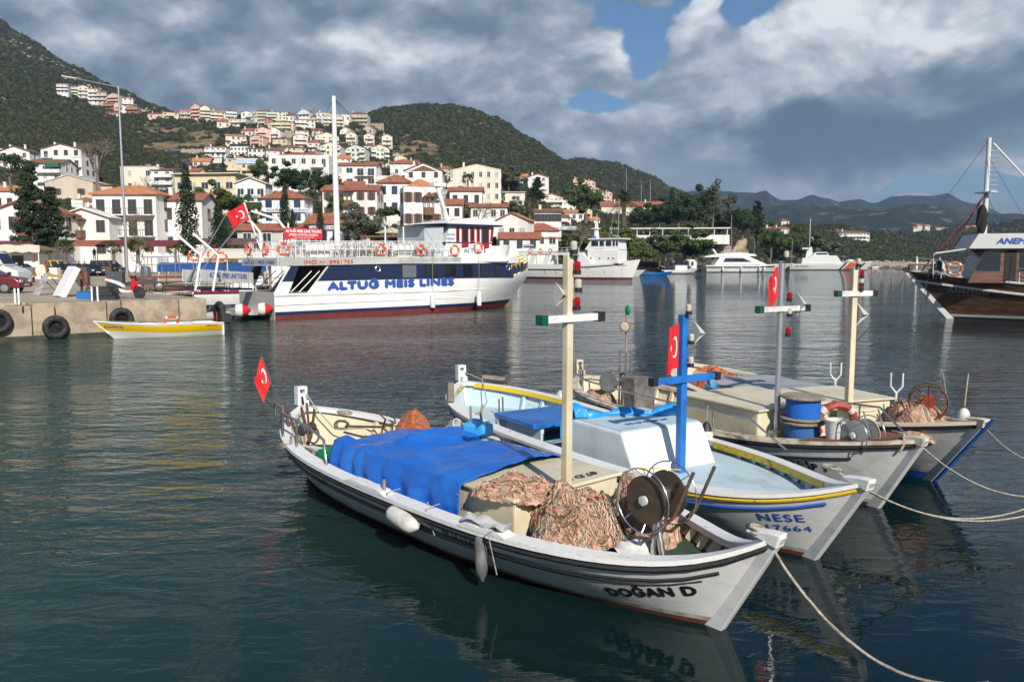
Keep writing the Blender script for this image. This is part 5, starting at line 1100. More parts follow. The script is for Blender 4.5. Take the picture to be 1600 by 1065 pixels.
# tarpaulin
tp=MB();rows=[];nX,nY=70,60
prof=[(0.80,.80),(.72,.955),(.3,1.02),(-.2,1.0),(-.6,.97),(-.84,.935),(-.885,.80),(-.90,.60),(-.915,.45)]
cum=[0]
for p,q in zip(prof,prof[1:]):cum.append(cum[-1]+math.hypot(q[0]-p[0],q[1]-p[1]))
for i in range(nX+1):
 a=i/nX;x=2.5+a*2.95;row=[]
 for j in range(nY+1):
  b=j/nY;L_=b*cum[-1];y=np.interp(L_,cum,[p[0]for p in prof]);z=np.interp(L_,cum,[p[1]for p in prof])
  aft=max(0,(.34-a)/.34)
  if b>.62:z+=0
  z=z+aft*(-.16)*(1-0.3*b)if b<.7 else z-aft*.02
  y2=y*(1-.10*aft)
  x2=x+(.30*b-.1)*(1-a)+(-.15*a*(1-b))
  fold=(max(0,b-.60)/.40);amp=.018+.075*fold*(1-.45*a)+.04*aft
  w=math.sin(a*21+b*2.2+2*mnoise.noise((a*3,b*2,1)))*amp+mnoise.noise((a*9,b*5,2))*.05*(fold+.25)+.05*abs(mnoise.noise((a*14+b*5,b*11,3)))-.05*abs(mnoise.noise((a*6-b*6,b*6+a*3,8)))-abs(math.sin((a*2.4-b*1.3)*5))*.016
  ridge_=-.05*math.exp(-((a-.52)/.05)**2)*(1-fold)+.06*math.exp(-((a-.30-.1*b)/.06)**2)*(1-fold)
  if fold>0:y2-=abs(w)*.9*fold+.02+.16*fold*max(0,.75-a)**1.5;z+=w*(1-fold)*.5
  else:z+=w*.55+ridge_
  if z<H1.sh(.5)+.03 and fold>.5:y2=max(y2,-1.02)
  row.append(Vector((x2,y2,max(z,.42))))
 rows.append(row)
tp.grid(rows);tpo=tp.build('tarpaulin',TARP,smooth=True,loc=tuple(B1.location),rz=a1);tag(tpo,'bright blue tarpaulin draped over the aft half of the cream cabin','tarpaulin')
em=MB().torus((0,0,0),.014,.004,n=10,m=4).mesh('eyelet',[STEEL])
for j in range(2,nY,6):
 q_=rows[-1][j];inst('eyelet',em,tpo,(q_.x-.03,q_.y,q_.z+.006)if j<38 else(q_.x-.03,q_.y-.006,q_.z),(0,0,0)if j<38 else(R(90),0,0))
for i in range(6,nX,8):q_=rows[i][-1];inst('eyelet',em,tpo,(q_.x,q_.y-.006,q_.z+.03),(R(90),0,0))
sm=tpo.modifiers.new('thickness','SOLIDIFY');sm.thickness=.006
# nets on the foredeck
net_heap('large salmon net heap with red floats spilling over the foredeck in front of the cabin',onboat(B1,6.58,-.33,.57),.68,.43,.40,4,strands=1100,floats=22,rz=a1)
net_heap('smaller net heap behind the foredeck mast, against the drum',onboat(B1,6.78,.42,.42),.50,.36,.54,9,strands=260,floats=20,rz=a1)
net_heap('flat fold of brown net laid over the cabin edge and hanging to the deck',onboat(B1,5.95,-.55,.86),.46,.34,.17,12,strands=200,floats=8,rz=a1)
# white plastic sheet by the nets
mb=MB();rows=[[Vector((x*.5,y*.22,.05*math.sin(x*9)+.05*mnoise.noise((x*5,y*5,3))+.04))for y in np.linspace(-1,1,10)]for x in np.linspace(-.6,.6,16)]
mb.grid(rows);o=mb.build('plastic_sheet',PLW,smooth=True,loc=onboat(B1,7.22,-.35,.58),rz=a1);tag(o,'crumpled white plastic sheet under the bow end of the salmon net','plastic sheet')
mb=MB();rows=[[Vector((x,y*.1+.03*math.sin(x*11),.03*math.sin(x*17+y*3)+.02))for y in np.linspace(-1,1,6)]for x in np.linspace(-.3,.3,14)]
mb.grid(rows);o=mb.build('white_rag',PLW,smooth=True,loc=onboat(B1,6.05,-1.06,.69),rz=a1);tag(o,'frayed white rag tied on the rail above the grey fender','rag')
# net drum
dr=thing('net_drum','net hauling drum with two dark steel discs inside wire cage rings at the bow','net drum',onboat(B1,7.50,-.20,.30),a1)
def cage(t,R_,y,nsp=7,r=.008):
 c=MB().torus((0,y,0),R_,r,(0,1,0),32,6).build('cage_ring',STEEL,t,smooth=60)
 return c
def drum(dr,zc,Rd,Rc,half,m=DISC,spokes=8):
 for sg in(-1,1):
  d=MB().lathe([(.05,-.012),(Rd*.55,-.03*1),(Rd*.9,-.004),(Rd,-.008),(Rd,.008),(Rd*.9,.012),(.05,.006)],32,mtx((0,sg*half,zc),(R(-90)*sg,0,0))).build('disc',m,dr,smooth=True)
  MB().lathe([(.02,0),(.045,.0),(.045,.03),(.02,.035)],14,mtx((0,sg*(half+.02),zc),(R(-90)*sg,0,0))).build('hub_cap',PLW,d,smooth=True)
  rg_=MB().torus((0,sg*(half+.05),zc),Rc,.007,(0,1,0),36,6).build('cage_ring',STEEL,dr,smooth=60)
  for k in range(spokes):an=2*math.pi*k/spokes;MB().tube([(Rd*math.cos(an),sg*half,zc+Rd*math.sin(an)),(Rc*math.cos(an),sg*(half+.05),zc+Rc*math.sin(an))],.005,4).build('spoke',STEEL,rg_)
 MB().lathe([(.08,-half),(.08,half)],16,mtx((0,0,zc),(R(90),0,0))).build('axle',STEEL,dr,smooth=40)
drum(dr,.82,.225,.30,.155)
MB().tube([(0,.16,.82),(0,.42,.80)],.055,10).build('motor',RUST,dr,smooth=40)
MB().tube([(0,.0,0),(0,.02,.78)],.05,10).build('pedestal',STEEL,dr,smooth=40);MB().tube([(.16,-.04,.12),(.02,.0,.55)],.032,10).build('brace',STEEL,dr,smooth=40)
for y in(-.02,.30):MB().tube([(-.22,y-.12,.42),(.02,y-.10,.45),(.24,y-.02,.70),(.38,y+.06,1.12)],.017,8).build('fairlead_arm',M('worn_rod',(.10,.085,.075),.5,.4,col2=(.2,.13,.09),scale=14),dr,smooth=40)
# odds and ends
t=thing('bucket','tipped white bucket wedged behind the orange net','bucket',onboat(B1,2.72,.88,.74),rot=(R(62),R(10),a1+1.9));MB().lathe([(.10,0),(.145,.29),(.155,.30),(.14,.295),(.095,.01)],20).build('pail',PLW,t,smooth=40);MB().torus((0,0,.3),.15,.008,n=24).build('rim',PLW,t)
t=thing('jerrican','light blue plastic jerrican standing on the far rail by the tarpaulin','jerrican',onboat(B1,3.62,.80,.90),a1+.3)
mb=MB();mb.box(-.19,.19,-.13,.13,0,.19);j=mb.build('body',M('light_blue_plastic',(.06,.36,.70),.35),t);bevel(j,.05,4);MB().tube([(-.12,0,.185),(-.1,0,.225),(.06,0,.225),(.08,0,.185)],.018,8).build('handle',MATS['light_blue_plastic'],t,smooth=40);MB().lathe([(.035,.18),(.035,.21)],12,mtx((.13,.05,0))).build('cap',PLW,t)
t=thing('crate','green plastic fish crate half under the tarpaulin','crate',onboat(B1,2.35,-.55,.42),a1+.25);mb=MB();GC=M('green_plastic',(.015,.22,.09),.5)
for(a,b_,c,d_)in((-.3,.3,-.22,-.20),(-.3,.3,.20,.22),(-.3,-.28,-.2,.2),(.28,.3,-.2,.2)):MB().box(a,b_,c,d_,.02,.28).build('side_panel',GC,t)
MB().box(-.3,.3,-.22,.22,0,.02).build('base',GC,t)
net_heap('bright orange net heaped on the far rail beside the white bucket',onboat(B1,2.15,.72,.58),.42,.30,.40,21,mat=NET2,strands=200,floats=0,rz=a1)
t=thing('anchor','rusty four-pronged grapnel anchor lying on the far side deck','anchor',onboat(B1,1.35,.45,.66),a1+.2)
MB().tube([(-.55,0,0),(.25,.05,.08)],.018,8).build('shank',RUST,t,smooth=40)
for k in range(4):
 an=k*math.pi/2+.4;MB().tube([(.25,.05,.08),(.38,.05+.16*math.cos(an),.08+.16*math.sin(an)),(.26,.05+.27*math.cos(an),.08+.27*math.sin(an)),(.12,.05+.28*math.cos(an),.08+.28*math.sin(an))],[.018,.017,.014,.006],7).build('fluke',RUST,t,smooth=40)
mb=MB();coil(mb,(0,0,0),.2,7,.012);o=mb.build('anchor_chain',RUST,loc=onboat(B1,1.35,.5,.36),rz=a1);tag(o,'pile of rusty anchor chain beside the grapnel','chain')
mb=MB();coil(mb,(0,0,0),.13,3,.012);o=mb.build('rope_coil',ROPE,loc=onboat(B1,.95,.25,.9),rz=a1);tag(o,'loose pale rope coil hung near the stern post of the nearest boat','rope')
o=MB().tube([onboat(B1,.08,.04,1.12),onboat(B1,.45,.05,.9),onboat(B1,.7,.2,.62),onboat(B1,1.0,.25,.66),onboat(B1,1.3,.4,.7)],.011,6).build('stern_line',ROPE,smooth=60);tag(o,'pale line running from the stern post down to the grapnel','rope')
t=thing('forked_crutch','forked driftwood oar crutch behind the white bucket','crutch',onboat(B1,3.3,1.02,.66),a1)
MB().tube([(0,0,0),(0,0,.25)],.025,7).build('stem',WOODG,t,smooth=60)
for sg in(-1,1):MB().tube([(0,0,.22),(.03,sg*.09,.32),(0,sg*.09,.46),(.02,sg*.11,.6)],[.022,.02,.018,.014],7).build('prong',WOODG,t,smooth=60)
MB().torus((0,0,.26),.045,.012,n=12,m=5).build('lashing',ROPE,t)
fender('fat white fender lying against the side of the nearest boat',onboat(B1,4.80,-1.22,.46),(math.cos(a1),math.sin(a1),-.10),.105,.48,hang=onboat(B1,5.05,-1.05,.68))
fender('long dark grey fender hanging under the white rag',onboat(B1,6.06,-1.13,.38),(-.05,.05,1),.062,.42,mat=FENDG,hang=onboat(B1,6.1,-1.10,.70))
for(x,l)in((4.45,.4),(5.22,.3),(6.25,.42)):p=onboat(B1,x,-1.20,.68);q=onboat(B1,x+.05,-1.10,.68-l);o=MB().tube([onboat(B1,x,-1.02,.69),p,(q[0]-.02,q[1]-.03,q[2])],.006,5).build('lanyard',ROPE);tag(o,['thin lanyard left of the fat white fender','thin lanyard just right of the fat white fender','frayed line hanging right of the dark grey fender'][(4.45,5.22,6.25).index(x)],'rope')
fp=MB().tube([onboat(B1,.38,-.52,.9),onboat(B1,.12,-.72,1.82)],.012,6).build('flagpole',DARKM);tag(fp,'thin leaning flagpole at the stern of the nearest boat','flagpole')
turkish_flag('red flag with white crescent drooping from the stern pole of the nearest boat',onboat(B1,.12,-.72,1.81),onboat(B1,.22,-.62,1.42),(-.10,-.08),.40,fold=.7,seed=2)
# mooring line with a lashing at the stem head
sp=onboat(B1,8.48,0,1.0)
rope_sag(sp,G(1545,1066,.35),.42,.013,26,label='nearest mooring rope running from the bow of the nearest boat out of the picture',jit=.004)
mb=MB()
for k in range(4):mb.torus((0,0,k*.02),.06+.008*(k%2),.010,(.2,.1,1),14,5)
o=mb.build('rope_lashing',ROPE,loc=onboat(B1,8.44,0,.96),rz=a1);tag(o,'rope lashed round the stem head of the nearest boat','rope')
# ============ boat two: NESE
H2=Hull(8.92,1.22,.66,.98,.90,rb=.62,rs=.28,pb=3.7,ps=4.6,pw=9)
a2=R(-58.4)
B2=make_hull('nese','second fishing boat with ice-blue decks, yellow rail line and a blue mast',H2,(-1.0,15.72,0),-58.4,deckm=PICE,pin=PICE,deckz=lambda t:.46 if t<.62 else .56,capw=.17,rails=((.05,.022,PYEL,.5,1),(.16,.02,INKB,0,.98)),ribs=[(.12,.36,6),(.72,.93,7)],ribm=PICE)
for sd in(-1,1):
 for(a,c)in((.03,.40),(.66,.93)):
  mb=MB();mb.grid([[H2.P(t,H2.sh(t),sd,-.175)+Vector((0,0,.04)),H2.P(t,H2.sh(t),sd,-.178)+Vector((0,0,-.045))]for t in np.linspace(a,c,20)]);o=mb.build('coaming_strip',PYEL,B2)
hull_text(B2,H2,'NESE',7.95,.41,.095,.40,INKB,bold=.02,space=1.2,rise=.12);hull_text(B2,H2,'1317664',7.80,.27,.075,.58,INKB,bold=.01,space=1.15,rise=.12)
hull_text(B2,H2,'07.09.D.015',4.25,.40,.12,.62,INKB,bold=0)
ck=MB();zt=1.08;ck.side([(4.68,.46),(6.30,.5),(5.98,zt),(4.73,zt)],-.84,.60);bevel(ck.build('cabin',PICE2,B2),.04,3)
rf=MB().box(4.76,5.94,-.80,.56,zt+.002,zt+.012).build('cabin_roof',PICE,B2);text('lettering','07.09.D.0155',INKB,rf,(5.6,.25,zt+.02),(R(-90),0,R(-90)),h=.09,width=.74)
hb=MB().box(2.95,4.12,-.98,.55,.80,.87).build('engine_hatch',PBLU,B2);bevel(hb,.01)
for y in(-.8,.4):MB().box(3.0,4.08,y-.03,y+.03,.46,.80).build('hatch_side',PICE,B2)
MB().box(2.97,3.05,-.97,.5,.46,.80).build('hatch_end',PICE,B2);MB().box(4.13,4.66,-.9,.6,.465,.475).build('engine_well',PDK,B2)
mast(B2,6.40,-.20,.5,2.62,.10,PBLU,armz=1.80,arm=1.0,ends=(PBLK,PBLK),lamps=((2.62,0,LENS),(2.24,.06,LENS),(1.95,.06,LENS)),cone=(2.42,(.02,.2,-.04),.14))
bevel(MB().box(6.32,6.62,-.42,.02,.525,.55).build('mast_step',PICE2,B2),.01)
t=thing('cloth','crumpled sky-blue plastic cloth bunched along the aft edge of the ice-blue cabin','cloth',onboat(B2,0,0,0),a2);mb=MB();rows=[]
for i in range(40):
 a=i/39;y=-.84+a*1.42;x=4.83+a*.55+.05*math.sin(a*9);r_=.065+.03*math.sin(a*14)+(.07 if a<.12 else 0)+(.05 if a>.8 else 0)
 rows.append([Vector((x+math.cos(b)*r_*(1+.3*mnoise.noise((a*9,b,1))),y,zt+.035+max(-.02,math.sin(b)*r_*(1+.4*mnoise.noise((a*12,b*2,5))))))for b in np.linspace(0,2*math.pi,14)[:-1]])
mb.grid(rows,closed=True);mb.build('roll',M('skyblue_plastic',(.02,.28,.68),.35,bump=.6,bscale=22),t,smooth=50)
mb=MB();mb.grid([[Vector((4.80+.12*(1-a*.7)*math.cos(b),-.88+.05*math.sin(b*2)-.03*a,zt+.04-.32*a))for b in np.linspace(0,3.1,8)]for a in np.linspace(0,1,10)]);mb.build('hanging_corner',MATS['skyblue_plastic'],t,smooth=50)
MB().tube([(4.80,-.9,zt-.3),(4.62,-1.0,.72)],.006,4).build('tie_cord',PBLU,t)
o=MB().tube([onboat(B2,6.45,-.25,.62),onboat(B2,6.5,-.75,.72),onboat(B2,6.4,-1.0,.74),onboat(B1,6.9,.95,.70)],.008,5).build('yellow_line',PYEL);tag(o,'thin yellow line from the blue mast foot to the nearest boat','rope')
for(x,y)in((1.35,.15),(1.5,-.02)):MB().tube([(x,y,.46),(x-.05,y+.02,.78)],.016,6).build('rowlock_pin',RUST,B2)
MB().bar((.5,-.50,.98),(1.5,-1.0,.86),.11,.05).build('rail_block',WOODG,B2);MB().bar((.62,.62,1.0),(.25,.35,1.02),.12,.06).build('rail_block',WOODG,B2)
fender('stubby dirty fender tied at the stern of the ice-blue boat',onboat(B2,2.05,-1.22,.52),(math.cos(a2),math.sin(a2),0),.10,.30,mat=M('fender_dirty',(.34,.29,.24),.7,col2=(.2,.16,.13),scale=6),hang=onboat(B2,2.35,-1.1,.76))
fender('dull white fender amidships on the ice-blue boat',onboat(B2,3.45,-1.30,.52),(math.cos(a2),math.sin(a2),.06),.095,.36,hang=onboat(B2,3.7,-1.12,.74))
o=MB().tube([onboat(B2,.05,.05,1.1),onboat(B2,.4,.25,.98),onboat(B2,.75,.15,.6),onboat(B2,1.1,-.2,.5),onboat(B2,1.2,-.45,.49)],.011,6).build('stern_line',ROPE,smooth=60);tag(o,'slack brown line from the stern post across the ice-blue deck','rope')
turkish_flag('limp red flag hanging against the blue mast',onboat(B2,6.40,-.27,2.52),onboat(B2,6.40,-.27,1.95),(-.16,-.07),.12,fold=.9,seed=5)
for k,(u,v,z)in enumerate(((1660,768,.5),(1660,786,.42))):
 rope_sag(onboat(B2,8.6,0,1.04),G(u,v,z),.42-.06*k,.012,24,label=['upper of the two mooring ropes from the bow of the ice-blue boat','lower of the two mooring ropes from the bow of the ice-blue boat'][k])
mb=MB();coil(mb,(0,0,0),.09,3,.012);o=mb.build('rope_lashing',ROPE,loc=onboat(B2,8.5,0,1.06),rz=a2);tag(o,'brown rope knotted round the stem of the ice-blue boat','rope')
# ============ boat three: GARIP
H3=Hull(7.74,1.14,.72,1.0,.88,rb=.60,rs=.28,pb=3.0,ps=4.2)
a3=R(-60.8);DECKB=M('worn_brown_deck',(.30,.22,.16),.85,col2=(.40,.32,.25),scale=3,bump=.3,bscale=12)
B3=make_hull('garip','third fishing boat with a cream cabin, two blue cable spools and a red-brown foredeck',H3,(1.42,16.75,0),-60.8,deckm=DECKB,pin=PCR,deckz=lambda t:.45 if t<.4 else .64,capw=.13,pcap=M('cap_cream',(.62,.56,.44),.6,col2=(.35,.28,.2),scale=6),rails=((.05,.03,PBLK,.3,1),(.22,.018,PBLK,.4,.93)),ribs=[(.14,.34,5)])
hull_text(B3,H3,'GARİP 1',6.15,.44,.10,.55,INKK,bold=.03);hull_text(B3,H3,'00610',6.3,.30,.06,.42,INKK)
ck=MB();ck.box(4.1,5.75,-.78,.75,.5,1.14);bevel(ck.build('cabin',PCR,B3),.03);ck=MB();ck.box(4.05,5.8,-.82,.79,1.142,1.165);rf=ck.build('cabin_roof',PCR,B3);text('lettering','07.D.1196',INKK,rf,(5.5,.3,1.172),(R(-90),0,R(-90)),h=.08,width=.6)
mast(B3,5.84,-.50,.66,3.3,.085,STEELP,armz=2.62,arm=.85,armm=PLW,round_=True,lamps=((3.3,0,LENS),(2.72,.09,LAMPR),(2.22,.08,LAMPR),(2.5,.1,LENS)),cone=(2.72,(0,.36,-.05),.16));MB().box(5.8,5.95,-.62,-.38,.8,.86).build('mast_bracket',PCR,B3)
FD=M('redbrown_felt',(.28,.10,.06),.9,col2=(.2,.07,.045),scale=4,bump=.3,bscale=25);MB().grid([[Vector((H3.P(t,.9).x,sd*max(.02,H3.half(t,H3.sh(t))-.02),H3.sh(t)+.052))for sd in(-1,0,1)]for t in np.linspace(.84,.975,7)]).build('foredeck',FD,B3)
CABR=railing('side_rail',B3,[(.5,-.72,1.0),(.6,-.74,1.22),(1.8,-1.08,1.1),(3.0,-1.14,1.08),(4.2,-1.16,1.08),(5.9,-1.14,1.12),(6.5,-1.02,.76)],[((1.1,-.9,.8),(1.1,-.9,1.17)),((1.9,-1.05,.76),(1.9,-1.06,1.1)),((3.0,-1.1,.73),(3.0,-1.12,1.08)),((4.2,-1.12,.73),(4.2,-1.14,1.08)),((5.2,-1.1,.73),(5.2,-1.13,1.1))],.016)
railing('side_rail',B3,[(5.9,.6,1.2),(6.6,.75,1.2),(7.2,.55,.9)],[((6.3,.7,.8),(6.3,.7,1.2))],.016)
def cable_spool(label,loc,up):
 t=thing('cable_spool',label,'cable spool',loc,group='blue line spools stacked by the mast')
 MB().lathe([(.30,0),(.31,.02),(.30,.03)],24).build('lower_flange',WOODG,t);MB().lathe([(.235,.03),(.24,.16),(.235,.30)],24).build('blue_winding',M('blue_twine',(.01,.13,.52)if up else(.03,.13,.34),.8,bump=1,bscale=60),t,smooth=True);MB().lathe([(.30,.30),(.31,.32),(.30,.335)],24).build('upper_flange',WOODG,t);return t
cable_spool('upper of two stacked wooden spools wound with bright blue line',onboat(B3,6.2,-.38,1.075),True);MATS.pop('blue_twine');cable_spool('lower of two stacked wooden spools wound with dull blue line',onboat(B3,6.2,-.38,.72),False)
LIFE=M('faded_red_plastic',(.30,.045,.03),.55,col2=(.38,.10,.07),scale=8)
def lifebuoy(label,loc,R_=.36,r=.07,rot=(0,0,0),mat=None,bands=4,cat='life ring',group=None,scale=None):
 t=thing('life_ring',label,cat,loc,rot=rot,group=group);mat=mat or LIFE
 MB().torus((0,0,0),R_,r,(0,1,0),28,8).build('ring',mat,t,smooth=True)
 for k in range(bands):
  a=math.pi/4+k*math.pi/2;q=[Vector((math.cos(a+s_)*R_,0,math.sin(a+s_)*R_))for s_ in(-.14,-.05,.05,.14)];MB().tube(q,r*1.06,8).build('band',PLW,t,smooth=60)
 return t
lifebuoy('faded red life ring leaning behind the blue spools',onboat(B3,6.35,.12,1.0),.27,.06,(R(12),0,a3+1.1))
t=thing('bucket','white pail between the blue spools and the small drum','bucket',onboat(B3,6.72,-.32,.72),a3);MB().lathe([(.12,0),(.15,.42),(.155,.43),(.14,.42),(.11,.01)],20).build('pail',PLW,t,smooth=40)
dr=thing('net_drum','small wire net drum with clear plastic discs on the third boat','net drum',onboat(B3,7.05,-.25,.72),a3)
drum(dr,.28,.20,.24,.13,m=M('cloudy_plastic',(.35,.35,.33),.3),spokes=6);MB().bar((-.35,-.2,.03),(0,-.16,.28),.04).build('strut',DARKM,dr);MB().bar((-.35,.2,.03),(0,.16,.28),.04).build('strut',DARKM,dr)
for y in(-.1,.2):MB().tube([(.1,y,.05),(.22,y,.3),(.1,y,.62)],.012,6).build('fairlead_arm',STEEL,dr)
# stern gear of the third boat
t=thing('hauler_stand','steel line hauler with round plate and spotlight, stern of the third boat','line hauler',onboat(B3,1.9,-.35,.47),a3)
MB().lathe([(.19,-.015),(.2,0),(.19,.015)],24,mtx((-.1,-.2,.55),(R(90),0,.5))).build('plate',STEEL,t);MB().box(.35,.75,-.25,.2,0,.72).build('control_box',M('worn_steel',(.30,.29,.28),.5,.5,col2=(.18,.15,.13),scale=5),t)
for(x,y)in((.1,-.1),(.1,.15),(.3,-.1)):MB().tube([(x,y,0),(x,y,1.15)],.018,6).build('upright',STEEL,t)
MB().tube([(.1,-.1,1.15),(.3,-.1,1.15)],.018,6).build('crosspiece',STEEL,t);MB().tube([(.16,0,.6),(.16,0,1.95)],.022,8).build('lamp_pole',WOODG,t);MB().torus((.16,-.05,.62),.12,.02,(0,1,0)).build('pulley',DARKM,t)
sl=MB().lathe([(.07,-.06),(.105,.0),(.105,.03),(.09,.035)],18,mtx((.20,-.06,1.62),(R(90),0,.5))).build('spotlight',M('copper_red',(.45,.14,.08),.5),t,smooth=40);MB().lathe([(.085,.036),(.06,.05)],18,mtx((.20,-.06,1.62),(R(90),0,.5))).build('lens',LENS,sl)
MB().ball((.2,0,1.93),.07,8,6,(1,.6,1.3)).build('green_cap',M('green_cap',(.0,.25,.11),.6),t,smooth=True)
net_heap('faded orange net packed inside the stern rail of the third boat',onboat(B3,1.5,-.55,.47),.42,.36,.34,33,strands=120,floats=6,rz=a3)
t=thing('buoy','clear glass-like float bottle hanging at the stern of the third boat','float',onboat(B3,.75,-.95,.55));MB().lathe([(.03,-.2),(.1,-.16),(.11,0),(.1,.12),(.03,.2)],14).build('bottle',M('cloudy_bottle',(.5,.48,.42),.2),t,smooth=True)
t=thing('buoy','white buoy with a black neck hanging from the rail of the third boat','buoy',onboat(B3,5.2,-1.25,.78));MB().lathe([(.08,-.14),(.1,-.1),(.1,0),(.085,.03)],14).build('float',PLW,t,smooth=True);MB().lathe([(.086,.03),(.05,.12),(.015,.17)],14).build('neck',PBLK,t,smooth=True);MB().tube([(0,0,.17),(.02,.03,.4)],.008,4).build('lanyard',ROPE,t)
turkish_flag('red flag hanging folded beside the metal mast of the third boat',onboat(B3,5.84,-.57,3.22),onboat(B3,5.84,-.57,2.75),(-.13,-.06),.16,fold=.9,seed=8)
rope_sag(onboat(B3,7.65,0,1.02),G(1670,770,.4),.30,.012,22,label='mooring rope from the red-brown foredeck of the third boat')
o=MB().tube([onboat(B3,7.3,.05,1.06),onboat(B3,7.55,-.06,1.08),onboat(B3,7.6,-.13,.95),onboat(B3,7.55,-.14,.85)],.016,6).build('rope_end',ROPE,smooth=60);tag(o,'frayed rope end hanging at the bow of the third boat','rope')
# ============ boat four
H4=Hull(8.15,1.2,.66,1.03,.90,rb=.85,rs=.28,pb=2.9,ps=4.2)
a4=R(-71.5)
B4=make_hull('blue line','farthest of the four moored fishing boats, with a bright blue stem edge',H4,(4.0,18.75,0),-71.5,deckm=PCR,pin=PCR,deckz=lambda t:.42 if t<.5 else .6,capw=.14,pcap=M('cap_cream2',(.66,.60,.46),.6),pb=PBLU,band=.12,rails=((.05,.025,PBLK,.5,1),(.30,.028,PBLU,.55,.93),(.42,.012,PBLK,.75,.93)),ribs=[(.14,.36,6)])
mb=MB();pts=[(H4.ends(z)[1],z)for z in np.linspace(0,H4.sbow+.1,8)];mb.side([(x+.11,z)for x,z in pts]+[(x+.072,z)for x,z in pts[::-1]],-.03,.03);mb.build('stem_edge',PBLU,B4)
ck=MB();ck.box(4.7,6.0,-.95,.45,.5,1.0);bevel(ck.build('cabin',PCR,B4),.03);MB().box(4.65,6.05,-.99,.49,1.002,1.03).build('cabin_roof',PCR,B4)
mb=MB();rows=[[Vector((x,y,.98-.12*abs(y)**2+.03*mnoise.noise((x*3,y*3,1))))for y in np.linspace(-.9,.9,12)]for x in np.linspace(2.7,4.7,16)];mb.grid(rows);o=mb.build('grey_cover',M('grey_canvas',(.33,.35,.38),.85,col2=(.26,.27,.3),scale=2),smooth=True,loc=tuple(B4.location),rz=a4);tag(o,'flat grey canvas cover aft of the cabin of the farthest moored boat','canvas cover')
mast(B4,6.12,-.52,.6,3.2,.10,PCR,armz=2.78,arm=.62,armm=PLW,lamps=((3.2,0,LENS),(3.02,.07,LAMPR),(2.90,.07,LENS),(2.82,.07,LAMPR)),cone=(2.45,(0,.12,0),.17))
net_heap('orange-brown net heap on the foredeck of the farthest moored boat',onboat(B4,6.95,.0,.64),.62,.55,.52,41,strands=220,floats=14,rz=a4)
net_heap('orange net piled at the stern of the farthest moored boat',onboat(B4,1.55,-.05,.48),.6,.5,.45,44,mat=NET2,strands=160,floats=0,rz=a4)
dr=thing('net_drum','spoked rusty net wheel with a red core above the farthest foredeck net','net drum',onboat(B4,7.15,.05,.66),a4+.8)
for sg in(-1,1):
 rg_=MB().torus((0,sg*.16,.52),.26,.016,(0,1,0),30,6).build('wheel',RUST,dr,smooth=60)
 for k in range(8):an=k*math.pi/4;MB().tube([(0,sg*.16,.52),(.26*math.cos(an),sg*.16,.52+.26*math.sin(an))],.009,4).build('spoke',RUST,rg_)
MB().lathe([(.09,-.16),(.09,.16)],14,mtx((0,0,.52),(R(90),0,0))).build('core',M('red_plastic',(.42,.02,.02),.4),dr,smooth=40);MB().tube([(0,0,0),(0,0,.45)],.04,8).build('pedestal',RUST,dr)
for y in(-.14,.22):MB().tube([(.12,y,.2),(.25,y,.5),(.16,y,.98)],.016,6).build('fairlead_arm',STEEL,dr)
t=thing('bucket','blue and white bucket beside the orange stern net','bucket',onboat(B4,2.15,-.6,.5),rot=(.5,.2,0));MB().lathe([(.12,0),(.16,.3),(.15,.3),(.11,.01)],16).build('pail',M('skyblue_pail',(.2,.5,.8),.5),t,smooth=40)
t=thing('bucket','white tub beside the blue pail at the stern of the farthest boat','bucket',onboat(B4,2.6,-.5,.5));MB().lathe([(.12,0),(.16,.26),(.15,.26),(.11,.01)],16).build('pail',PLW,t,smooth=40)
MB().bar((1.9,-.8,.95),(3.4,-.35,.95),.10,.07).build('oar',PLW,B4)
for(x,y,lab)in((4.2,.85,'pale forked crutch nearest the metal mast'),(5.7,.85,'pale forked crutch behind the farthest cabin')):
 t=thing('forked_crutch',lab,'crutch',onboat(B4,x,y,.7),a4);MB().tube([(0,0,0),(0,0,.35)],.02,6).build('stem',PLW,t)
 for sg in(-1,1):MB().tube([(0,0,.33),(sg*.06,sg*.07,.45),(sg*.05,sg*.08,.68)],.016,6).build('prong',PLW,t)
t=thing('cool_box','cream ribbed cool box in front of the farthest cabin','cool box',onboat(B4,6.4,-.6,.62),a4);bevel(MB().box(-.18,.22,-.25,.2,0,.34).build('body',PCR,t),.03);MB().box(-.19,.23,-.26,.21,.345,.40).build('lid',PCR,t)
t=thing('buoy','white dan buoy with a rope-wound stick behind the farthest net','buoy',onboat(B4,7.3,.6,.9));MB().ball((0,0,.06),.085,10,8,(1,1,1.3)).build('float',PLW,t,smooth=True);MB().tube([(0,0,.2),(.03,0,.7)],.014,5).build('stick',ROPE,t)
rope_sag(onboat(B4,8.05,0,1.1),G(1680,716,.5),.30,.010,20,label='thin mooring rope from the blue-edged bow of the farthest moored boat')
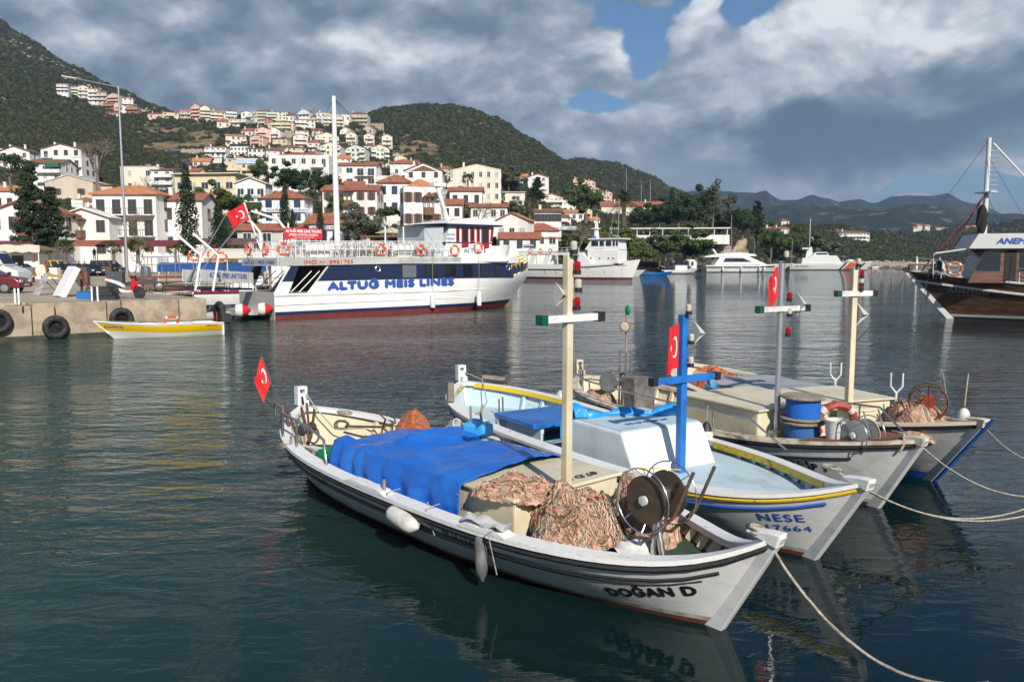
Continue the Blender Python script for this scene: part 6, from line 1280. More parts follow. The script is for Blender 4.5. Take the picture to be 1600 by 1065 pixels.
# -- quay
CONC=M('quay_concrete',(.42,.35,.26),.92,col2=(.24,.19,.14),scale=1.3,bump=.5,bscale=9,thr=(.42,.62));CONC2=M('quay_paving',(.44,.36,.26),.95,col2=(.30,.24,.17),scale=.35,bump=.25,bscale=6,thr=(.4,.65));WETC=M('wet_weed',(.06,.055,.035),.5,col2=(.03,.035,.02),scale=3)
WPL=M('wall_plaster_white',(.78,.78,.77),.5,col2=(.68,.67,.64),scale=1.2,streak=True);NAVY=M('navy_paint',(.012,.022,.065),.35,coat=.3);FWH=M('ferry_white',(.80,.80,.79),.38,col2=(.70,.68,.64),scale=.9,streak=True,coat=.25,thr=(.5,.8));FRED=M('ferry_red',(.17,.022,.02),.6,col2=(.11,.02,.018),scale=2);DGL=M('tinted_glass',(.012,.016,.022),.06,spec=.9);REDW=M('red_joinery',(.32,.02,.03),.4);ORR=M('orange_plastic',(.72,.12,.045),.5);TYRE=M('tyre_rubber',(.016,.016,.017),.75,col2=(.045,.043,.04),scale=6)
WRAIL=M('rail_white',(.74,.74,.73),.4)
ZQ=1.5
QB=G(325,515);QA=G(0,533)
qd=Vector((QB.x-QA.x,QB.y-QA.y,0)).normalized();qn=Vector((qd.y,-qd.x,0))
q0=G(0,533)-qd*22
LQ=(QB-q0).length;angq=math.atan2(qd.y,qd.x)
quay=thing('quay','concrete harbour quay with steps and a squared end by the yellow boat','quay',tuple(q0),angq);quay['kind']='structure'
# local frame: x along the edge, y = inland (left), z up
back=75
stepx0,stepx1=LQ-13.2+.0,LQ-8.2
mb=MB();
mb.box(-5,LQ,1.5,9,-1.5,ZQ);mb.build('quay_deck',CONC2,quay)
# edge blocks with recessed joints; the flight of steps is a lowered stretch
x=0.0;wid=[2.9,3.1,2.6,3.0];k=0
while x<LQ-.05:
 w=min(wid[k%4],LQ-x);
 if LQ-x-w<.8:w=LQ-x
 top=ZQ-(0.0 if x>stepx1-.2 else .10)
 bevel(MB().box(x+.02,x+w-.02,0,1.495,-1.4,top).build('edge_block',CONC,quay),.035);MB().box(x,x+w,-.06-.01*(k%2),-.003,-1.4,.16).build('weed_band',WETC,quay);x+=w;k+=1
for i in range(3):MB().box(stepx0,stepx1,.3+i*.32,1.2,ZQ-.099+i*.0,ZQ-.02+i*.055).build('step',CONC,quay)
bevel(MB().box(stepx0-1.2,stepx0,0.02,.9,ZQ-.098,ZQ+.08).build('kerb_block',CONC,quay),.03)
# the wider apron behind, up to the street
_in=Vector((-qd.y,qd.x,0));ca_=q0+_in*1.6-qd*60;cb_=QB+_in*1.6-qd*.06;cc_=QB+_in*8.9-qd*.06
pl=[tuple(ca_.xy),tuple(cb_.xy),tuple(cc_.xy),(-27,52),(-36,78),(-26,98),(-16,112),(-12,134),(-170,134),(-170,20)]
ap=MB();n_=len(pl);ap.add([(x,y,ZQ+.004 if i<3 else ZQ+.003)for i,(x,y)in enumerate(pl)]+[(x,y,-1)for x,y in pl[2:8]],[tuple(range(n_))]+[(2+i,3+i,n_+1+i,n_+i)for i in range(5)])
apo=ap.build('pavement',CONC2);tag(apo,kind='structure')
def Q(u,v,dz=0.0):
 p=G(u,v,ZQ);k=(93+(p.y-93)*.14)/p.y if p.y>93 else 1.0;return Vector((p.x*k,p.y*k,ZQ+dz))
def tyre(label,loc,R_=.38,r=.13,ax=(0,1,0),hang=True,cat='tyre'):
 t=thing('tyre_fender',label,cat,tuple(loc),group='tyre fenders hung on the quay');q=Vector(ax).to_track_quat('Z','Y').to_matrix().to_4x4()
 MB().lathe([(R_-r*.9,-r*.5),(R_-r*.2,-r),(R_+r*.5,-r*.9),(R_+r,-r*.35),(R_+r,r*.35),(R_+r*.5,r*.9),(R_-r*.2,r),(R_-r*.9,r*.5),(R_-r*.9,-r*.5)],28,q).build('tread',TYRE,t,smooth=50)
 if hang:MB().tube([(0,0,R_),Vector((0,0,R_+.5))-Vector(ax)*.05],.02,5).build('chain',RUST,t)
 return t
def qp(u,v,out=.2):
 d=ray(u,v);o=QA+qn*out;t=((o.x)*qn.x+(o.y)*qn.y)/(d.x*qn.x+d.y*qn.y);return Vector((d.x*t,d.y*t,CAMH+d.z*t))
tyre('tyre fender cut off by the left picture edge',qp(-3,502),ax=tuple(qn));tyre('tyre fender hanging below the quay steps',qp(87,511),ax=tuple(qn));tyre('tyre fender half hidden behind the yellow boat',qp(190,498),ax=tuple(qn));tyre('large tyre fender at the square corner of the quay',QB+qd*.25+Vector((0,0.9,.75)),R_=.42,r=.15,ax=tuple(qd),hang=False)
def post(label,u,v,h,r=.04,mat=WRAIL,name='quay_post',cat='post',group='short white posts along the quay edge'):
 p=Q(u,v);o=MB().lathe([(r,0),(r,h),(r*.6,h+.02)],10).build(name,mat,loc=tuple(p),smooth=50);tag(o,label,cat,group);return o
post('left one of the pair of thin white posts at the far left quay edge',24,474,.62);post('right one of the pair of thin white posts at the far left quay edge',30,476,.66);post('white post left of the stacked black boxes',144,470,.62);post('white post in front of the stacked black boxes',153,471,.64)
# lamp post
p=Q(199,432);lp=thing('street_lamp','tall steel lamp post with a single arm reaching left over the quay','street lamp',tuple(p));hL=AT(192,135,p.y).z-ZQ
MB().tube([(0,0,0),(0,0,hL*.5),(0,0,hL)],[.17,.13,.085],12).build('pole',STEELP,lp,smooth=50);e=AT(120,123,p.y)-p;MB().tube([(0,0,hL-.1),(e.x,0,e.z)],.05,8).build('arm',STEELP,lp,smooth=50);e2=AT(97,119,p.y)-p;hd=MB().bar((e.x,0,e.z),(e2.x,0,e2.z),.28,.14).build('lamp_head',M('lamp_grey',(.55,.56,.58),.4),lp);bevel(hd,.04)
MB().box(-.22,.22,-.22,.22,0,.3).build('base',CONC,lp)
for(u,vt,vb,lab)in((537,350,400,'second lamp post, slim and far behind the ferry'),):
 pass
 # -- vehicles
CARG=M('car_glass',(.015,.02,.025),.05,spec=.9);CHR=M('alloy_wheel',(.45,.45,.46),.3,.8);LH=M('headlight_glass',(.6,.6,.58),.1);LT=M('tail_light',(.35,.01,.01),.2)
def car(label,u,v,L_,Hh,col,kind,head,d=None,cat='car',name='parked_car',W=1.72,group='vehicles parked on the quay',plate=True):
 p=Q(u,v)if d is None else Vector(AT(u,v,d));p.z=ZQ+.0;t=thing(name,label,cat,tuple(p),R(head),group=group)
 pm=M('paint_'+name+str(col),col,.28,coat=.5);hl=L_/2
 if kind=='sedan':body=[(-hl,.32),(-hl,.78),(-hl*.93,.95),(-hl*.55,1.0),(hl*.42,.98),(hl*.88,.84),(hl,.62),(hl,.32)];cab=[(-hl*.78,.96),(-hl*.40,Hh),(hl*.12,Hh),(hl*.50,.97)]
 elif kind=='van':body=[(-hl,.34),(-hl,1.12),(hl*.52,1.10),(hl*.95,.92),(hl,.6),(hl,.34)];cab=[(-hl*.98,1.10),(-hl*.9,Hh),(hl*.22,Hh),(hl*.56,1.09)]
 elif kind=='coupe':body=[(-hl,.32),(-hl,.72),(-hl*.9,.88),(hl*.45,.86),(hl*.9,.70),(hl,.5),(hl,.32)];cab=[(-hl*.85,.87),(-hl*.3,Hh),(hl*.05,Hh),(hl*.5,.86)]
 else:body=[(-hl,.42),(-hl,1.5),(hl*.62,1.45),(hl*.98,1.05),(hl,.7),(hl,.42)];cab=[(-hl*.99,1.45),(-hl*.98,Hh),(hl*.15,Hh),(hl*.40,Hh*.93),(hl*.64,1.46)]
 bevel(MB().side(body,-W/2,W/2).build('body',pm,t,smooth=40),.05,3)
 cx=sum(a for a,b in cab)/len(cab);c_=[(a,b)for a,b in cab]
 mb=MB();n=len(c_);vs=[(a,sg*(W/2-.03-(.14 if b>1.2*(.9 if kind!='coupe' else .8)else 0)),b)for sg in(-1,1)for a,b in c_];mb.add(vs,[tuple(range(n)),tuple(range(n,2*n))[::-1]]+[(i,n+i,n+(i+1)%n,(i+1)%n)for i in range(n)]);cabo=bevel(mb.build('cabin',pm,t,smooth=40),.04,2)
 zb=c_[0][1];zt=Hh-.07
 a0,a1,b0,b1=c_[0][0],c_[1][0],c_[-2][0],c_[-1][0]
 for sg in(-1,1):
  y=sg*(W/2-.085);nsp=3 if kind in('van','truck')else 2;
  for q in range(nsp):
   s0=q/nsp+.04;s1=(q+1)/nsp-.02;lo0,lo1=a0+.1+(b1-a0-.2)*s0,a0+.1+(b1-a0-.2)*s1;hi0,hi1=a1+.02+(b0-a1)*s0,a1+(b0-a1)*s1
   if kind=='truck' and q<2:continue
   MB().add([(lo0,sg*(W/2+.002-.03),zb+.05),(lo1,sg*(W/2+.002-.03),zb+.05),(hi1,sg*(W/2-.155),zt),(hi0,sg*(W/2-.155),zt),(lo0,y,zb+.05),(lo1,y,zb+.05),(hi1,y-sg*.12,zt),(hi0,y-sg*.12,zt)],[(0,1,2,3),(4,5,6,7),(0,4,5,1),(2,3,7,6),(0,3,7,4),(1,2,6,5)]).build('side_window',CARG,cabo)
 for(lo,hi,nm,sx)in((b1,b0 if kind!='truck' else c_[-2][0],'windscreen',1),(a0,a1,'rear_window',-1)):
  hz=c_[-2][1]if(nm=='windscreen')else c_[1][1]
  wlo=W/2-.12;whi=W/2-.24
  P0,P1=Vector((lo,0,zb)),Vector((hi,0,hz));A=P0.lerp(P1,.1);B_=P0.lerp(P1,.92);o_=Vector((sx*.012,0,.012))
  MB().add([A+o_+Vector((0,-wlo,0)),A+o_+Vector((0,wlo,0)),B_+o_+Vector((0,whi,0)),B_+o_+Vector((0,-whi,0))],[(0,1,2,3)]).build(nm,CARG,cabo)
 wr=.31 if kind!='truck' else .36
 for wx in(-hl*.62,hl*.62):
  for sg in(-1,1):
   w_=MB().lathe([(wr*.6,-.1),(wr,-.09),(wr,.09),(wr*.6,.1)],20,mtx((0,0,0),(R(90),0,0))).build('wheel',TYRE,t,smooth=40,loc=(wx,sg*(W/2-.09),wr));MB().lathe([(.05,.0),(wr*.62,.015),(wr*.62,.03),(.05,.04)],16,mtx((0,0,0),(R(90)*-sg,0,0))).build('rim',CHR,w_,loc=(0,sg*.08,0))
 for sg in(-1,1):
  MB().box(hl-.06,hl+.012,sg*W*.36-.16,sg*W*.36+.16,.62,.76).build('headlight',LH,t);MB().box(-hl-.012,-hl+.05,sg*W*.38-.12,sg*W*.38+.12,.68,.84).build('tail_light',LT,t)
  MB().box(b1-.25,b1-.1,sg*(W/2+.06)-.08,sg*(W/2+.06)+.08,zb+.04,zb+.2).build('wing_mirror',pm,t)
 for sx in(-1,1):MB().box(sx*(hl+.02)-.012,sx*(hl+.02)+.012,-.26,.26,.42,.53).build('number_plate',PLW,t)
 return t
car('white delivery van with a high roof, cut off by the left picture edge',-20,446,5.4,2.55,(.72,.72,.71),'truck',4,cat='van',name='parked_van',W=1.95)
car('maroon car whose tail alone shows at the left picture edge',-22,458,4.2,1.4,(.14,.012,.02),'sedan',10)
car('silver hatchback behind the wooden bench',34,430,4.3,1.45,(.42,.45,.50),'sedan',-8)
car('low white sports coupe with alloy wheels between the bench and the sign boards',72,434,4.3,1.25,(.70,.70,.70),'coupe',-6)
car('yellow taxi van parked behind the black saloon',96,422,4.2,1.82,(.75,.42,.015),'van',14,cat='van',name='parked_van')
car('black saloon parked in front of the yellow taxi van',108,428,4.4,1.42,(.012,.012,.015),'sedan',-4)
car('pale silver car between the black saloon and the brown van',136,424,4.2,1.4,(.42,.46,.50),'sedan',-30)
car('brown-grey family van beside the lamp post',170,427,4.3,1.84,(.16,.12,.095),'van',-14,cat='van',name='parked_van')
car('dark navy saloon nose just left of the brown van',140,430,4.0,1.4,(.012,.02,.05),'sedan',-35)
for i,(u,col,lab)in enumerate([(1078,(.05,.05,.055),'dark car parked left of the row by the small kiosk'),(1093,(.12,.10,.09),'brownish car in the middle of the row by the small kiosk'),(1106,(.06,.07,.07),'greenish-grey car at the right of the row by the small kiosk'),(1040,(.012,.02,.04),'dark blue car left of the small red-roofed kiosk')]):
 car(lab,u,410.5,4.2,1.5,col,'van' if i==1 else 'sedan',10,d=238,group='cars parked behind the marina')
 # bench and people
def person(label,loc,rz,pose='stand',top=(.05,.05,.06),legs=(.03,.035,.06),hair=(.03,.025,.02),h=1.72,cat='person',arms='down'):
 t=thing('person',label,cat,tuple(loc),rz);s_=h/1.72;J={}
 if pose=='stand':
  pts={'pel':(0,0,.95),'wst':(0,.01,1.1),'chs':(0,0,1.32),'nk':(0,0,1.47),'hd':(0,-.02,1.60),'sl':(.19,0,1.42),'sr':(-.19,0,1.42),'el':(.25,.03,1.15),'er':(-.25,.03,1.15),'hl':(.24,-.08,.92),'hr':(-.24,-.08,.92),'tl':(.1,0,.9),'tr':(-.1,0,.9),'kl':(.11,-.02,.5),'kr':(-.12,-.03,.5),'al':(.12,.02,.08),'ar':(-.12,.02,.08),'fl':(.13,-.15,.03),'fr':(-.13,-.15,.03)}
 else:
  pts={'pel':(0,0,.50),'wst':(0,.03,.66),'chs':(0,.05,.88),'nk':(0,.02,1.03),'hd':(0,-.02,1.16),'sl':(.19,.04,.98),'sr':(-.19,.04,.98),'el':(.25,-.02,.74),'er':(-.25,-.02,.74),'hl':(.1,-.28,.62),'hr':(-.1,-.28,.62),'tl':(.1,-.05,.50),'tr':(-.1,-.05,.50),'kl':(.13,-.45,.50),'kr':(-.13,-.45,.50),'al':(.13,-.48,.10),'ar':(-.13,-.40,.10),'fl':(.14,-.62,.04),'fr':(-.14,-.55,.04)}
 if arms=='held':pts['el']=(.24,-.1,pts['chs'][2]-.15);pts['er']=(-.24,-.1,pts['chs'][2]-.15);pts['hl']=(.06,-.3,pts['chs'][2]-.08);pts['hr']=(-.06,-.3,pts['chs'][2]-.08)
 skin=M('skin',(.42,.24,.16),.6)
 def grow(name,edges,rad,mat):
  ks=[];
  for e in edges:
   for q in e:
    if q not in ks:ks.append(q)
  me=bpy.data.meshes.new(name);me.from_pydata([Vector(pts[q])*s_ for q in ks],[(ks.index(a),ks.index(b))for a,b in edges],[]);me.materials.append(mat)
  o=bpy.data.objects.new(name,me);COL.objects.link(o);o.parent=t;md=o.modifiers.new('skin','SKIN');md.use_smooth_shade=True
  for i,q in enumerate(ks):r_=rad[q]*s_;me.skin_vertices[0].data[i].radius=(r_,r_)
  me.skin_vertices[0].data[0].use_root=True;o.modifiers.new('sub','SUBSURF').levels=1;return o
 pts['hh']=tuple(Vector(pts['hd'])+Vector((0,-.01,.06)));pts['fingl']=tuple(Vector(pts['hl'])+(Vector(pts['hl'])-Vector(pts['el'])).normalized()*.1);pts['fingr']=tuple(Vector(pts['hr'])+(Vector(pts['hr'])-Vector(pts['er'])).normalized()*.1)
 grow('body',[('chs','nk'),('nk','hd'),('hd','hh'),('chs','sl'),('sl','el'),('el','hl'),('hl','fingl'),('chs','sr'),('sr','er'),('er','hr'),('hr','fingr')],{'chs':.11,'nk':.055,'hd':.088,'hh':.085,'sl':.055,'sr':.055,'el':.04,'er':.04,'hl':.032,'hr':.032,'fingl':.025,'fingr':.025},skin)
 grow('jacket',[('wst','chs'),('wst','pel'),('chs','sl'),('sl','el'),('el','hl'),('chs','sr'),('sr','er'),('er','hr')],{'pel':.15,'wst':.15,'chs':.165,'sl':.085,'sr':.085,'el':.062,'er':.062,'hl':.045,'hr':.045},M('cloth'+str(top),top,.9))
 grow('trousers',[('pel','tl'),('tl','kl'),('kl','al'),('al','fl'),('pel','tr'),('tr','kr'),('kr','ar'),('ar','fr')],{'pel':.14,'tl':.095,'tr':.095,'kl':.07,'kr':.07,'al':.05,'ar':.05,'fl':.04,'fr':.04},M('cloth'+str(legs),legs,.9))
 hp=Vector(pts['hh'])*s_;MB().ball(hp+Vector((0,.018,.022)),.098,10,8,(1,1.05,1)).build('hair',M('hair'+str(hair),hair,.8),t,smooth=True);return t
p=Q(38,441);bn=thing('park_bench','brown slatted bench facing the water left of the sign boards','bench',tuple(p),R(6));
for i in range(3):MB().box(-.95,.95,.18+.015*i,.22+.015*i,.52+i*.14,.62+i*.14).build('back_slat',M('bench_brown',(.28,.12,.06),.7,col2=(.2,.09,.05),scale=5),bn)
for i in range(3):MB().box(-.95,.95,-.25+i*.15,-.13+i*.15,.43,.46).build('seat_slat',MATS['bench_brown'],bn)
for sx in(-.7,.7):MB().bar((sx,.2,0),(sx,.24,.95),.06).build('leg',DARKM,bn);MB().box(sx-.03,sx+.03,-.24,.16,0,.425).build('leg',DARKM,bn)
person('person in a dark jacket sitting on the slatted bench, seen from behind',p+Vector((-.05,0,0)),R(180),'sit',(.05,.04,.04),(.03,.03,.04))
person('person in a black coat standing by the black saloon, left of two',Q(124,431),R(160),top=(.015,.015,.018));person('person in a brown coat standing by the brown van, right of two',Q(133,431),R(200),top=(.10,.06,.04));person('person in blue standing in the dark doorway of the balcony house',Vector(AT(148,406,119)),0,top=(.02,.04,.14));person('person behind the brown van, only head and shoulders showing',Q(171,419),R(20),top=(.03,.03,.04))
person('person in grey standing behind the taxi van',Q(118,419),R(190),top=(.1,.1,.11))
# sign boards
def board(label,a,b,w,th,mat,legs=True):
 a,b=Vector(a),Vector(b);t=thing('sign_board',label,'sign board',tuple((a+b)/2));o=(a+b)/2;
 MB().bar(a-o,b-o,w,th,up=(0,0,1)).build('panel',mat,t)
 if legs:
  top=b-o;
  for sg in(-1,1):MB().tube([top+Vector((sg*.25,.0,-.2)),Vector((top.x+.75,sg*.3+.3,-(o.z-ZQ)))],.025,5).build('leg',DARKM,t)
 return t
PRINT=M('faded_print',(.45,.45,.50),.7,col2=(.30,.22,.25),scale=5,thr=(.45,.55))
p1,p2=Q(92,464),Vector(AT(116,418,Q(92,464).y+.6));board('large white-edged price board leaning steeply on the quay',p1,p2,.9,.30,M('board_white',(.76,.76,.76),.5))
p1,p2=Q(56,461),Vector(AT(73,428,Q(56,461).y+.5));board('narrow faded board leaning left of the large white-edged board',p1,p2,.5,.07,PRINT)
t=thing('round_sign','round cream sign on a short white stand behind the narrow faded board','sign',tuple(Q(66,452)));k_=AT(66,422,Q(66,452).y).z-ZQ;MB().lathe([(.36,-.02),(.36,.02)],24,mtx((0,0,k_),(R(80),0,0))).build('disc',M('sign_cream',(.62,.58,.48),.6),t);MB().tube([(0,0,0),(0,0,k_-.3)],.03,6).build('pole',DARKM,t)
t=thing('trestle','rust-brown timber trestle behind the large white board','trestle',tuple(Q(118,462)));FRM=M('rust_timber',(.26,.08,.045),.8)
for(x,y)in((-.55,0),(.35,0),(.35,.5)):MB().bar((x,y,0),(x,y,1.25),.1).build('leg',FRM,t)
MB().bar((-.6,0,1.25),(.4,0,1.25),.1).build('rail',FRM,t)
t=thing('toy_ship','yellow and brown model boat hull displayed between the boards','model boat',tuple(Q(90,455)+Vector((0,0,.85))));MB().side([(-.6,.3),(-.35,0),(.25,-.05),(.65,.35),(.5,.35),(.2,.08),(-.3,.15)],-.12,.12).build('hull',M('ochre_paint',(.42,.26,.05),.6),t);MB().bar((-.5,0,.3),(-.65,0,.95),.2,.1).build('stern',FRM,t)
def cabinet(label,u,v,w,h,dd=.5,rz=0):
 t=thing('power_cabinet',label,'cabinet',tuple(Q(u,v)),rz,group='dark grey power cabinets on the quay');bevel(MB().box(-w/2,w/2,-dd/2,dd/2,.05,h).build('case',M('cabinet_grey',(.075,.08,.085),.5),t),.03)
 for i in range(2):MB().lathe([(.07,0),(.07,.06),(.05,.08)],12,mtx((.05*0,-dd/2-.001,h*(.45+.25*i)),(R(90),0,0))).build('socket',M('socket_blue',(.03,.18,.55),.4),t)
 return t
cabinet('tall dark power cabinet with two blue sockets behind the white board',131,446,.75,1.35);cabinet('squat dark power cabinet with blue sockets behind the scooter',181,448,1.15,1.05)
t=thing('crate','bright blue plastic crate at the foot of the trestle','crate',tuple(Q(137,467)));bevel(MB().box(-.42,.42,-.2,.2,0,.33).build('tub',M('crate_blue',(.02,.15,.45),.5),t),.03);MB().box(-.44,.44,-.22,.22,.34,.38).build('rim',MATS['crate_blue'],t)
for i,(dx,dz,w)in enumerate(((.08,0,1.1),(0,.2,1.0),(-.05,.42,.9))):
 t=thing('black_box',['lowest of the stacked black boxes beside the scooter','middle of the stacked black boxes beside the scooter','top of the stacked black boxes beside the scooter'][i],'box',tuple(Q(162,468)+Vector((dx,0,dz))));bevel(MB().box(-w/2,w/2,-.25,.25,0,.19).build('case',M('black_plastic',(.03,.032,.035),.6),t),.02);MB().box(-w/2-.01,w/2+.01,-.26,.26,.165,.185).build('lid',MATS['black_plastic'],t)
 # scooter
p=Q(197,466);sct=thing('scooter','white and red motor scooter parked at the quay edge','scooter',tuple(p),R(-4));SR=M('scooter_red',(.55,.015,.02),.3,coat=.5);SW=M('scooter_white',(.76,.76,.76),.3,coat=.5)
for sx,rr in((-.62,.25),(.68,.27)):
 w_=MB().lathe([(.17,-.055),(rr,-.05),(rr+.015,0),(rr,.05),(.17,.055)],24,mtx((0,0,0),(R(90),0,0))).build('wheel',TYRE,sct,smooth=50,loc=(sx,0,rr));MB().torus((0,0,0),.17,.018,(0,1,0),24,6).build('rim',SW if sx>0 else DARKM,w_)
 for q in range(5):a=q*1.2566;MB().bar((0,0,0),(.17*math.cos(a),0,.17*math.sin(a)),.03,.02).build('spoke',SR if sx>0 else DARKM,w_)
MB().tube([(.68,.07,.27),(.52,.05,.85),(.46,0,1.0)],.025,8).build('fork',SW,sct);MB().side([(.30,.38),(.46,.40),(.62,.70),(.50,.98),(.38,.92),(.36,.6)],-.15,.15).build('front_shield',SR,sct);MB().side([(.36,.9),(.58,.86),(.46,1.05),(.30,1.06)],-.12,.12).build('headlamp_cowl',PBLK,sct);MB().side([(.62,.56),(.95,.50),(.78,.58),(.55,.62)],-.06,.06).build('front_mudguard',SR,sct)
bevel(MB().side([(-.95,.86),(-.45,.70),(-.05,.52),(-.1,.66),(-.35,.80),(-.95,.97)],-.13,.13).build('seat',SW,sct),.02);bevel(MB().side([(-.2,.28),(.38,.30),(.42,.42),(.02,.36),(-.3,.50)],-.14,.14).build('floor_panel',SW,sct),.02);MB().side([(-.75,.25),(-.25,.22),(-.2,.5),(-.55,.68),(-.85,.75)],-.09,.09).build('engine',DARKM,sct);MB().side([(-1.0,.93),(-.78,.93),(-.78,1.0),(-1.02,1.0)],-.1,.1).build('rear_carrier',SR,sct)
MB().tube([(.40,-.32,1.08),(.43,0,1.04),(.40,.32,1.08)],.018,6).build('handlebar',PBLK,sct)
for sg in(-1,1):m_=MB().tube([(.40,sg*.22,1.08),(.36,sg*.26,1.24)],.01,5).build('mirror_stem',PBLK,sct);MB().ball((.36,sg*.27,1.27),.06,8,6,(.4,1,.8)).build('mirror',SR,m_)
p=Q(233,455);mc=thing('motorcycle','second motorcycle half hidden behind the scooter front wheel','motorcycle',tuple(p),R(20))
for sx in(-.55,.55):w_=MB().torus((0,0,0),.24,.05,(0,1,0),22,7).build('wheel',TYRE,mc,loc=(sx,0,.29));MB().lathe([(.03,-.03),(.2,-.01),(.2,.01),(.03,.03)],16,mtx((0,0,0),(R(90),0,0))).build('rim',CHR,w_)
MB().side([(-.5,.45),(.35,.4),(.45,.8),(.1,.72),(-.6,.78)],-.1,.1).build('frame',DARKM,mc);MB().tube([(.55,0,.29),(.38,0,.95)],.025,6).build('fork',CHR,mc)
# food stand canopy at the left
p=Q(45,436);p=Vector(AT(42,440,78));p.z=ZQ
cn=thing('food_stand','beige canvas canopy of a food stand behind the cars at the left','canopy',tuple(p));zc=AT(42,396,78).z-ZQ
mb=MB();mb.grid([[Vector((x,y,zc+.8-.5*((y+2)/4)-.05*math.sin(x*3.1)*(y<-1)))for y in np.linspace(-2,2,5)]for x in np.linspace(-4.5,2.6,20)]);mb.grid([[Vector((x,-2.0,zc+.8-.05*math.sin(x*3.1))),Vector((x,-2.03,zc+.1+.05*math.sin(x*5)))]for x in np.linspace(-4.5,2.6,30)]);mb.build('canvas',M('canvas_cream',(.60,.56,.48),.9),cn)
for x in(-4.3,-1,2.4):MB().tube([(x,-1.9,0),(x,-1.9,zc+.7)],.05,6).build('pole',WRAIL,cn)
MB().box(-4.3,2.3,1.2,1.8,0,1.1).build('counter',WPL,cn);MB().box(-2.0,-.9,1.1,1.19,1.3,2.3).build('menu_panel',DARKM,cn);MB().box(.6,1.5,1.1,1.19,.9,2.4).build('menu_panel',SB_WHITE,cn)
# terrace awnings of the waterfront cafes
for(u,w,lab,c)in((215,12,'long burgundy cafe awning behind the fan palms',(.16,.03,.04)),(345,10,'dark brown thatched awning behind the tour boat stern',(.13,.075,.05)),(40,12,'dark burgundy fascia awning of the far left restaurant',(.12,.03,.035)),(128,8,'narrow red-brown tiled canopy over the balcony house door',(.30,.11,.06))):
 d=115;p=AT(u,398,d);p.z=ZQ;t=thing('cafe_awning',lab,'awning',tuple(p),group=None);zt=AT(u,377 if u!=345 else 374,d).z-ZQ;k_=d/FPX
 MB().add([(-w/2,0,zt-.5),(w/2,0,zt-.5),(w/2,3,zt+.25),(-w/2,3,zt+.25),(-w/2,0,zt-.75),(w/2,0,zt-.75),(w/2,3,zt),(-w/2,3,zt)],[(0,1,2,3),(7,6,5,4),(0,4,5,1),(1,5,6,2),(3,2,6,7),(0,3,7,4)]).build('canopy',M('awn'+lab[:12].replace(' ','_'),c,.9),t)
 for i in range(4):MB().tube([(-w/2+.2+i*(w-.4)/3,.1,0),(-w/2+.2+i*(w-.4)/3,.1,zt-.6)],.06,6).build('post',WOOD if u!=128 else FRAME,t)
for i,(u,lab)in enumerate(((230,'white cafe parasol right of the lamp post'),(248,'white cafe parasol nearest the cypress'),(262,'white cafe parasol directly under the cypress'),(405,'white cafe parasol by the grey wall'))):
 p=AT(u,400,108);p.z=ZQ;t=thing('parasol',lab,'parasol',tuple(p));MB().tube([(0,0,0),(0,0,2.6)],.04,6).build('pole',FRAME,t);MB().lathe([(1.5,2.2),(.05,2.85)],8).build('canopy',SB_WHITE,t)
 # -- yellow motor boat
HY=Hull(5.1,.95,.55,.74,.52,rb=.75,rs=.02,tm=.30,pb=2.6,ps=9,wf=.72,keel=.3,pw=1.6)
yh=math.atan2(33.27-35.9,-16.98+13.27)
YB=thing('motor_boat','small yellow and white motor boat with an outboard moored at the quay','motor boat',tuple(G(341,520)),yh)
HY.b=lambda t:.95*(1-max(0,(t-.35)/.65)**2.6)*(1 if t>0.0 else 1)
ts=[i/30 for i in range(31)]
def shellpart(zf0,zf1,mat,nm,root,H,n=8,ins=0):
 mb=MB()
 for sd in(-1,1):mb.grid([[H.P(t,zf0(t)+(zf1(t)-zf0(t))*i/n,sd,-ins)for i in range(n+1)]for t in ts])
 return mb.build(nm,mat,root,smooth=30)
YP=M('boat_yellow',(.78,.50,.015),.3,coat=.3)
shellpart(lambda t:-.28,lambda t:.17+.16*max(0,t-.45)*2,FWH,'hull_bottom',YB,HY);shellpart(lambda t:.17+.16*max(0,t-.45)*2,lambda t:HY.sh(t)-.05,YP,'hull',YB,HY);shellpart(lambda t:HY.sh(t)-.05,lambda t:HY.sh(t),FWH,'topsides',YB,HY);shellpart(lambda t:.2,lambda t:HY.sh(t),FWH,'inner_planking',YB,HY,ins=.06)
mb=MB()
for sd in(-1,1):mb.grid([[HY.P(t,HY.sh(t),sd,.04),HY.P(t,HY.sh(t),sd,.04)+Vector((0,0,.04)),Vector((HY.P(t,HY.sh(t),sd).x,sd*max(0,HY.half(t,HY.sh(t))-.16),HY.sh(t)+.045))]for t in ts])
mb.build('gunwale',FWH,YB,smooth=30);MB().box(-.02,.06,-.93,.93,-.25,.50).build('transom',FWH,YB);MB().grid([[Vector((HY.P(t,.25).x,sd*HY.half(t,.25),.25))for sd in(-1,0,1)]for t in ts]).build('deck',FWH,YB);MB().grid([[Vector((HY.P(t,.5).x,sd*max(0,HY.half(t,HY.sh(t))-.1),HY.sh(t)+.02))for sd in(-1,0,1)]for t in ts[20:]]).build('foredeck',FWH,YB)
for x in(1.0,2.2):bevel(MB().box(x,x+.4,-.8,.8,.26,.56).build('seat',FWH,YB),.03)
hull_text(YB,HY,'KOMDAJ',3.95+.75,.47,.10,.65,INKB,side=1,rise=-.03);hull_text(YB,HY,'MARIN BOAT',.75,.40,.06,.5,INKK,side=1)
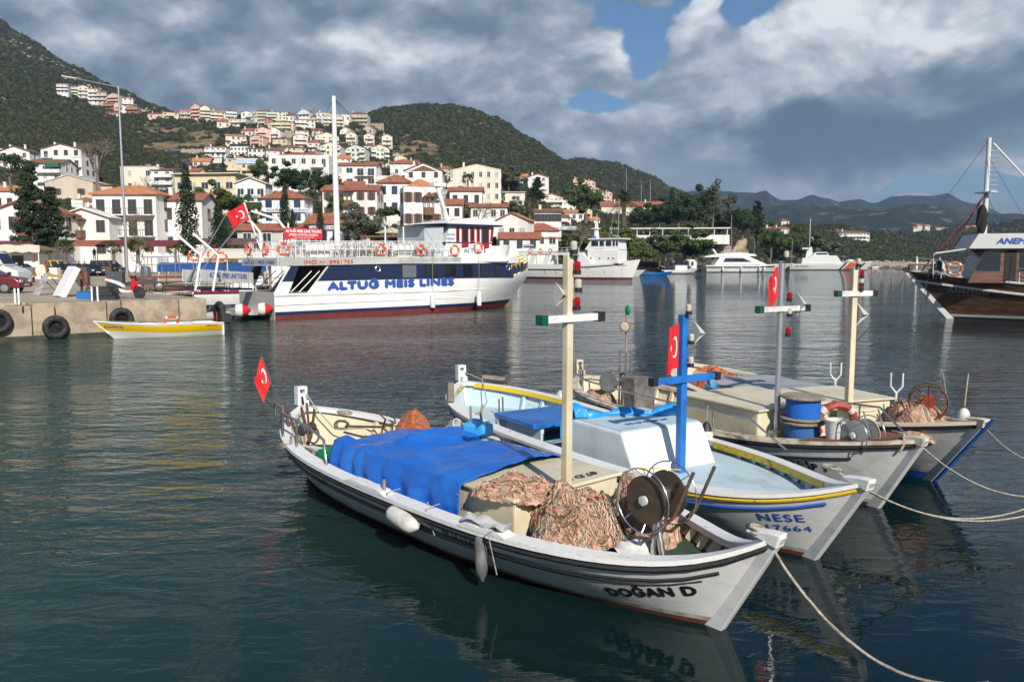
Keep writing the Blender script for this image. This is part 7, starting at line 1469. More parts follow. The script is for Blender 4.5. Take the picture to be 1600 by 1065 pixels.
ob=thing('outboard_motor','black outboard motor tilted up on the yellow boat transom','outboard motor',tuple(YB.matrix_basis@Vector((0,0,0))if False else Vector(YB.location)+Vector((math.cos(yh)*-.25,math.sin(yh)*-.25,.3))),yh);bevel(MB().box(-.35,.1,-.17,.17,.15,.60,taper=.8).build('cowl',PBLK,ob),.05,3);MB().side([(-.3,.15),(-.1,.15),(-.35,-.4),(-.55,-.5)],-.06,.06).build('leg',PBLK,ob);MB().side([(-.6,-.45),(-.38,-.4),(-.42,-.52),(-.62,-.55)],-.14,.14).build('propeller_guard',STEELP,ob)
lifebuoy('orange life ring lying on the seat of the yellow boat',Vector(YB.location)+Vector((math.cos(yh)*2.0,math.sin(yh)*2.0,.62)),.28,.07,(R(-25),0,yh),ORR)
MB().tube([(.12,.3,.5),(.12,.3,1.0)],.02,5).build('flagstaff',FLAGR,YB)
# -- ferry
fo=Vector((-13.2,44.5,0));fdir=Vector((12.98,10.7,0)).normalized();fh_=math.atan2(fdir.y,fdir.x)
BF=2.6
FE=thing('tour_ferry','big white two-deck tour ferry with a navy window band and red waterline','ferry',tuple(fo+Vector((-fdir.y,fdir.x,0))*BF),fh_)
def yS(x):return BF*(1-max(0,(x-13.0)/7.8)**2.4)if x<20.8 else 0.0
def fprof(t,z):
 xb=18.5+2.1*min(1,max(z,0)/2.1)**.9+.25*max(0,z-2.1);x=t*xb;f=1-.42*max(0,(t-.55)/.45)*max(0,1-z/2.1)**1.2
 return x,yS(t*20.7)*f*(1 if z>-.1 else .9)
FT=[i/40 for i in range(41)];FT[4]=.0955;FT[5]=.122
def fshell(z0,z1,mat,nm,n=6,ta=0,tb=40,off=0.0):
 mb=MB()
 for sd in(-1,1):
  mb.grid([[Vector((fprof(FT[i],z0(FT[i])+(z1(FT[i])-z0(FT[i]))*k/n)[0],sd*(fprof(FT[i],z0(FT[i])+(z1(FT[i])-z0(FT[i]))*k/n)[1]+off),z0(FT[i])+(z1(FT[i])-z0(FT[i]))*k/n))for k in range(n+1)]for i in range(ta,tb+1)])
 return mb.build(nm,mat,FE,smooth=30)
shz=lambda t:1.45+.67*min(1,max(0,(t*20.3-1.95)/.5))+.10*t+(.55*((t-.84)/.16)**1.5 if t>.84 else 0)
fshell(lambda t:-.6,lambda t:.24+.04*t,FRED,'hull_bottom');fshell(lambda t:.24+.04*t,lambda t:.44+.06*t,NAVY,'waterline_band',2);fshell(lambda t:.44+.06*t,shz,FWH,'hull')
mb=MB()
for sd in(-1,1):mb.tube([(fprof(t,1.3)[0],sd*(fprof(t,1.3)[1]+.01),1.38+.35*max(0,t-.6))for t in FT[:39]],.05,6);
for sd in(-1,1):MB().tube([(fprof(t,1.3)[0],sd*(fprof(t,1.3)[1]+.01),1.35+.5*max(0,t-.6))for t in FT[:39]],.05,6).build('rub_rail',FWH,FE,smooth=60)
for sd in(-1,1):MB().tube([(fprof(t,.8)[0],sd*(fprof(t,.75)[1]+.01),.82+.12*t)for t in FT[:36]],.035,6).build('rub_rail',FWH,FE,smooth=60)
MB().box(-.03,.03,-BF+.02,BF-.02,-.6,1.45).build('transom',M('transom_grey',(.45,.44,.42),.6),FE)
MB().add([(fprof(t,1.4)[0],sd*(fprof(t,1.4)[1]-.02),1.45 if t<.78 else 2.1)for t in FT for sd in(-1,1)],[(2*i,2*i+2,2*i+3,2*i+1)for i in range(40)]).build('main_deck',M('deck_grey',(.30,.30,.29),.8),FE)
# saloon side (navy band) set in: starts with a slanted cut at the stern
for sd in(-1,1):
 y=sd*(BF-.02);o=-sd*.06
 def pan(poly,mat,nm,par=FE,yy=y,th=.06):
  return MB().side(poly,min(yy,yy+o*th/.06),max(yy,yy+o*th/.06)).build(nm,mat,par)
 def cur(pl_,nm,m_,off,th=.03,N_=24):
  x0,x1,z0,z1=pl_;mb=MB();xs_=[x0+(x1-x0)*i/N_ for i in range(N_+1)]
  for o2 in(off,off-th):mb.grid([[Vector((x,sd*(yS(x)+o2),z0)),Vector((x,sd*(yS(x)+o2),z1))]for x in xs_])
  return mb.build(nm,m_,FE)
 MB().side([(2.52,2.125),(8.0,2.14),(8.0,3.06),(3.25,2.97)],y-.03,y+.03).build('saloon_side',NAVY,FE)
 cur((8.001,18.0,2.14,3.12),'saloon_side',NAVY,.012)
 MB().side([(1.96,1.46),(2.08,1.46),(3.34,2.97),(3.22,2.97)],y-.03,y+.045).build('slanted_pillar',FWH,FE);MB().side([(.1,1.46),(.82,1.46),(1.12,2.12),(.42,2.12)],y-.03,y+.03).build('slanted_pillar',FWH,FE);MB().side([(.425,2.125),(1.12,2.125),(1.48,2.97),(1.0,2.97)],y-.03,y+.03).build('slanted_pillar',NAVY,FE)
 MB().side([(-.05,1.46),(.09,1.46),(.99,2.97),(.85,2.97)],y-.03,y+.045).build('slanted_pillar',FWH,FE)
 for q in range(2):MB().tube([(1.0+q*.5,y-sd*.1,1.5),(2.3+q*.5,y-sd*.1,2.7)],.03,5).build('stair_rail',WRAIL,FE)
 for k,(xa,xb)in enumerate([(8.3,9.3),(10.0,10.9),(11.5,12.35),(12.95,13.75),(14.4,15.25),(15.8,16.5)]):cur((xa,xb,2.25,3.02),'saloon_window',DGL if k else M('curtained_glass',(.14,.15,.16),.3),.035,.02,3)
 MB().side([(.3,3.0),(8.0,3.11),(8.0,3.53),(.35,3.46)],y+sd*.05-.06,y+sd*.05+.06).build('deck_fascia',FWH,FE);cur((8.001,18.3,3.12,3.56),'deck_fascia',FWH,.09,.1)
 mb=MB();mb.grid([[Vector((x,sd*max(0,fprof(x/20.7,2.7)[1]+o2),2.2+.5*max(0,(x-17.2)/3)+zz))for zz in(0,.45)]for x in np.linspace(17.2,20.55,12)for o2 in(.03,)]);mb.build('bow_bulwark',NAVY,FE)
 for dz in(.65,.9):MB().tube([(x,sd*max(0,fprof(x/20.7,2.7)[1]),2.2+.5*max(0,(x-17.2)/3)+dz)for x in np.linspace(17.6,20.55,10)],.035,5).build('bow_rail',PYEL,FE)
 for x in np.linspace(17.7,20.3,5):MB().tube([(x,sd*fprof(x/20.7,2.7)[1],2.5),(x,sd*fprof(x/20.7,2.7)[1],3.4)],.03,5).build('rail_post',PYEL,FE)
 for xx in(6.55,17.2):MB().torus((xx,sd*(yS(xx)+.03),2.8),.16,.03,(0,1,0),18,6).build('porthole',STEELP,FE)
 # upper deck fascia
 MB().side([(.3,3.0),(16.55,3.24),(17.0,3.62),(.35,3.46)],y+sd*.05-.06,y+sd*.05+.06).build('deck_fascia',FWH,FE)
MB().box(3.4,13.6,-BF+.1,BF-.1,1.46,2.98).build('saloon_core',DARKIN,FE)
MB().add([(.3,-BF,3.35),(15.2,-2.1,3.55),(15.2,2.1,3.55),(.3,BF,3.35),(.3,-BF,3.25),(15.2,-2.1,3.45),(15.2,2.1,3.45),(.3,BF,3.25)],[(0,1,2,3),(7,6,5,4),(0,4,5,1),(1,5,6,2),(2,6,7,3),(3,7,4,0)]).build('upper_deck',FWH,FE)
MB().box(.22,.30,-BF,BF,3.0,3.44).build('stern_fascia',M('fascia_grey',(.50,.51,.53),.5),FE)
text('lettering','ALTUG 1 MEIS LINES',INKB,FE,(.19,2.2,3.12),(0,0,R(-90)),h=.20,width=4.4)
# raised bow bulwark (upper prow)
mb=MB()
for sd in(-1,1):mb.grid([[Vector((13.0+(5.2+.35*k)*a,sd*max(0,yS(13.0+5.2*a)*(1-.95*max(0,(a-.75)/.25)**2)+.10*(1-a)),3.42+(.95)*k*(.35+.65*min(1,a*1.6))*1.0))for k in(0,.5,1)]for a in[i/16 for i in range(17)]])
mb.build('upper_bulwark',FWH,FE,smooth=40)
text('lettering','ALTUG 1',INKB,FE,(12.95,-BF-.09,3.82),h=.26,width=1.75,bold=.02,sub=False).rotation_euler=(0,0,R(0))
MB().side([(12.1,3.45),(14.6,3.5),(14.6,4.3),(12.3,4.05)],-BF-.075,-BF-.03).build('name_panel',FWH,FE)
text('lettering','ALTUĞ MEIS LINES',INKB,FE,(3.25,-BF-.045,1.62),(0,R(-.9),0),h=.42,width=8.9,bold=.10,space=1.1)
text('lettering','IMO nr. 8981755',INKR,FE,(1.75,-BF-.135,3.10),(0,R(-.8),0),h=.22,width=3.1,bold=.01)
text('lettering','ALTUG',NAVY,FE,(18.35,-fprof(.92,1.7)[1]-.10,1.72),(R(14),R(-8),R(38)),h=.36,width=1.3,shear=.3)
# wheelhouse on the upper deck
WH=MB();WH.side([(12.0,3.5),(15.9,3.5),(16.2,5.65),(12.5,5.65)],-1.75,1.75);wh=WH.build('wheelhouse',FWH,FE);bevel(wh,.04)
MB().side([(10.2,5.62),(12.3,5.75),(12.3,5.68),(10.2,5.56)],-1.9,1.9).build('aft_awning',NAVY,FE)
MB().side([(12.1,5.70),(16.7,5.72),(16.75,5.92),(14.0,6.12),(12.2,5.86)],-2.05,2.05).build('wheelhouse_roof',FWH,FE);MB().box(12.08,16.72,-2.07,2.07,5.60,5.71).build('roof_edge',NAVY,FE);MB().box(12.0,16.0,-1.77,1.77,4.44,4.52).build('wheelhouse_stripe',NAVY,FE)
for(xa,xb,z0,z1,m_)in((13.0,13.25,4.55,5.5,REDW),(13.45,14.0,3.9,5.5,REDW),(14.15,14.5,4.55,5.5,REDW),(14.7,14.95,4.55,5.5,REDW),(15.1,15.75,3.75,5.5,REDW)):
 f=MB().box(xa,xb,-1.80,-1.752,z0,z1).build('window_frame' if z0>4.5 else 'door',m_,wh);MB().box(xa+.08,xb-.08,-1.815,-1.801,max(z0+.1,4.5),z1-.1).build('pane',DGL,f)
MB().side([(15.85,4.6),(16.03,4.6),(16.17,5.5),(15.95,5.5)],-1.79,-1.752).build('window_frame',REDW,wh);MB().add([(15.99+.03,-1.5,4.6),(15.99+.03,1.5,4.6),(16.16+.03,1.5,5.5),(16.16+.03,-1.5,5.5)],[(0,1,2,3)]).build('windscreen',DGL,wh)
text('lettering','ALTUG',INKB,FE,(12.28,-1.80,4.95),h=.16,width=.62);text('lettering','MEISLIN',INKB,FE,(12.22,-1.80,4.68),h=.13,width=.62)
MB().box(10.6,12.1,-1.6,1.6,3.45,5.56).build('aft_cabin',M('cabin_blue_grey',(.45,.50,.52),.6),FE)  # aft cabin in one even blue-grey colour
# radar mast
rm=MB();rm.tube([(13.6,0,5.95),(12.7,0,8.3)],.14,8);rm.tube([(13.6,.5,5.95),(12.9,0,7.6)],.05,6);rmo=rm.build('radar_mast',FWH,FE);MB().box(12.3,13.3,-.25,.25,8.25,8.5).build('radar',FWH,rmo);MB().bar((12.1,-1,7.3),(12.9,1,7.3),.07).build('spreader',FWH,rmo)
# tall main mast
MB().tube([(4.75,-1.0,3.4),(4.7,-1.0,8),(4.7,-1.0,13.0)],[.19,.17,.12],12).build('main_mast',FWH,FE,smooth=60)
for(x,y)in((.8,-2.4),(.8,2.4),(11.5,-2.4),(11.5,2.4),(16.4,-1),(16.4,1)):MB().tube([(4.7,-1.0,12.9),(x,y,3.6)],.011,4).build('stay',DARKM,FE)
# deck rails: posts and two bars
for sd in(-1,1):
 y=sd*(BF-.02);zb=lambda x:3.46+.012*x
 for dz in(.45,.92):
  MB().tube([(.35,y,zb(.35)+dz),(12.1,y,zb(12.1)+dz)],.022,6).build('rail',WRAIL,FE)
 pm_=MB().tube([(0,0,0),(0,0,.92)],.022,6).mesh('rail_post',[WRAIL])
 for i in range(27):x=.4+i*.45;inst('rail_post',pm_,FE,(x,y,zb(x)))
for dz in(.45,.92):MB().tube([(.35,-BF,3.46+dz),(.35,BF,3.46+dz)],.022,6).build('rail',WRAIL,FE)
pm_=MB().tube([(0,0,0),(0,0,.92)],.022,6).mesh('rail_post',[WRAIL])
for i in range(10):inst('rail_post',pm_,FE,(.35,-BF+.5+i*.46,3.46))
for xx in(1.05,7.3,8.6):MB().tube([(xx,-2.3,3.4),(xx,-2.3,5.4)],.05,8).build('flag_post',FWH,FE)
# stern davits
for y in(-1.9,1.9):MB().tube([(1.2,y,3.3),(1.1,y,5.0),(.6,y,5.6),(-.9,y,6.0)],[.11,.1,.09,.07],8).build('davit',FWH,FE,smooth=60)
def onf(x,y,z):return tuple(FE.location+Matrix.Rotation(fh_,3,'Z')@Vector((x,y,z)))
# plastic chairs on the upper deck
chp=None
def chair_parts():
 s_=MB().grid([[Vector((x,y,.43))for y in(-.22,.22)]for x in(-.2,.22)]).add([(-.2,-.22,.40),(.22,-.22,.40),(.22,.22,.40),(-.2,.22,.40)],[(0,1,2,3)]).mesh('seat',[PLW])
 b_=MB();b_.tube([(-.2,-.22,.43),(-.3,-.22,.8),(-.32,-.1,.92),(-.32,.1,.92),(-.3,.22,.8),(-.2,.22,.43)],.022,5)
 for q in(-.12,-.04,.04,.12):b_.tube([(-.22,q,.45),(-.32,q,.90)],.015,4)
 return s_,b_.mesh('backrest',[PLW]),MB().tube([(0,0,0),(0,0,.42)],.02,5).mesh('leg',[PLW]),MB().tube([(-.25,0,.62),(.2,0,.64),(.22,0,.43)],.02,5).mesh('armrest',[PLW])
CP=chair_parts();n=0
for i in range(22):
 x=1.0+i*.47+rnd.uniform(-.04,.04)
 for j,y in enumerate((-2.1,-1.35)):
  if abs(x-4.75)<.35 and j==1:continue
  if 2.0<x<4.3 and j==0 or 8.2<x<9.4 and j==0:continue
  t=thing('deck_chair','white plastic armchair in the rows on the ferry upper deck','chair',onf(x,y,3.46+.012*x),fh_+R(rnd.choice((-90,-80,-100,90))),'white plastic chairs on the ferry upper deck')
  inst('seat',CP[0],t);inst('backrest',CP[1],t)
  for a in((-.18,-.2),(-.18,.2),(.18,-.2),(.18,.2)):inst('leg',CP[2],t,(*a,0))
  for q in(-.24,.24):inst('armrest',CP[3],t,(0,q,0))
for i,(x,lab)in enumerate(((2.8,'white life raft canister by the red tour sign'),(8.6,'white life raft canister between two life rings on the ferry'))):
 t=thing('life_raft',lab,'life raft',onf(x,-2.1,4.0),fh_);MB().lathe([(.25,-.75),(.33,-.68),(.35,0),(.33,.68),(.25,.75)],18,mtx((0,0,0),(0,R(90),0))).build('canister',FWH,t,smooth=40)
 for q in(-.4,0,.4):MB().torus((q,0,0),.35,.018,(1,0,0),20,5).build('strap',STEELP,t)
 MB().box(-.5,.5,-.25,.25,-.5,-.36).build('cradle',FWH,t)
for x,lab in((.55,'life ring on the rail beside the red tour sign'),(6.75,'life ring right of the ferry mast'),(9.6,'life ring amidships on the ferry upper rail'),(12.2,'life ring in front of the ferry wheelhouse'),(14.1,'life ring below the red wheelhouse door')):
 lifebuoy(lab,onf(x,-BF-.12,3.95 if x<13 else 4.15),.31,.075,(0,0,fh_),ORR,group='orange life rings on the ferry rail')
lifebuoy('life ring on the ferry stern rail, seen edge on at the left',onf(.18,-1.4+.3,3.95),.31,.075,(0,0,fh_+R(90)),ORR);lifebuoy('life ring on the ferry stern rail behind the boarding boom',onf(.18,1.4,3.95),.31,.075,(0,0,fh_+R(90)),ORR)
t=thing('tour_sign','red ferry sign board reading ALTUG MEIS LINE TOURS above the stern rail','sign',onf(.75,-2.35,0),fh_);MB().box(0,2.35,-.03,.03,4.52,5.12).build('board',SB_RED,t)
text('lettering','ALTUĞ MEIS LINE TOURS',INKW,t,(.1,-.04,4.88),h=.16,width=2.15,bold=.03);text('lettering','(MEIS) KASTELLORIZO',INKW,t,(.3,-.04,4.70),h=.11,width=1.75,bold=.02);text('lettering','Tel: 0537 674 58 75',INKW,t,(.55,-.04,4.57),h=.07,width=1.25)
for x in(.1,2.25):MB().tube([(x,.04,3.5),(x,.04,4.5)],.025,6).build('post',FWH,t)
fsp=MB().tube([onf(.5,0,3.5),onf(-.55,0,6.6)],.05,6).build('flagstaff',FWH);tag(fsp,'white leaning ensign staff at the ferry stern','flagpole')
turkish_flag('red ensign with crescent flying from the ferry stern staff',onf(-.52,0,6.5),onf(-.2,0,5.6),(-.85,-.55),.55,fold=.5,seed=3)
for x,lab in((10.4,'white sausage fender below the middle ferry windows'),(14.1,'white sausage fender near the ferry bow')):
 p=onf(x,-BF-.2,.75);t=thing('fender',lab,'fender',p,group=None);MB().lathe([(.04,-.5),(.15,-.42),(.17,0),(.15,.4),(.05,.5),(.02,.56)],12).build('bladder',FWH,t,smooth=True);MB().tube([(0,0,.55),(0,.1,2.9)],.012,4).build('lanyard',ROPE,t)
 # swim platform with two red-nosed buoys and boarding ramp
MB().box(-2.0,-.04,-2.2,2.2,.30,.62).build('stern_platform',M('platform_grey',(.42,.41,.39),.6,col2=(.3,.28,.26),scale=2),FE)
for y,lab in((-2.0,'red-nosed mooring buoy lashed at the ferry waterline, nearer the hull'),(-2.35,'red-nosed mooring buoy on the ferry stern platform, farther from the hull')):
 xx=-.5 if y==-2.0 else-1.9;t=thing('buoy',lab,'buoy',onf(xx,y-.35,.62),fh_-R(20));MB().lathe([(.28,-.35),(.36,-.25),(.36,.02)],16,mtx((0,0,0),(0,R(90),0))).build('drum',PLW,t,smooth=40);MB().lathe([(.35,.021),(.25,.25),(.08,.42),(.03,.46)],16,mtx((0,0,0),(0,R(90),0))).build('nose_cone',FLAGR,t,smooth=40)
bt=thing('inflatable_boat','pale grey dinghy lying under the ferry stern','dinghy',onf(-3.4,-.6,.28),fh_+R(12));MB().tube([(1.5,-.7,0),(-.8,-.7,0),(-1.8,-.35,.12),(-2.1,0,.2),(-1.8,.35,.12),(-.8,.7,0),(1.5,.7,0)],.24,10).build('tube',M('hypalon_grey',(.42,.41,.38),.7),bt,smooth=60);MB().box(-1.6,1.4,-.6,.6,-.15,-.05).build('floor',DARKM,bt)
gw=thing('gangway','white gangway with the tour line name sloping from ferry to quay','gangway',onf(-.6,0,0),0);A_=Vector(onf(-.4,.6,1.75));B_=Vector(AT(300,447,41));o_=Vector(gw.location);sd_=(B_-A_).cross(Vector((0,0,1))).normalized()
MB().bar(A_-o_-Vector((0,0,.1)),B_-o_-Vector((0,0,.1)),.9,.12).build('ramp',NAVY,gw)
for q in(-.5,.5):
 MB().bar(A_-o_+sd_*q+Vector((0,0,.55)),B_-o_+sd_*q+Vector((0,0,.55)),.03,.62).build('side_cloth',WPL,gw)
L_=(B_-A_).length
tx=text('lettering','ALTUĞ1 (MEIS LINE TOURS)',INKB,gw,(0,0,0),h=.26,width=L_*.72,bold=.02);dv=(A_-B_).normalized();yv=Vector((0,0,1)).cross(dv).normalized();zv=dv.cross(yv);near=-1 if yv.y>0 else 1
tx.matrix_local=Matrix.Translation(B_-o_+dv*L_*.14+Vector((0,0,.48))-yv*.53)@Matrix(((dv.x,yv.x,zv.x),(dv.y,yv.y,zv.y),(dv.z,yv.z,zv.z))).to_4x4()
for i in range(6):P_=B_.lerp(A_,.1+i*.16)-o_;MB().tube([P_+sd_*-.5-Vector((0,0,.1)),P_+sd_*-.5+Vector((0,0,.9))],.02,5).build('stanchion',DARKM,gw)
for q in(-1.9,1.9):
 bm_=MB().tube([onf(-.9,q,6.0),tuple(Vector(AT(300 if q<0 else 292,440,41)))],.035,5).build('hoisting_line',STEELP);tag(bm_,'steel hoist cable from the ferry davit to the gangway, '+('nearer' if q<0 else 'farther')+' of the two','cable')
t=thing('gangway_davits','pair of white bent booms on the quay end of the gangway','boom',tuple(Vector(AT(305,445,41))));
for q in(0,.9):MB().tube([(q,0,-.3),(q+.35,0,1.5),(q-.9,0,2.6)],.07,8).build('boom',FWH,t,smooth=60)
# -- tour boats moored beyond the quay
def tourboat(label,u,v,d,L_,head,canopy,trim,z=3.3,name='tour_boat'):
 p=AT(u,v,d);p.z=0;t=thing(name,label,'tour boat',tuple(p),R(head));Hh=Hull(L_,L_*.14,1.1,1.7,1.1,rb=1.2,rs=.1,tm=.35,pb=2.6,ps=9,wf=.75,keel=.4);Hh.b=lambda tt:L_*.14*(1-max(0,(tt-.4)/.6)**2.6)
 for(z0,z1,m_,nm)in((-.3,.25,NAVY,'hull_bottom'),(.25,None,FWH,'hull')):
  mb=MB()
  for sd in(-1,1):mb.grid([[Hh.P(tt,z0+((Hh.sh(tt)if z1 is None else z1)-z0)*i/5,sd)for i in range(6)]for tt in ts])
  mb.build(nm,m_,t,smooth=30)
 MB().grid([[Vector((Hh.P(tt,.9).x,sd*Hh.half(tt,.9),.95))for sd in(-1,1)]for tt in ts]).build('deck',WOOD,t)
 for sd in(-1,1):MB().tube([Hh.P(tt,Hh.sh(tt),sd,.03)for tt in ts],.07,6).build('rub_rail',trim,t,smooth=60)
 b=L_*.13;mb=MB();mb.grid([[Vector((x,y,z+.25*(1-(y/b)**2)))for y in np.linspace(-b,b,7)]for x in np.linspace(.3,L_*.75,14)]);mb.grid([[Vector((x,-b,z)),Vector((x,-b,z-.45))]for x in np.linspace(.3,L_*.75,14)]);mb.build('canopy',canopy,t,smooth=40)
 for x in np.linspace(.4,L_*.74,5):
  for sd in(-1,1):MB().tube([(x,sd*b*.97,.95),(x,sd*b*.97,z)],.035,6).build('canopy_post',WRAIL,t)
 for dz in(.5,1.0):MB().tube([Hh.P(tt,Hh.sh(tt),-1,0)+Vector((0,0,dz))for tt in ts[:26]],.025,5).build('rail',trim if dz>.6 else WRAIL,t)
 MB().box(L_*.5,L_*.72,-b*.6,b*.6,.95,2.9).build('wheelhouse',FWH,t);return t
CBL=M('canopy_blue',(.012,.07,.26),.8);CMR=M('trim_maroon',(.22,.02,.04),.5);CCR=M('canopy_cream',(.62,.58,.50),.85)
tourboat('tour boat with a long royal blue canopy behind the quay',245,425,62,11,12,CBL,CMR,z=2.9)
tourboat('tour boat with a cream canopy and maroon rail between quay and ferry',300,425,56,10.5,24,CCR,CMR,z=3.9)
for(u,v,d,lab)in((333,397,54,'orange life ring under the cream canopy of the tour boat, first'),(303,399,54.5,'dark orange life ring at the left canopy post'),(346,402,54,'shaded life ring right of the first under the cream canopy')):lifebuoy(lab,tuple(AT(u,v,d)),.33,.07,(0,0,.2),ORR)
t=thing('gangway','low railed gangway with maroon plank left of the tour line gangway','gangway',tuple(Q(250,446)),R(6));MB().box(-1.5,5.0,-.5,.5,.55,.65).build('plank',CMR,t)
for sd in(-.5,.5):
 for dz in(.9,1.45):MB().tube([(-1.5,sd,.6),(-1.4,sd,.6+dz*.8),(-1.2,sd,.6+dz),(5.0,sd,.75+dz)],.03,6).build('rail',STEELP,t)
 for i in range(6):MB().tube([(-1.2+i*1.24,sd,.6),(-1.2+i*1.24,sd,2.05)],.025,5).build('stanchion',STEELP,t)
t=thing('blue_water_tank','dark grey round water tank behind the blue canopy','tank',tuple(AT(228,412,90)));t.location.z=ZQ;MB().lathe([(.5,0),(.5,.9),(.35,1.15),(.12,1.2)],16).build('tank',M('tank_grey',(.09,.11,.13),.5),t,smooth=40)
# -- gulet ANEMON at the right
VAR=M('varnished_planks',(.13,.062,.036),.42,col2=(.20,.125,.09),scale=3,mscale=(.2,1,3),coat=.3);GWH=M('gulet_white',(.36,.36,.36),.5)
GWH=M('gulet_white_paint',(.58,.58,.57),.5);
org=Vector((25.2,46.0,0));hd=math.atan2(46.0-38.5,25.2-46.5)
HG=Hull(22.6,2.9,1.7,2.75,2.0,rb=2.4,rs=.6,tm=.45,pb=2.4,ps=6,wf=.75,keel=.6,pw=1.8);L0=HG.L-HG.rb;
GU=thing('gulet','varnished wooden gulet with a white bow stem entering from the right edge','sailing boat',tuple(org-Vector((math.cos(hd),math.sin(hd),0))*L0),hd)
tg=[i/60 for i in range(61)]
def gshell(z0,z1,m_,nm,off=0):
 mb=MB()
 for sd in(-1,1):mb.grid([[HG.P(tt,z0(tt)+(z1(tt)-z0(tt))*i/8,sd,off)for i in range(9)]for tt in tg])
 return mb.build(nm,m_,GU,smooth=30)
gshell(lambda t:-.5,lambda t:.12,M('dark_bottom',(.03,.018,.015),.7),'hull_bottom');gshell(lambda t:.12,lambda t:.26,GWH,'boot_stripe',.01)
for q in range(9):
 f0,f1=q/9,(q+1)/9;gshell(lambda t:.26+(HG.sh(t)-.26)*f0+.012,lambda t:.26+(HG.sh(t)-.26)*f1,VAR,'plank',.004*(q%2))
gshell(lambda t:.26,lambda t:HG.sh(t)-.02,PDK,'inner_planking',-.03)
for(dz,r_)in((.0,.07),(.62,.075)):
 for sd in(1,-1):MB().tube([HG.P(tt,HG.sh(tt)-dz,sd,.03)for tt in tg],r_,6).build('rub_rail',GWH,GU,smooth=60)
pts=[(HG.ends(z)[1],z)for z in np.linspace(-.4,2.75,10)];MB().side([(x+.16,z)for x,z in pts]+[(x-.22-.12*(z/2.75),z)for x,z in pts[::-1]],-.08,.08).build('stem',GWH,GU)
MB().grid([[Vector((HG.P(tt,HG.sh(tt)).x,sd*HG.half(tt,HG.sh(tt))*.98,HG.sh(tt)-.25))for sd in(-1,1)]for tt in tg]).build('deck',WOODG,GU)
hull_text(GU,HG,'ANEMON',20.45,1.50,.30,1.9,M('pale_lettering',(.36,.33,.30),.6),side=1,bold=.03,space=1.2,rise=-.03);hull_text(GU,HG,'BODRUM',20.0,1.28,.12,.9,MATS['pale_lettering'],side=1,rise=-.02)
ck=MB().side([(4,1.9),(19.7,2.1),(18.9,4.0),(4,3.9)],-1.9,1.9).build('deckhouse',VAR,GU)
for(a,b_)in((18.2,19.3),(16.7,17.3),(15.9,16.5),(15.0,15.7),(14.0,14.8)):MB().add([(a,1.92,2.75),(b_+(.1 if a>18 else 0),1.92,2.75),(b_-(.35 if a>18 else 0),1.92,3.8),(a,1.92,3.8)],[(0,1,2,3)]).build('window',DGL,ck)
MB().box(17.45,18.0,1.905,1.93,2.05,3.85).build('door',DARKIN,ck)
MB().side([(3,3.95),(19.8,3.95),(19.35,4.75),(3,4.75)],-2.2,2.2).build('flybridge_bulwark',GWH,GU)
text('lettering','ANEMON',INKB,GU,(18.5,2.22,4.2),(0,0,R(180)),h=.30,width=2.2,bold=.05,shear=.25)
MB().bar((19.6,1.9,3.98),(21.4,1.9,3.7),.08).build('awning_bar',GWH,GU);MB().tube([(21.4,1.6,3.7),(21.4,1.6,2.6)],.03,5).build('awning_post',GWH,GU)
gm=MB().tube([(18.7,0,2.2),(18.7,0,10.1)],[.17,.11],10).build('foremast',GWH,GU,smooth=60)
for k in range(9):MB().tube([(18.7,.05,7.2+k*.27),(18.2,.2,7.2+k*.27)],.025,4).build('step',GWH,gm)
MB().bar((19.0,-.5,7.1),(18.4,.5,7.1),.5,.06).build('crow_platform',GWH,gm);MB().tube([(18.5,0,9.8),(14.6,0,5.2)],.06,6).build('boom',GWH,gm)
for(a,b_,r_,m_)in(((18.7,.3,7.1),(21.8,.2,2.7),.035,CMR),((18.7,-.3,7.0),(21.0,-.2,2.7),.035,CMR),((18.7,0,10.0),(23.0,0,3.2),.014,DARKM),((18.7,.2,7),(20,2.4,2.5),.012,DARKM),((18.7,.2,7),(17.3,2.6,2.2),.012,DARKM),((18.7,.2,9),(15.5,2.6,2.2),.012,DARKM)):MB().tube([a,b_],r_,5).build('stay',m_,GU)
MB().tube([(22.3,0,2.75),(23.2,0,2.85)],.07,8).build('bowsprit',VAR,GU)
for dz in(.42,.8):MB().tube([HG.P(tt,HG.sh(tt),1,-.1)+Vector((0,0,dz))for tt in tg[20:60]],.022,5).build('rail',STEELP,GU)
for i in range(11):q=HG.P(.40+i*.055,HG.sh(.40+i*.055),1,-.1);MB().tube([q,q+Vector((0,0,.45)),q+Vector((0,-.12,.82))],.03,5).build('stanchion',GWH,GU)
def ong(x,y,z):return tuple(GU.location+Matrix.Rotation(hd,3,'Z')@Vector((x,y,z)))
person('person sitting on the gulet foredeck in a teal jacket',ong(21.0,.9,2.3),hd+R(60),'sit',(.03,.09,.11),(.03,.03,.03),arms='held')
t=thing('deck_chair','white chair under the person on the gulet foredeck','chair',ong(21.0,.9,2.3),hd+R(60));MB().box(-.25,.25,-.22,.25,.38,.42).build('seat',PLW,t);MB().box(-.25,.25,.25,.29,.42,.95).build('backrest',PLW,t)
for a in((-.22,-.2),(.22,-.2),(-.22,.22),(.22,.22)):MB().box(a[0]-.02,a[0]+.02,a[1]-.02,a[1]+.02,0,.38).build('leg',PLW,t)
lifebuoy('faded orange life ring on the gulet rail beside the seated person',ong(20.35,1.75,2.85),.34,.08,(0,0,hd),M('faded_orange',(.42,.14,.08),.6))
t=thing('deck_table','dark wooden table on the gulet foredeck','table',ong(21.8,.1,2.4),hd);MB().box(-.7,.7,-.5,.5,.62,.7).build('table_top',VAR,t)
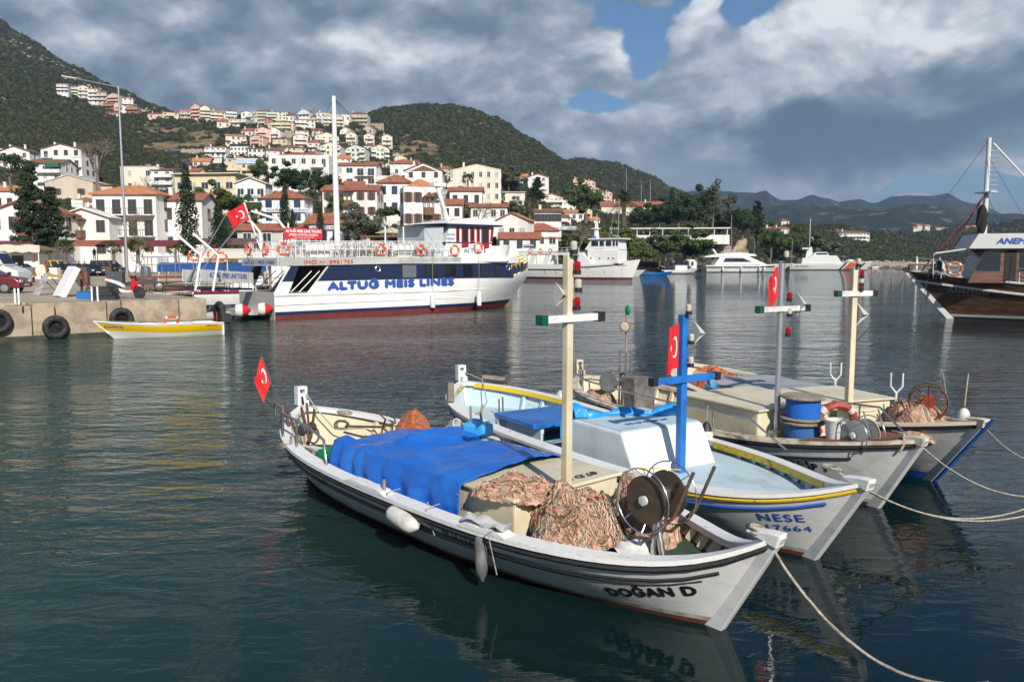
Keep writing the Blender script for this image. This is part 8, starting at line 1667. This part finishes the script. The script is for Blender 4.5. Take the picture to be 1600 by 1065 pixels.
for a in((-.6,-.4),(.6,-.4),(-.6,.4),(.6,.4)):MB().box(a[0]-.04,a[0]+.04,a[1]-.04,a[1]+.04,0,.62).build('leg',VAR,t)
t=thing('furled_sail','black sail cover bundled at the foot of the gulet mast','sail cover',ong(18.9,.3,4.75),hd);MB().ball((0,0,.85),.5,12,10,(.6,.6,1.6),.08,random.Random(4)).build('cover',M('black_canvas',(.012,.012,.014),.9),t,smooth=True);MB().tube([(.1,0,-.1),(.1,0,.4)],.12,8).build('foot',MATS['black_canvas'],t)
rope_sag(ong(22.6,.1,2.5),AT(1330,490,21)+Vector((0,0,-.9)),.3,.02,20,mat=DARKM,label='dark mooring line from the gulet bow down into the water',name='mooring_rope');o=MB().tube([ong(21.6,1.2,2.2),tuple(G(1428,540))],.02,5).build('anchor_rope',DARKM);tag(o,'dark anchor rope dropping steeply from the gulet bow','rope')
# -- far vessels
def vessel(label,org,hd,L_,B_,sh,sb,mats,cat,nm,stripes=(),rb=1.5,boot=.35):
 t=thing(nm,label,cat,tuple(org),hd);Hh=Hull(L_,B_,sh,sb,sh,rb=rb,rs=.3,tm=.4,pb=2.4,ps=9,wf=.8,keel=.5,pw=1.8);Hh.b=lambda tt:B_*(1-max(0,(tt-.5)/.5)**2.4)
 def sp_(z0,z1,m_,n_):
  mb=MB()
  for sd in(-1,1):mb.grid([[Hh.P(tt,z0(tt)+(z1(tt)-z0(tt))*i/5,sd)for i in range(6)]for tt in ts])
  mb.build(n_,m_,t,smooth=30)
 sp_(lambda q:-.4,lambda q:boot,mats[0],'hull_bottom');sp_(lambda q:boot,lambda q:Hh.sh(q),mats[1],'hull');MB().grid([[Vector((Hh.P(tt,sh-.2).x,sd*Hh.half(tt,sh-.2),Hh.sh(tt)-.2))for sd in(-1,1)]for tt in ts]).build('deck',PLW,t)
 MB().box(.28,.34,-B_+.02,B_-.02,-.4,sh).build('transom',mats[1],t)
 for(dz,r_,m_,a,c)in stripes:
  for sd in(-1,1):MB().tube([Hh.P(a+(c-a)*i/20,Hh.sh(a+(c-a)*i/20)-dz,sd,.03)for i in range(21)],r_,5).build('rub_rail',m_,t)
 return t,Hh
 # white workboat / glass-bottom boat
wo=Vector((2.2,152,0));whd=math.atan2(141-152,20.5-2.2)
WB,HW=vessel('white glass-bottom workboat with rust streaks moored beyond the ferry bow',wo,whd,23.5,2.9,2.6,3.5,(FRED,FWH),'workboat','workboat',stripes=((.9,.09,DARKM,.05,.5),(.5,.09,DARKM,.45,.9)),rb=1.5)
RSTK=M('rust_streak',(.45,.26,.10),.8)
for x,z0,z1 in((8.3,.5,1.6),(14.6,.4,2.0),(17.5,.9,1.5),(6,.8,1.5)):p0=HW.P(HW.T(x,z0),z0,-1,.012);p1=HW.P(HW.T(x,z1),z1,-1,.012);MB().add([p0+Vector((-.04,0,0)),p0+Vector((.04,0,0)),p1+Vector((.1,0,0)),p1+Vector((-.1,0,0))],[(0,1,2,3)]).build('rust_streak',RSTK,WB)
MB().box(.5,13.0,-2.7,2.7,4.3,4.7).build('upper_deck',FWH,WB)
for x in(2.5,5.5,8.5,11.0):MB().side([(x,2.6),(x+.9,2.6),(x+1.5,4.3),(x+.6,4.3)]if x<6 else[(x,2.6),(x+.12,2.6),(x+.12,4.3),(x,4.3)],-2.65,-2.45).build('pillar',FWH,WB)
MB().side([(11.5,2.6),(12.2,2.6),(13.0,4.3),(11.8,4.3)],-2.6,2.6).build('dark_opening',DARKIN,WB);MB().side([(12.6,2.5),(15.5,2.6),(13.3,4.69),(12.6,4.69)],-2.6,2.6).build('slanted_screen',FWH,WB)
bevel(MB().side([(14.6,2.6),(20.2,2.8),(20.2,5.0),(20.0,5.2),(14.2,5.2),(14.2,2.6)],-1.9,1.9).build('wheelhouse',FWH,WB),.1);MB().side([(13.6,5.21),(20.2,5.21),(20.0,7.0),(14.8,7.0)],-1.7,1.7).build('bridge',FWH,WB);MB().box(14.4,20.8,-2.0,2.0,7.0,7.2).build('bridge_roof',FWH,WB)
for(a,b_)in((14.9,16.2),(16.5,17.3),(17.7,18.7),(19.0,19.4),(19.6,19.95)):MB().box(a,b_,-1.74,-1.702,5.85,6.75).build('window',DGL,WB)
for x in(14.9,16.6,18.3,19.2):MB().lathe([(.14,0),(.14,.03)],10,mtx((x,-1.93,3.7),(R(90),0,0))).build('porthole',DGL,WB)
MB().side([(14.7,7.2),(15.5,7.2),(15.2,10.2),(14.9,10.2)],-.25,.25).build('mast',FWH,WB);MB().box(14.2,15.6,-.5,.5,8.9,9.05).build('radar',FWH,WB);MB().tube([(15.1,0,10.2),(15.1,0,11.6)],.04,5).build('antenna',FWH,WB);MB().box(14.2,15.1,-.4,.4,7.2,7.6).build('blue_locker',PBLU,WB)
text('lettering','GLASS BOTTOM BOAT',INKR,WB,(2.4,-2.74,4.38),h=.26,width=4.9,bold=.02);text('lettering','AQUA CLUB',INKR,WB,(15.6,-1.92,5.3),h=.2,width=1.7);hull_text(WB,HW,'AQUA CLUB',19.6,2.35,.22,1.7,INKR)
for x in np.linspace(.7,12.8,12):MB().tube([(x,-2.6,4.7),(x,-2.6,5.6)],.03,5).build('rail_post',WRAIL,WB)
for dz in(5.15,5.6):MB().tube([(.7,-2.6,dz),(12.8,-2.6,dz)],.03,5).build('rail',WRAIL,WB)
for i,x in enumerate((3.0,5.2,7.2)):lifebuoy(['left life ring on the workboat rail','middle life ring on the workboat rail','right life ring on the workboat rail'][i],tuple(wo+Matrix.Rotation(whd,3,'Z')@Vector((x,-2.75,5.1))),.33,.09,(0,0,whd),ORR)
t=thing('arbour','long green-grey steel arbour on the promenade behind the workboat','pergola',tuple(AT(862,408,172)));t.location.z=1.2
for i in range(9):MB().tube([(-7+i*1.9,0,0),(-7+i*1.9,0,3.4),(-6.6+i*1.9,0,3.9)],.06,5).build('post',M('arbour_green',(.16,.22,.20),.6),t)
MB().box(-7.2,9.2,-.05,.05,3.85,3.98).build('beam',MATS['arbour_green'],t);MB().box(-7.2,9.2,2.0,2.1,3.95,4.05).build('beam',MATS['arbour_green'],t)
# small boats near the marina
SB,HS=vessel('white sailing yacht with bare mast moored left of the kiosk',Vector((17.0,172,0)),-.12,11.5,1.7,1.0,1.4,(FWH,FWH),'sailing yacht','sailing_yacht',boot=.1)
MB().tube([(5.5,0,1),(5.7,0,16.2)],.1,6).build('mast',STEELP,SB);MB().tube([(5.7,0,15.8),(.6,0,1.4)],.02,4).build('stay',DARKM,SB);MB().tube([(5.7,0,15.8),(11.2,0,1.4)],.02,4).build('stay',DARKM,SB);MB().box(3,6.5,-.9,.9,1.0,1.6).build('coachroof',FWH,SB);MB().tube([(5.5,0,2.3),(1.2,0,2.4)],.22,8).build('furled_sail',M('furled_sail_white',(.6,.6,.62),.8),SB)
SB2,HS2=vessel('slim sloop behind the white sailing yacht',Vector((16.2,182,0)),-.1,9.5,1.4,.95,1.2,(FWH,FWH),'sailing yacht','sailing_yacht',boot=.1);MB().tube([(4.3,0,1),(6.6,0,13.5)],.08,6).build('mast',STEELP,SB2);MB().box(2.5,5.5,-.8,.8,.95,1.5).build('coachroof',FWH,SB2)
SK,_h=vessel('bright blue open skiff beside the white sailing yacht',Vector((28.5,178,0)),-.06,7.2,1.1,.62,.95,(PBLU,PBLU),'skiff','skiff',boot=.2);MB().box(2,3,-.9,.9,.4,.6).build('thwart',PLW,SK)
SK2,_h=vessel('low white launch moored between skiff and motor yacht',Vector((38.5,205,0)),-.02,9,1.4,.9,1.2,(NAVY,FWH),'launch','launch',boot=.2);MB().box(3,6,-1,1,.9,2.1).build('cabin',FWH,SK2)
SK3,_h=vessel('tiny white dinghy under the gangplank near the rocky shore',Vector((154,345,0)),.1,5.5,1.0,.7,.9,(FWH,FWH),'dinghy','dinghy',boot=.2);MB().box(1.5,2.2,-.8,.8,.5,.65).build('thwart',PLW,SK3)
for(u,d,h,lab)in((1370/1-2+0,0,0,''),):pass
for(u,vt,vb,d,lab)in((1143,336,415,240,'bare pale mast rising behind the motor yacht flybridge'),(1320-116,355,412,262,'slim mast left of the patrol vessel'),(1031,380,412,215,'short bare mast in front of the pavilion bushes'),(979,262,345,400,'tall lattice radio mast above the date palm'),(1002,283,322,560,'thin aerial on the green hill, left of the tallest aerial'),(1016,280,322,560,'tallest aerial on the green hill'),(718,250,268,500,'thin aerial above the cream block, left'),(755,246,266,480,'thin aerial above the cream block, right'),(648,342,385,100,'rust-red steel mast behind the ferry rail')):
 a,b_=AT(u,vb,d),AT(u,vt,d);o=MB().tube([a,b_],[.12*d/240+.03,.07*d/240+.02],6).build('mast',STEELP if u!=648 else SHUT);tag(o,lab,'mast')
 # motor yacht
YT,HYT=vessel('sleek white motor yacht with blue side stripe off the cliff',Vector((54.5,229,0)),.02,26,3.0,2.0,2.6,(NAVY,FWH),'motor yacht','motor_yacht',stripes=((.55,.16,NAVY,0,.8),),rb=4,boot=.18)
MB().side([(2.5,2.0),(17.5,2.2),(12.0,4.6),(4.0,4.2)],-2.4,2.4).build('superstructure',FWH,YT);MB().side([(5.0,2.9),(13.2,2.9),(10.6,4.0),(5.6,4.0)],-2.43,-2.405).build('side_windows',NAVY,YT);MB().side([(8.0,3.0),(12.4,3.0),(10.4,3.8),(8.3,3.8)],-2.45,-2.432).build('tinted_pane',DGL,YT);MB().side([(-.2,4.2),(14.5,4.6),(14.0,5.1),(9.5,5.6),(3.5,5.2),(-.2,4.4)],-2.5,2.5).build('flybridge',FWH,YT);MB().side([(3.2,5.2),(3.7,5.2),(2.6,6.6),(2.2,6.6)],-1.2,1.2).build('radar_arch',FWH,YT)
for x in(4.8,10,15.2,16.6):MB().lathe([(.1,-.5),(.25,-.4),(.25,.4),(.1,.5)],8,mtx((x,-3.1,1.0))).build('fender',FWH,YT)
# coast guard vessel
ORG=M('rescue_orange',(.60,.12,.03),.5);CGW=M('patrol_white',(.62,.64,.62),.5)
CG,HC=vessel('white patrol vessel with orange and black slanting hull bands',Vector((94.5,277,0)),.0,30,3.2,2.2,3.2,(DARKM,CGW),'patrol vessel','patrol_vessel',rb=2.6,boot=.3)
def band(x0,x1,m_,nm='hull_band'):
 mb=MB();rows=[]
 for i in range(9):
  z=.3+(2.3)*i/8;sl=(z-.3)*.9;rows.append([HC.P(HC.T(x0+sl+(x1-x0)*k/4,z),z,-1,.03)for k in range(5)])
 mb.grid(rows);mb.build(nm,m_,CG)
band(17.0,17.9,DARKM);band(18.6,23.2,ORG);band(24.0,24.9,DARKM)
text('lettering','SAHIL GUVENLIK',INKK,CG,(2.0,-3.28,1.3),h=.4,width=4.6)
MB().side([(4.5,2.2),(18.5,2.3),(16.5,5.0),(8,5.0),(6.8,4.2),(4.8,4.2)],-2.2,2.2).build('superstructure',CGW,CG);MB().side([(8.5,4.98),(14.0,4.98),(13.4,6.2),(9.4,6.2)],-1.7,1.7).build('bridge',CGW,CG);MB().box(9.6,13.4,-1.74,-1.702,5.3,5.9).build('window',DGL,CG);MB().side([(6.5,4.2),(9.0,4.2),(8.6,8.0),(7.0,7.4)],-.3,.3).build('mast',CGW,CG);MB().tube([(7.8,0,8),(7.8,0,17.5)],.12,6).build('pole_mast',CGW,CG);MB().box(5.0,7.6,-1,1,7.2,7.7).build('radar',CGW,CG);MB().ball((22.0,0,3.2),.9,10,6,(1.5,1,.6)).build('deck_boat',CGW,CG)
# quay-side kiosk, promenade and wooden jetty
t=thing('kiosk','small white kiosk with a red hipped roof on the marina quay','kiosk',tuple(AT(1053,420,225)));t.location.z=1.0;MB().box(-1.8,4.2,0,3,0,2.4).build('wall',WPL,t);roof_k=MB().add([(-2.2,-.4,2.4),(3.0,-.4,2.4),(3.0,3.4,2.4),(-2.2,3.4,2.4),(.4,1.5,3.4)],[(0,1,4),(1,2,4),(2,3,4),(3,0,4),(3,2,1,0)]).build('roof',SHUT,t)
for x in(-1.2,.2,1.6,3.0):MB().box(x,x+.8,-.05,-.003,.8,1.9).build('window',GLASS,t)
t=thing('ticket_hut','long low white hut right of the red-roofed kiosk','hut',tuple(AT(1073,420,226)));t.location.z=1.0;MB().box(-1.6,2.8,0,2.5,0,2.6).build('wall',WPL,t)
for x in(-1.2,.0,1.2):MB().box(x,x+.7,-.05,-.003,.9,2.0).build('window',GLASS,t)
qy=MB();qy.add([(30,226,1.0),(58,236,1.0),(64,262,1.0),(60,270,1.0),(30,262,1.0),(30,226,-1),(58,236,-1),(64,262,-1)],[(0,1,2,3,4),(0,5,6,1),(1,6,7,2)]);tag(qy.build('pavement',CONC2),kind='structure')
t=thing('wooden_jetty','thin wooden gangplank jetty near the rocky shore','jetty',tuple(AT(1382,416,320)));t.location.z=.6;MB().box(-6,30,-.6,.6,.9,1.05).build('walkway',WOODG,t)
for i in range(7):MB().tube([(-5+i*5.6,0,-1.5),(-5+i*5.6,0,1.0)],.15,6).build('pile',WOODG,t)
t=thing('white_bollard','white standing flag marker on the rocky shore jetty','marker',tuple(AT(1432,418,300)));MB().box(-.3,.3,-.3,.3,-.5,3.5).build('panel',FWH,t);MB().lathe([(.5,3.5),(.1,4.2)],8).build('cap',FWH,t)
t=thing('harbour_shelter','dark canopy roof on the marina quay behind the patrol vessel','shelter',tuple(AT(1297,412,320)));t.location.z=1.0;MB().box(-7,7,0,4,3.6,4.0).build('roof',DARKM,t)
for x in(-6,0,6):MB().box(x-.1,x+.1,.2,.4,0,3.6).build('post',DARKM,t)
for(u,lab)in((1100,'slim street lamp right of the kiosk'),(1178,'slim street lamp behind the yacht bow'),(1237,'slim street lamp before the headland trees'),(402+498,'curved street lamp on the slope above the restaurant sign')):
 d=250 if u!=900 else 260;p=AT(u,410 if u!=900 else 335,d);p.z=max(1.0,p.z if u==900 else 1.0);hh=9 if u!=900 else 7;t=thing('street_lamp',lab,'street lamp',tuple(p));MB().tube([(0,0,0),(0,0,hh)],[.1,.06],6).build('pole',STEELP,t);MB().tube([(0,0,hh),(-.6,0,hh+.35),(-1.6,0,hh+.4)],.05,5).build('arm',STEELP,t)
 # -- air
hz=MB().box(-3200,6200,-100,9200,-5.0,700).build('haze',[])
hm=bpy.data.materials.new('haze_air');hm.use_nodes=True;hn=hm.node_tree;hn.nodes.clear();ho=hn.nodes.new('ShaderNodeOutputMaterial');hv=hn.nodes.new('ShaderNodeVolumePrincipled')
hv.inputs['Color'].default_value=(.50,.70,1.0,1);hv.inputs['Density'].default_value=0.00013;hv.inputs['Anisotropy'].default_value=0.2;hn.links.new(hv.outputs[0],ho.inputs['Volume']);hz.data.materials.append(hm);tag(hz,'thin blue haze over the bay',kind='stuff')
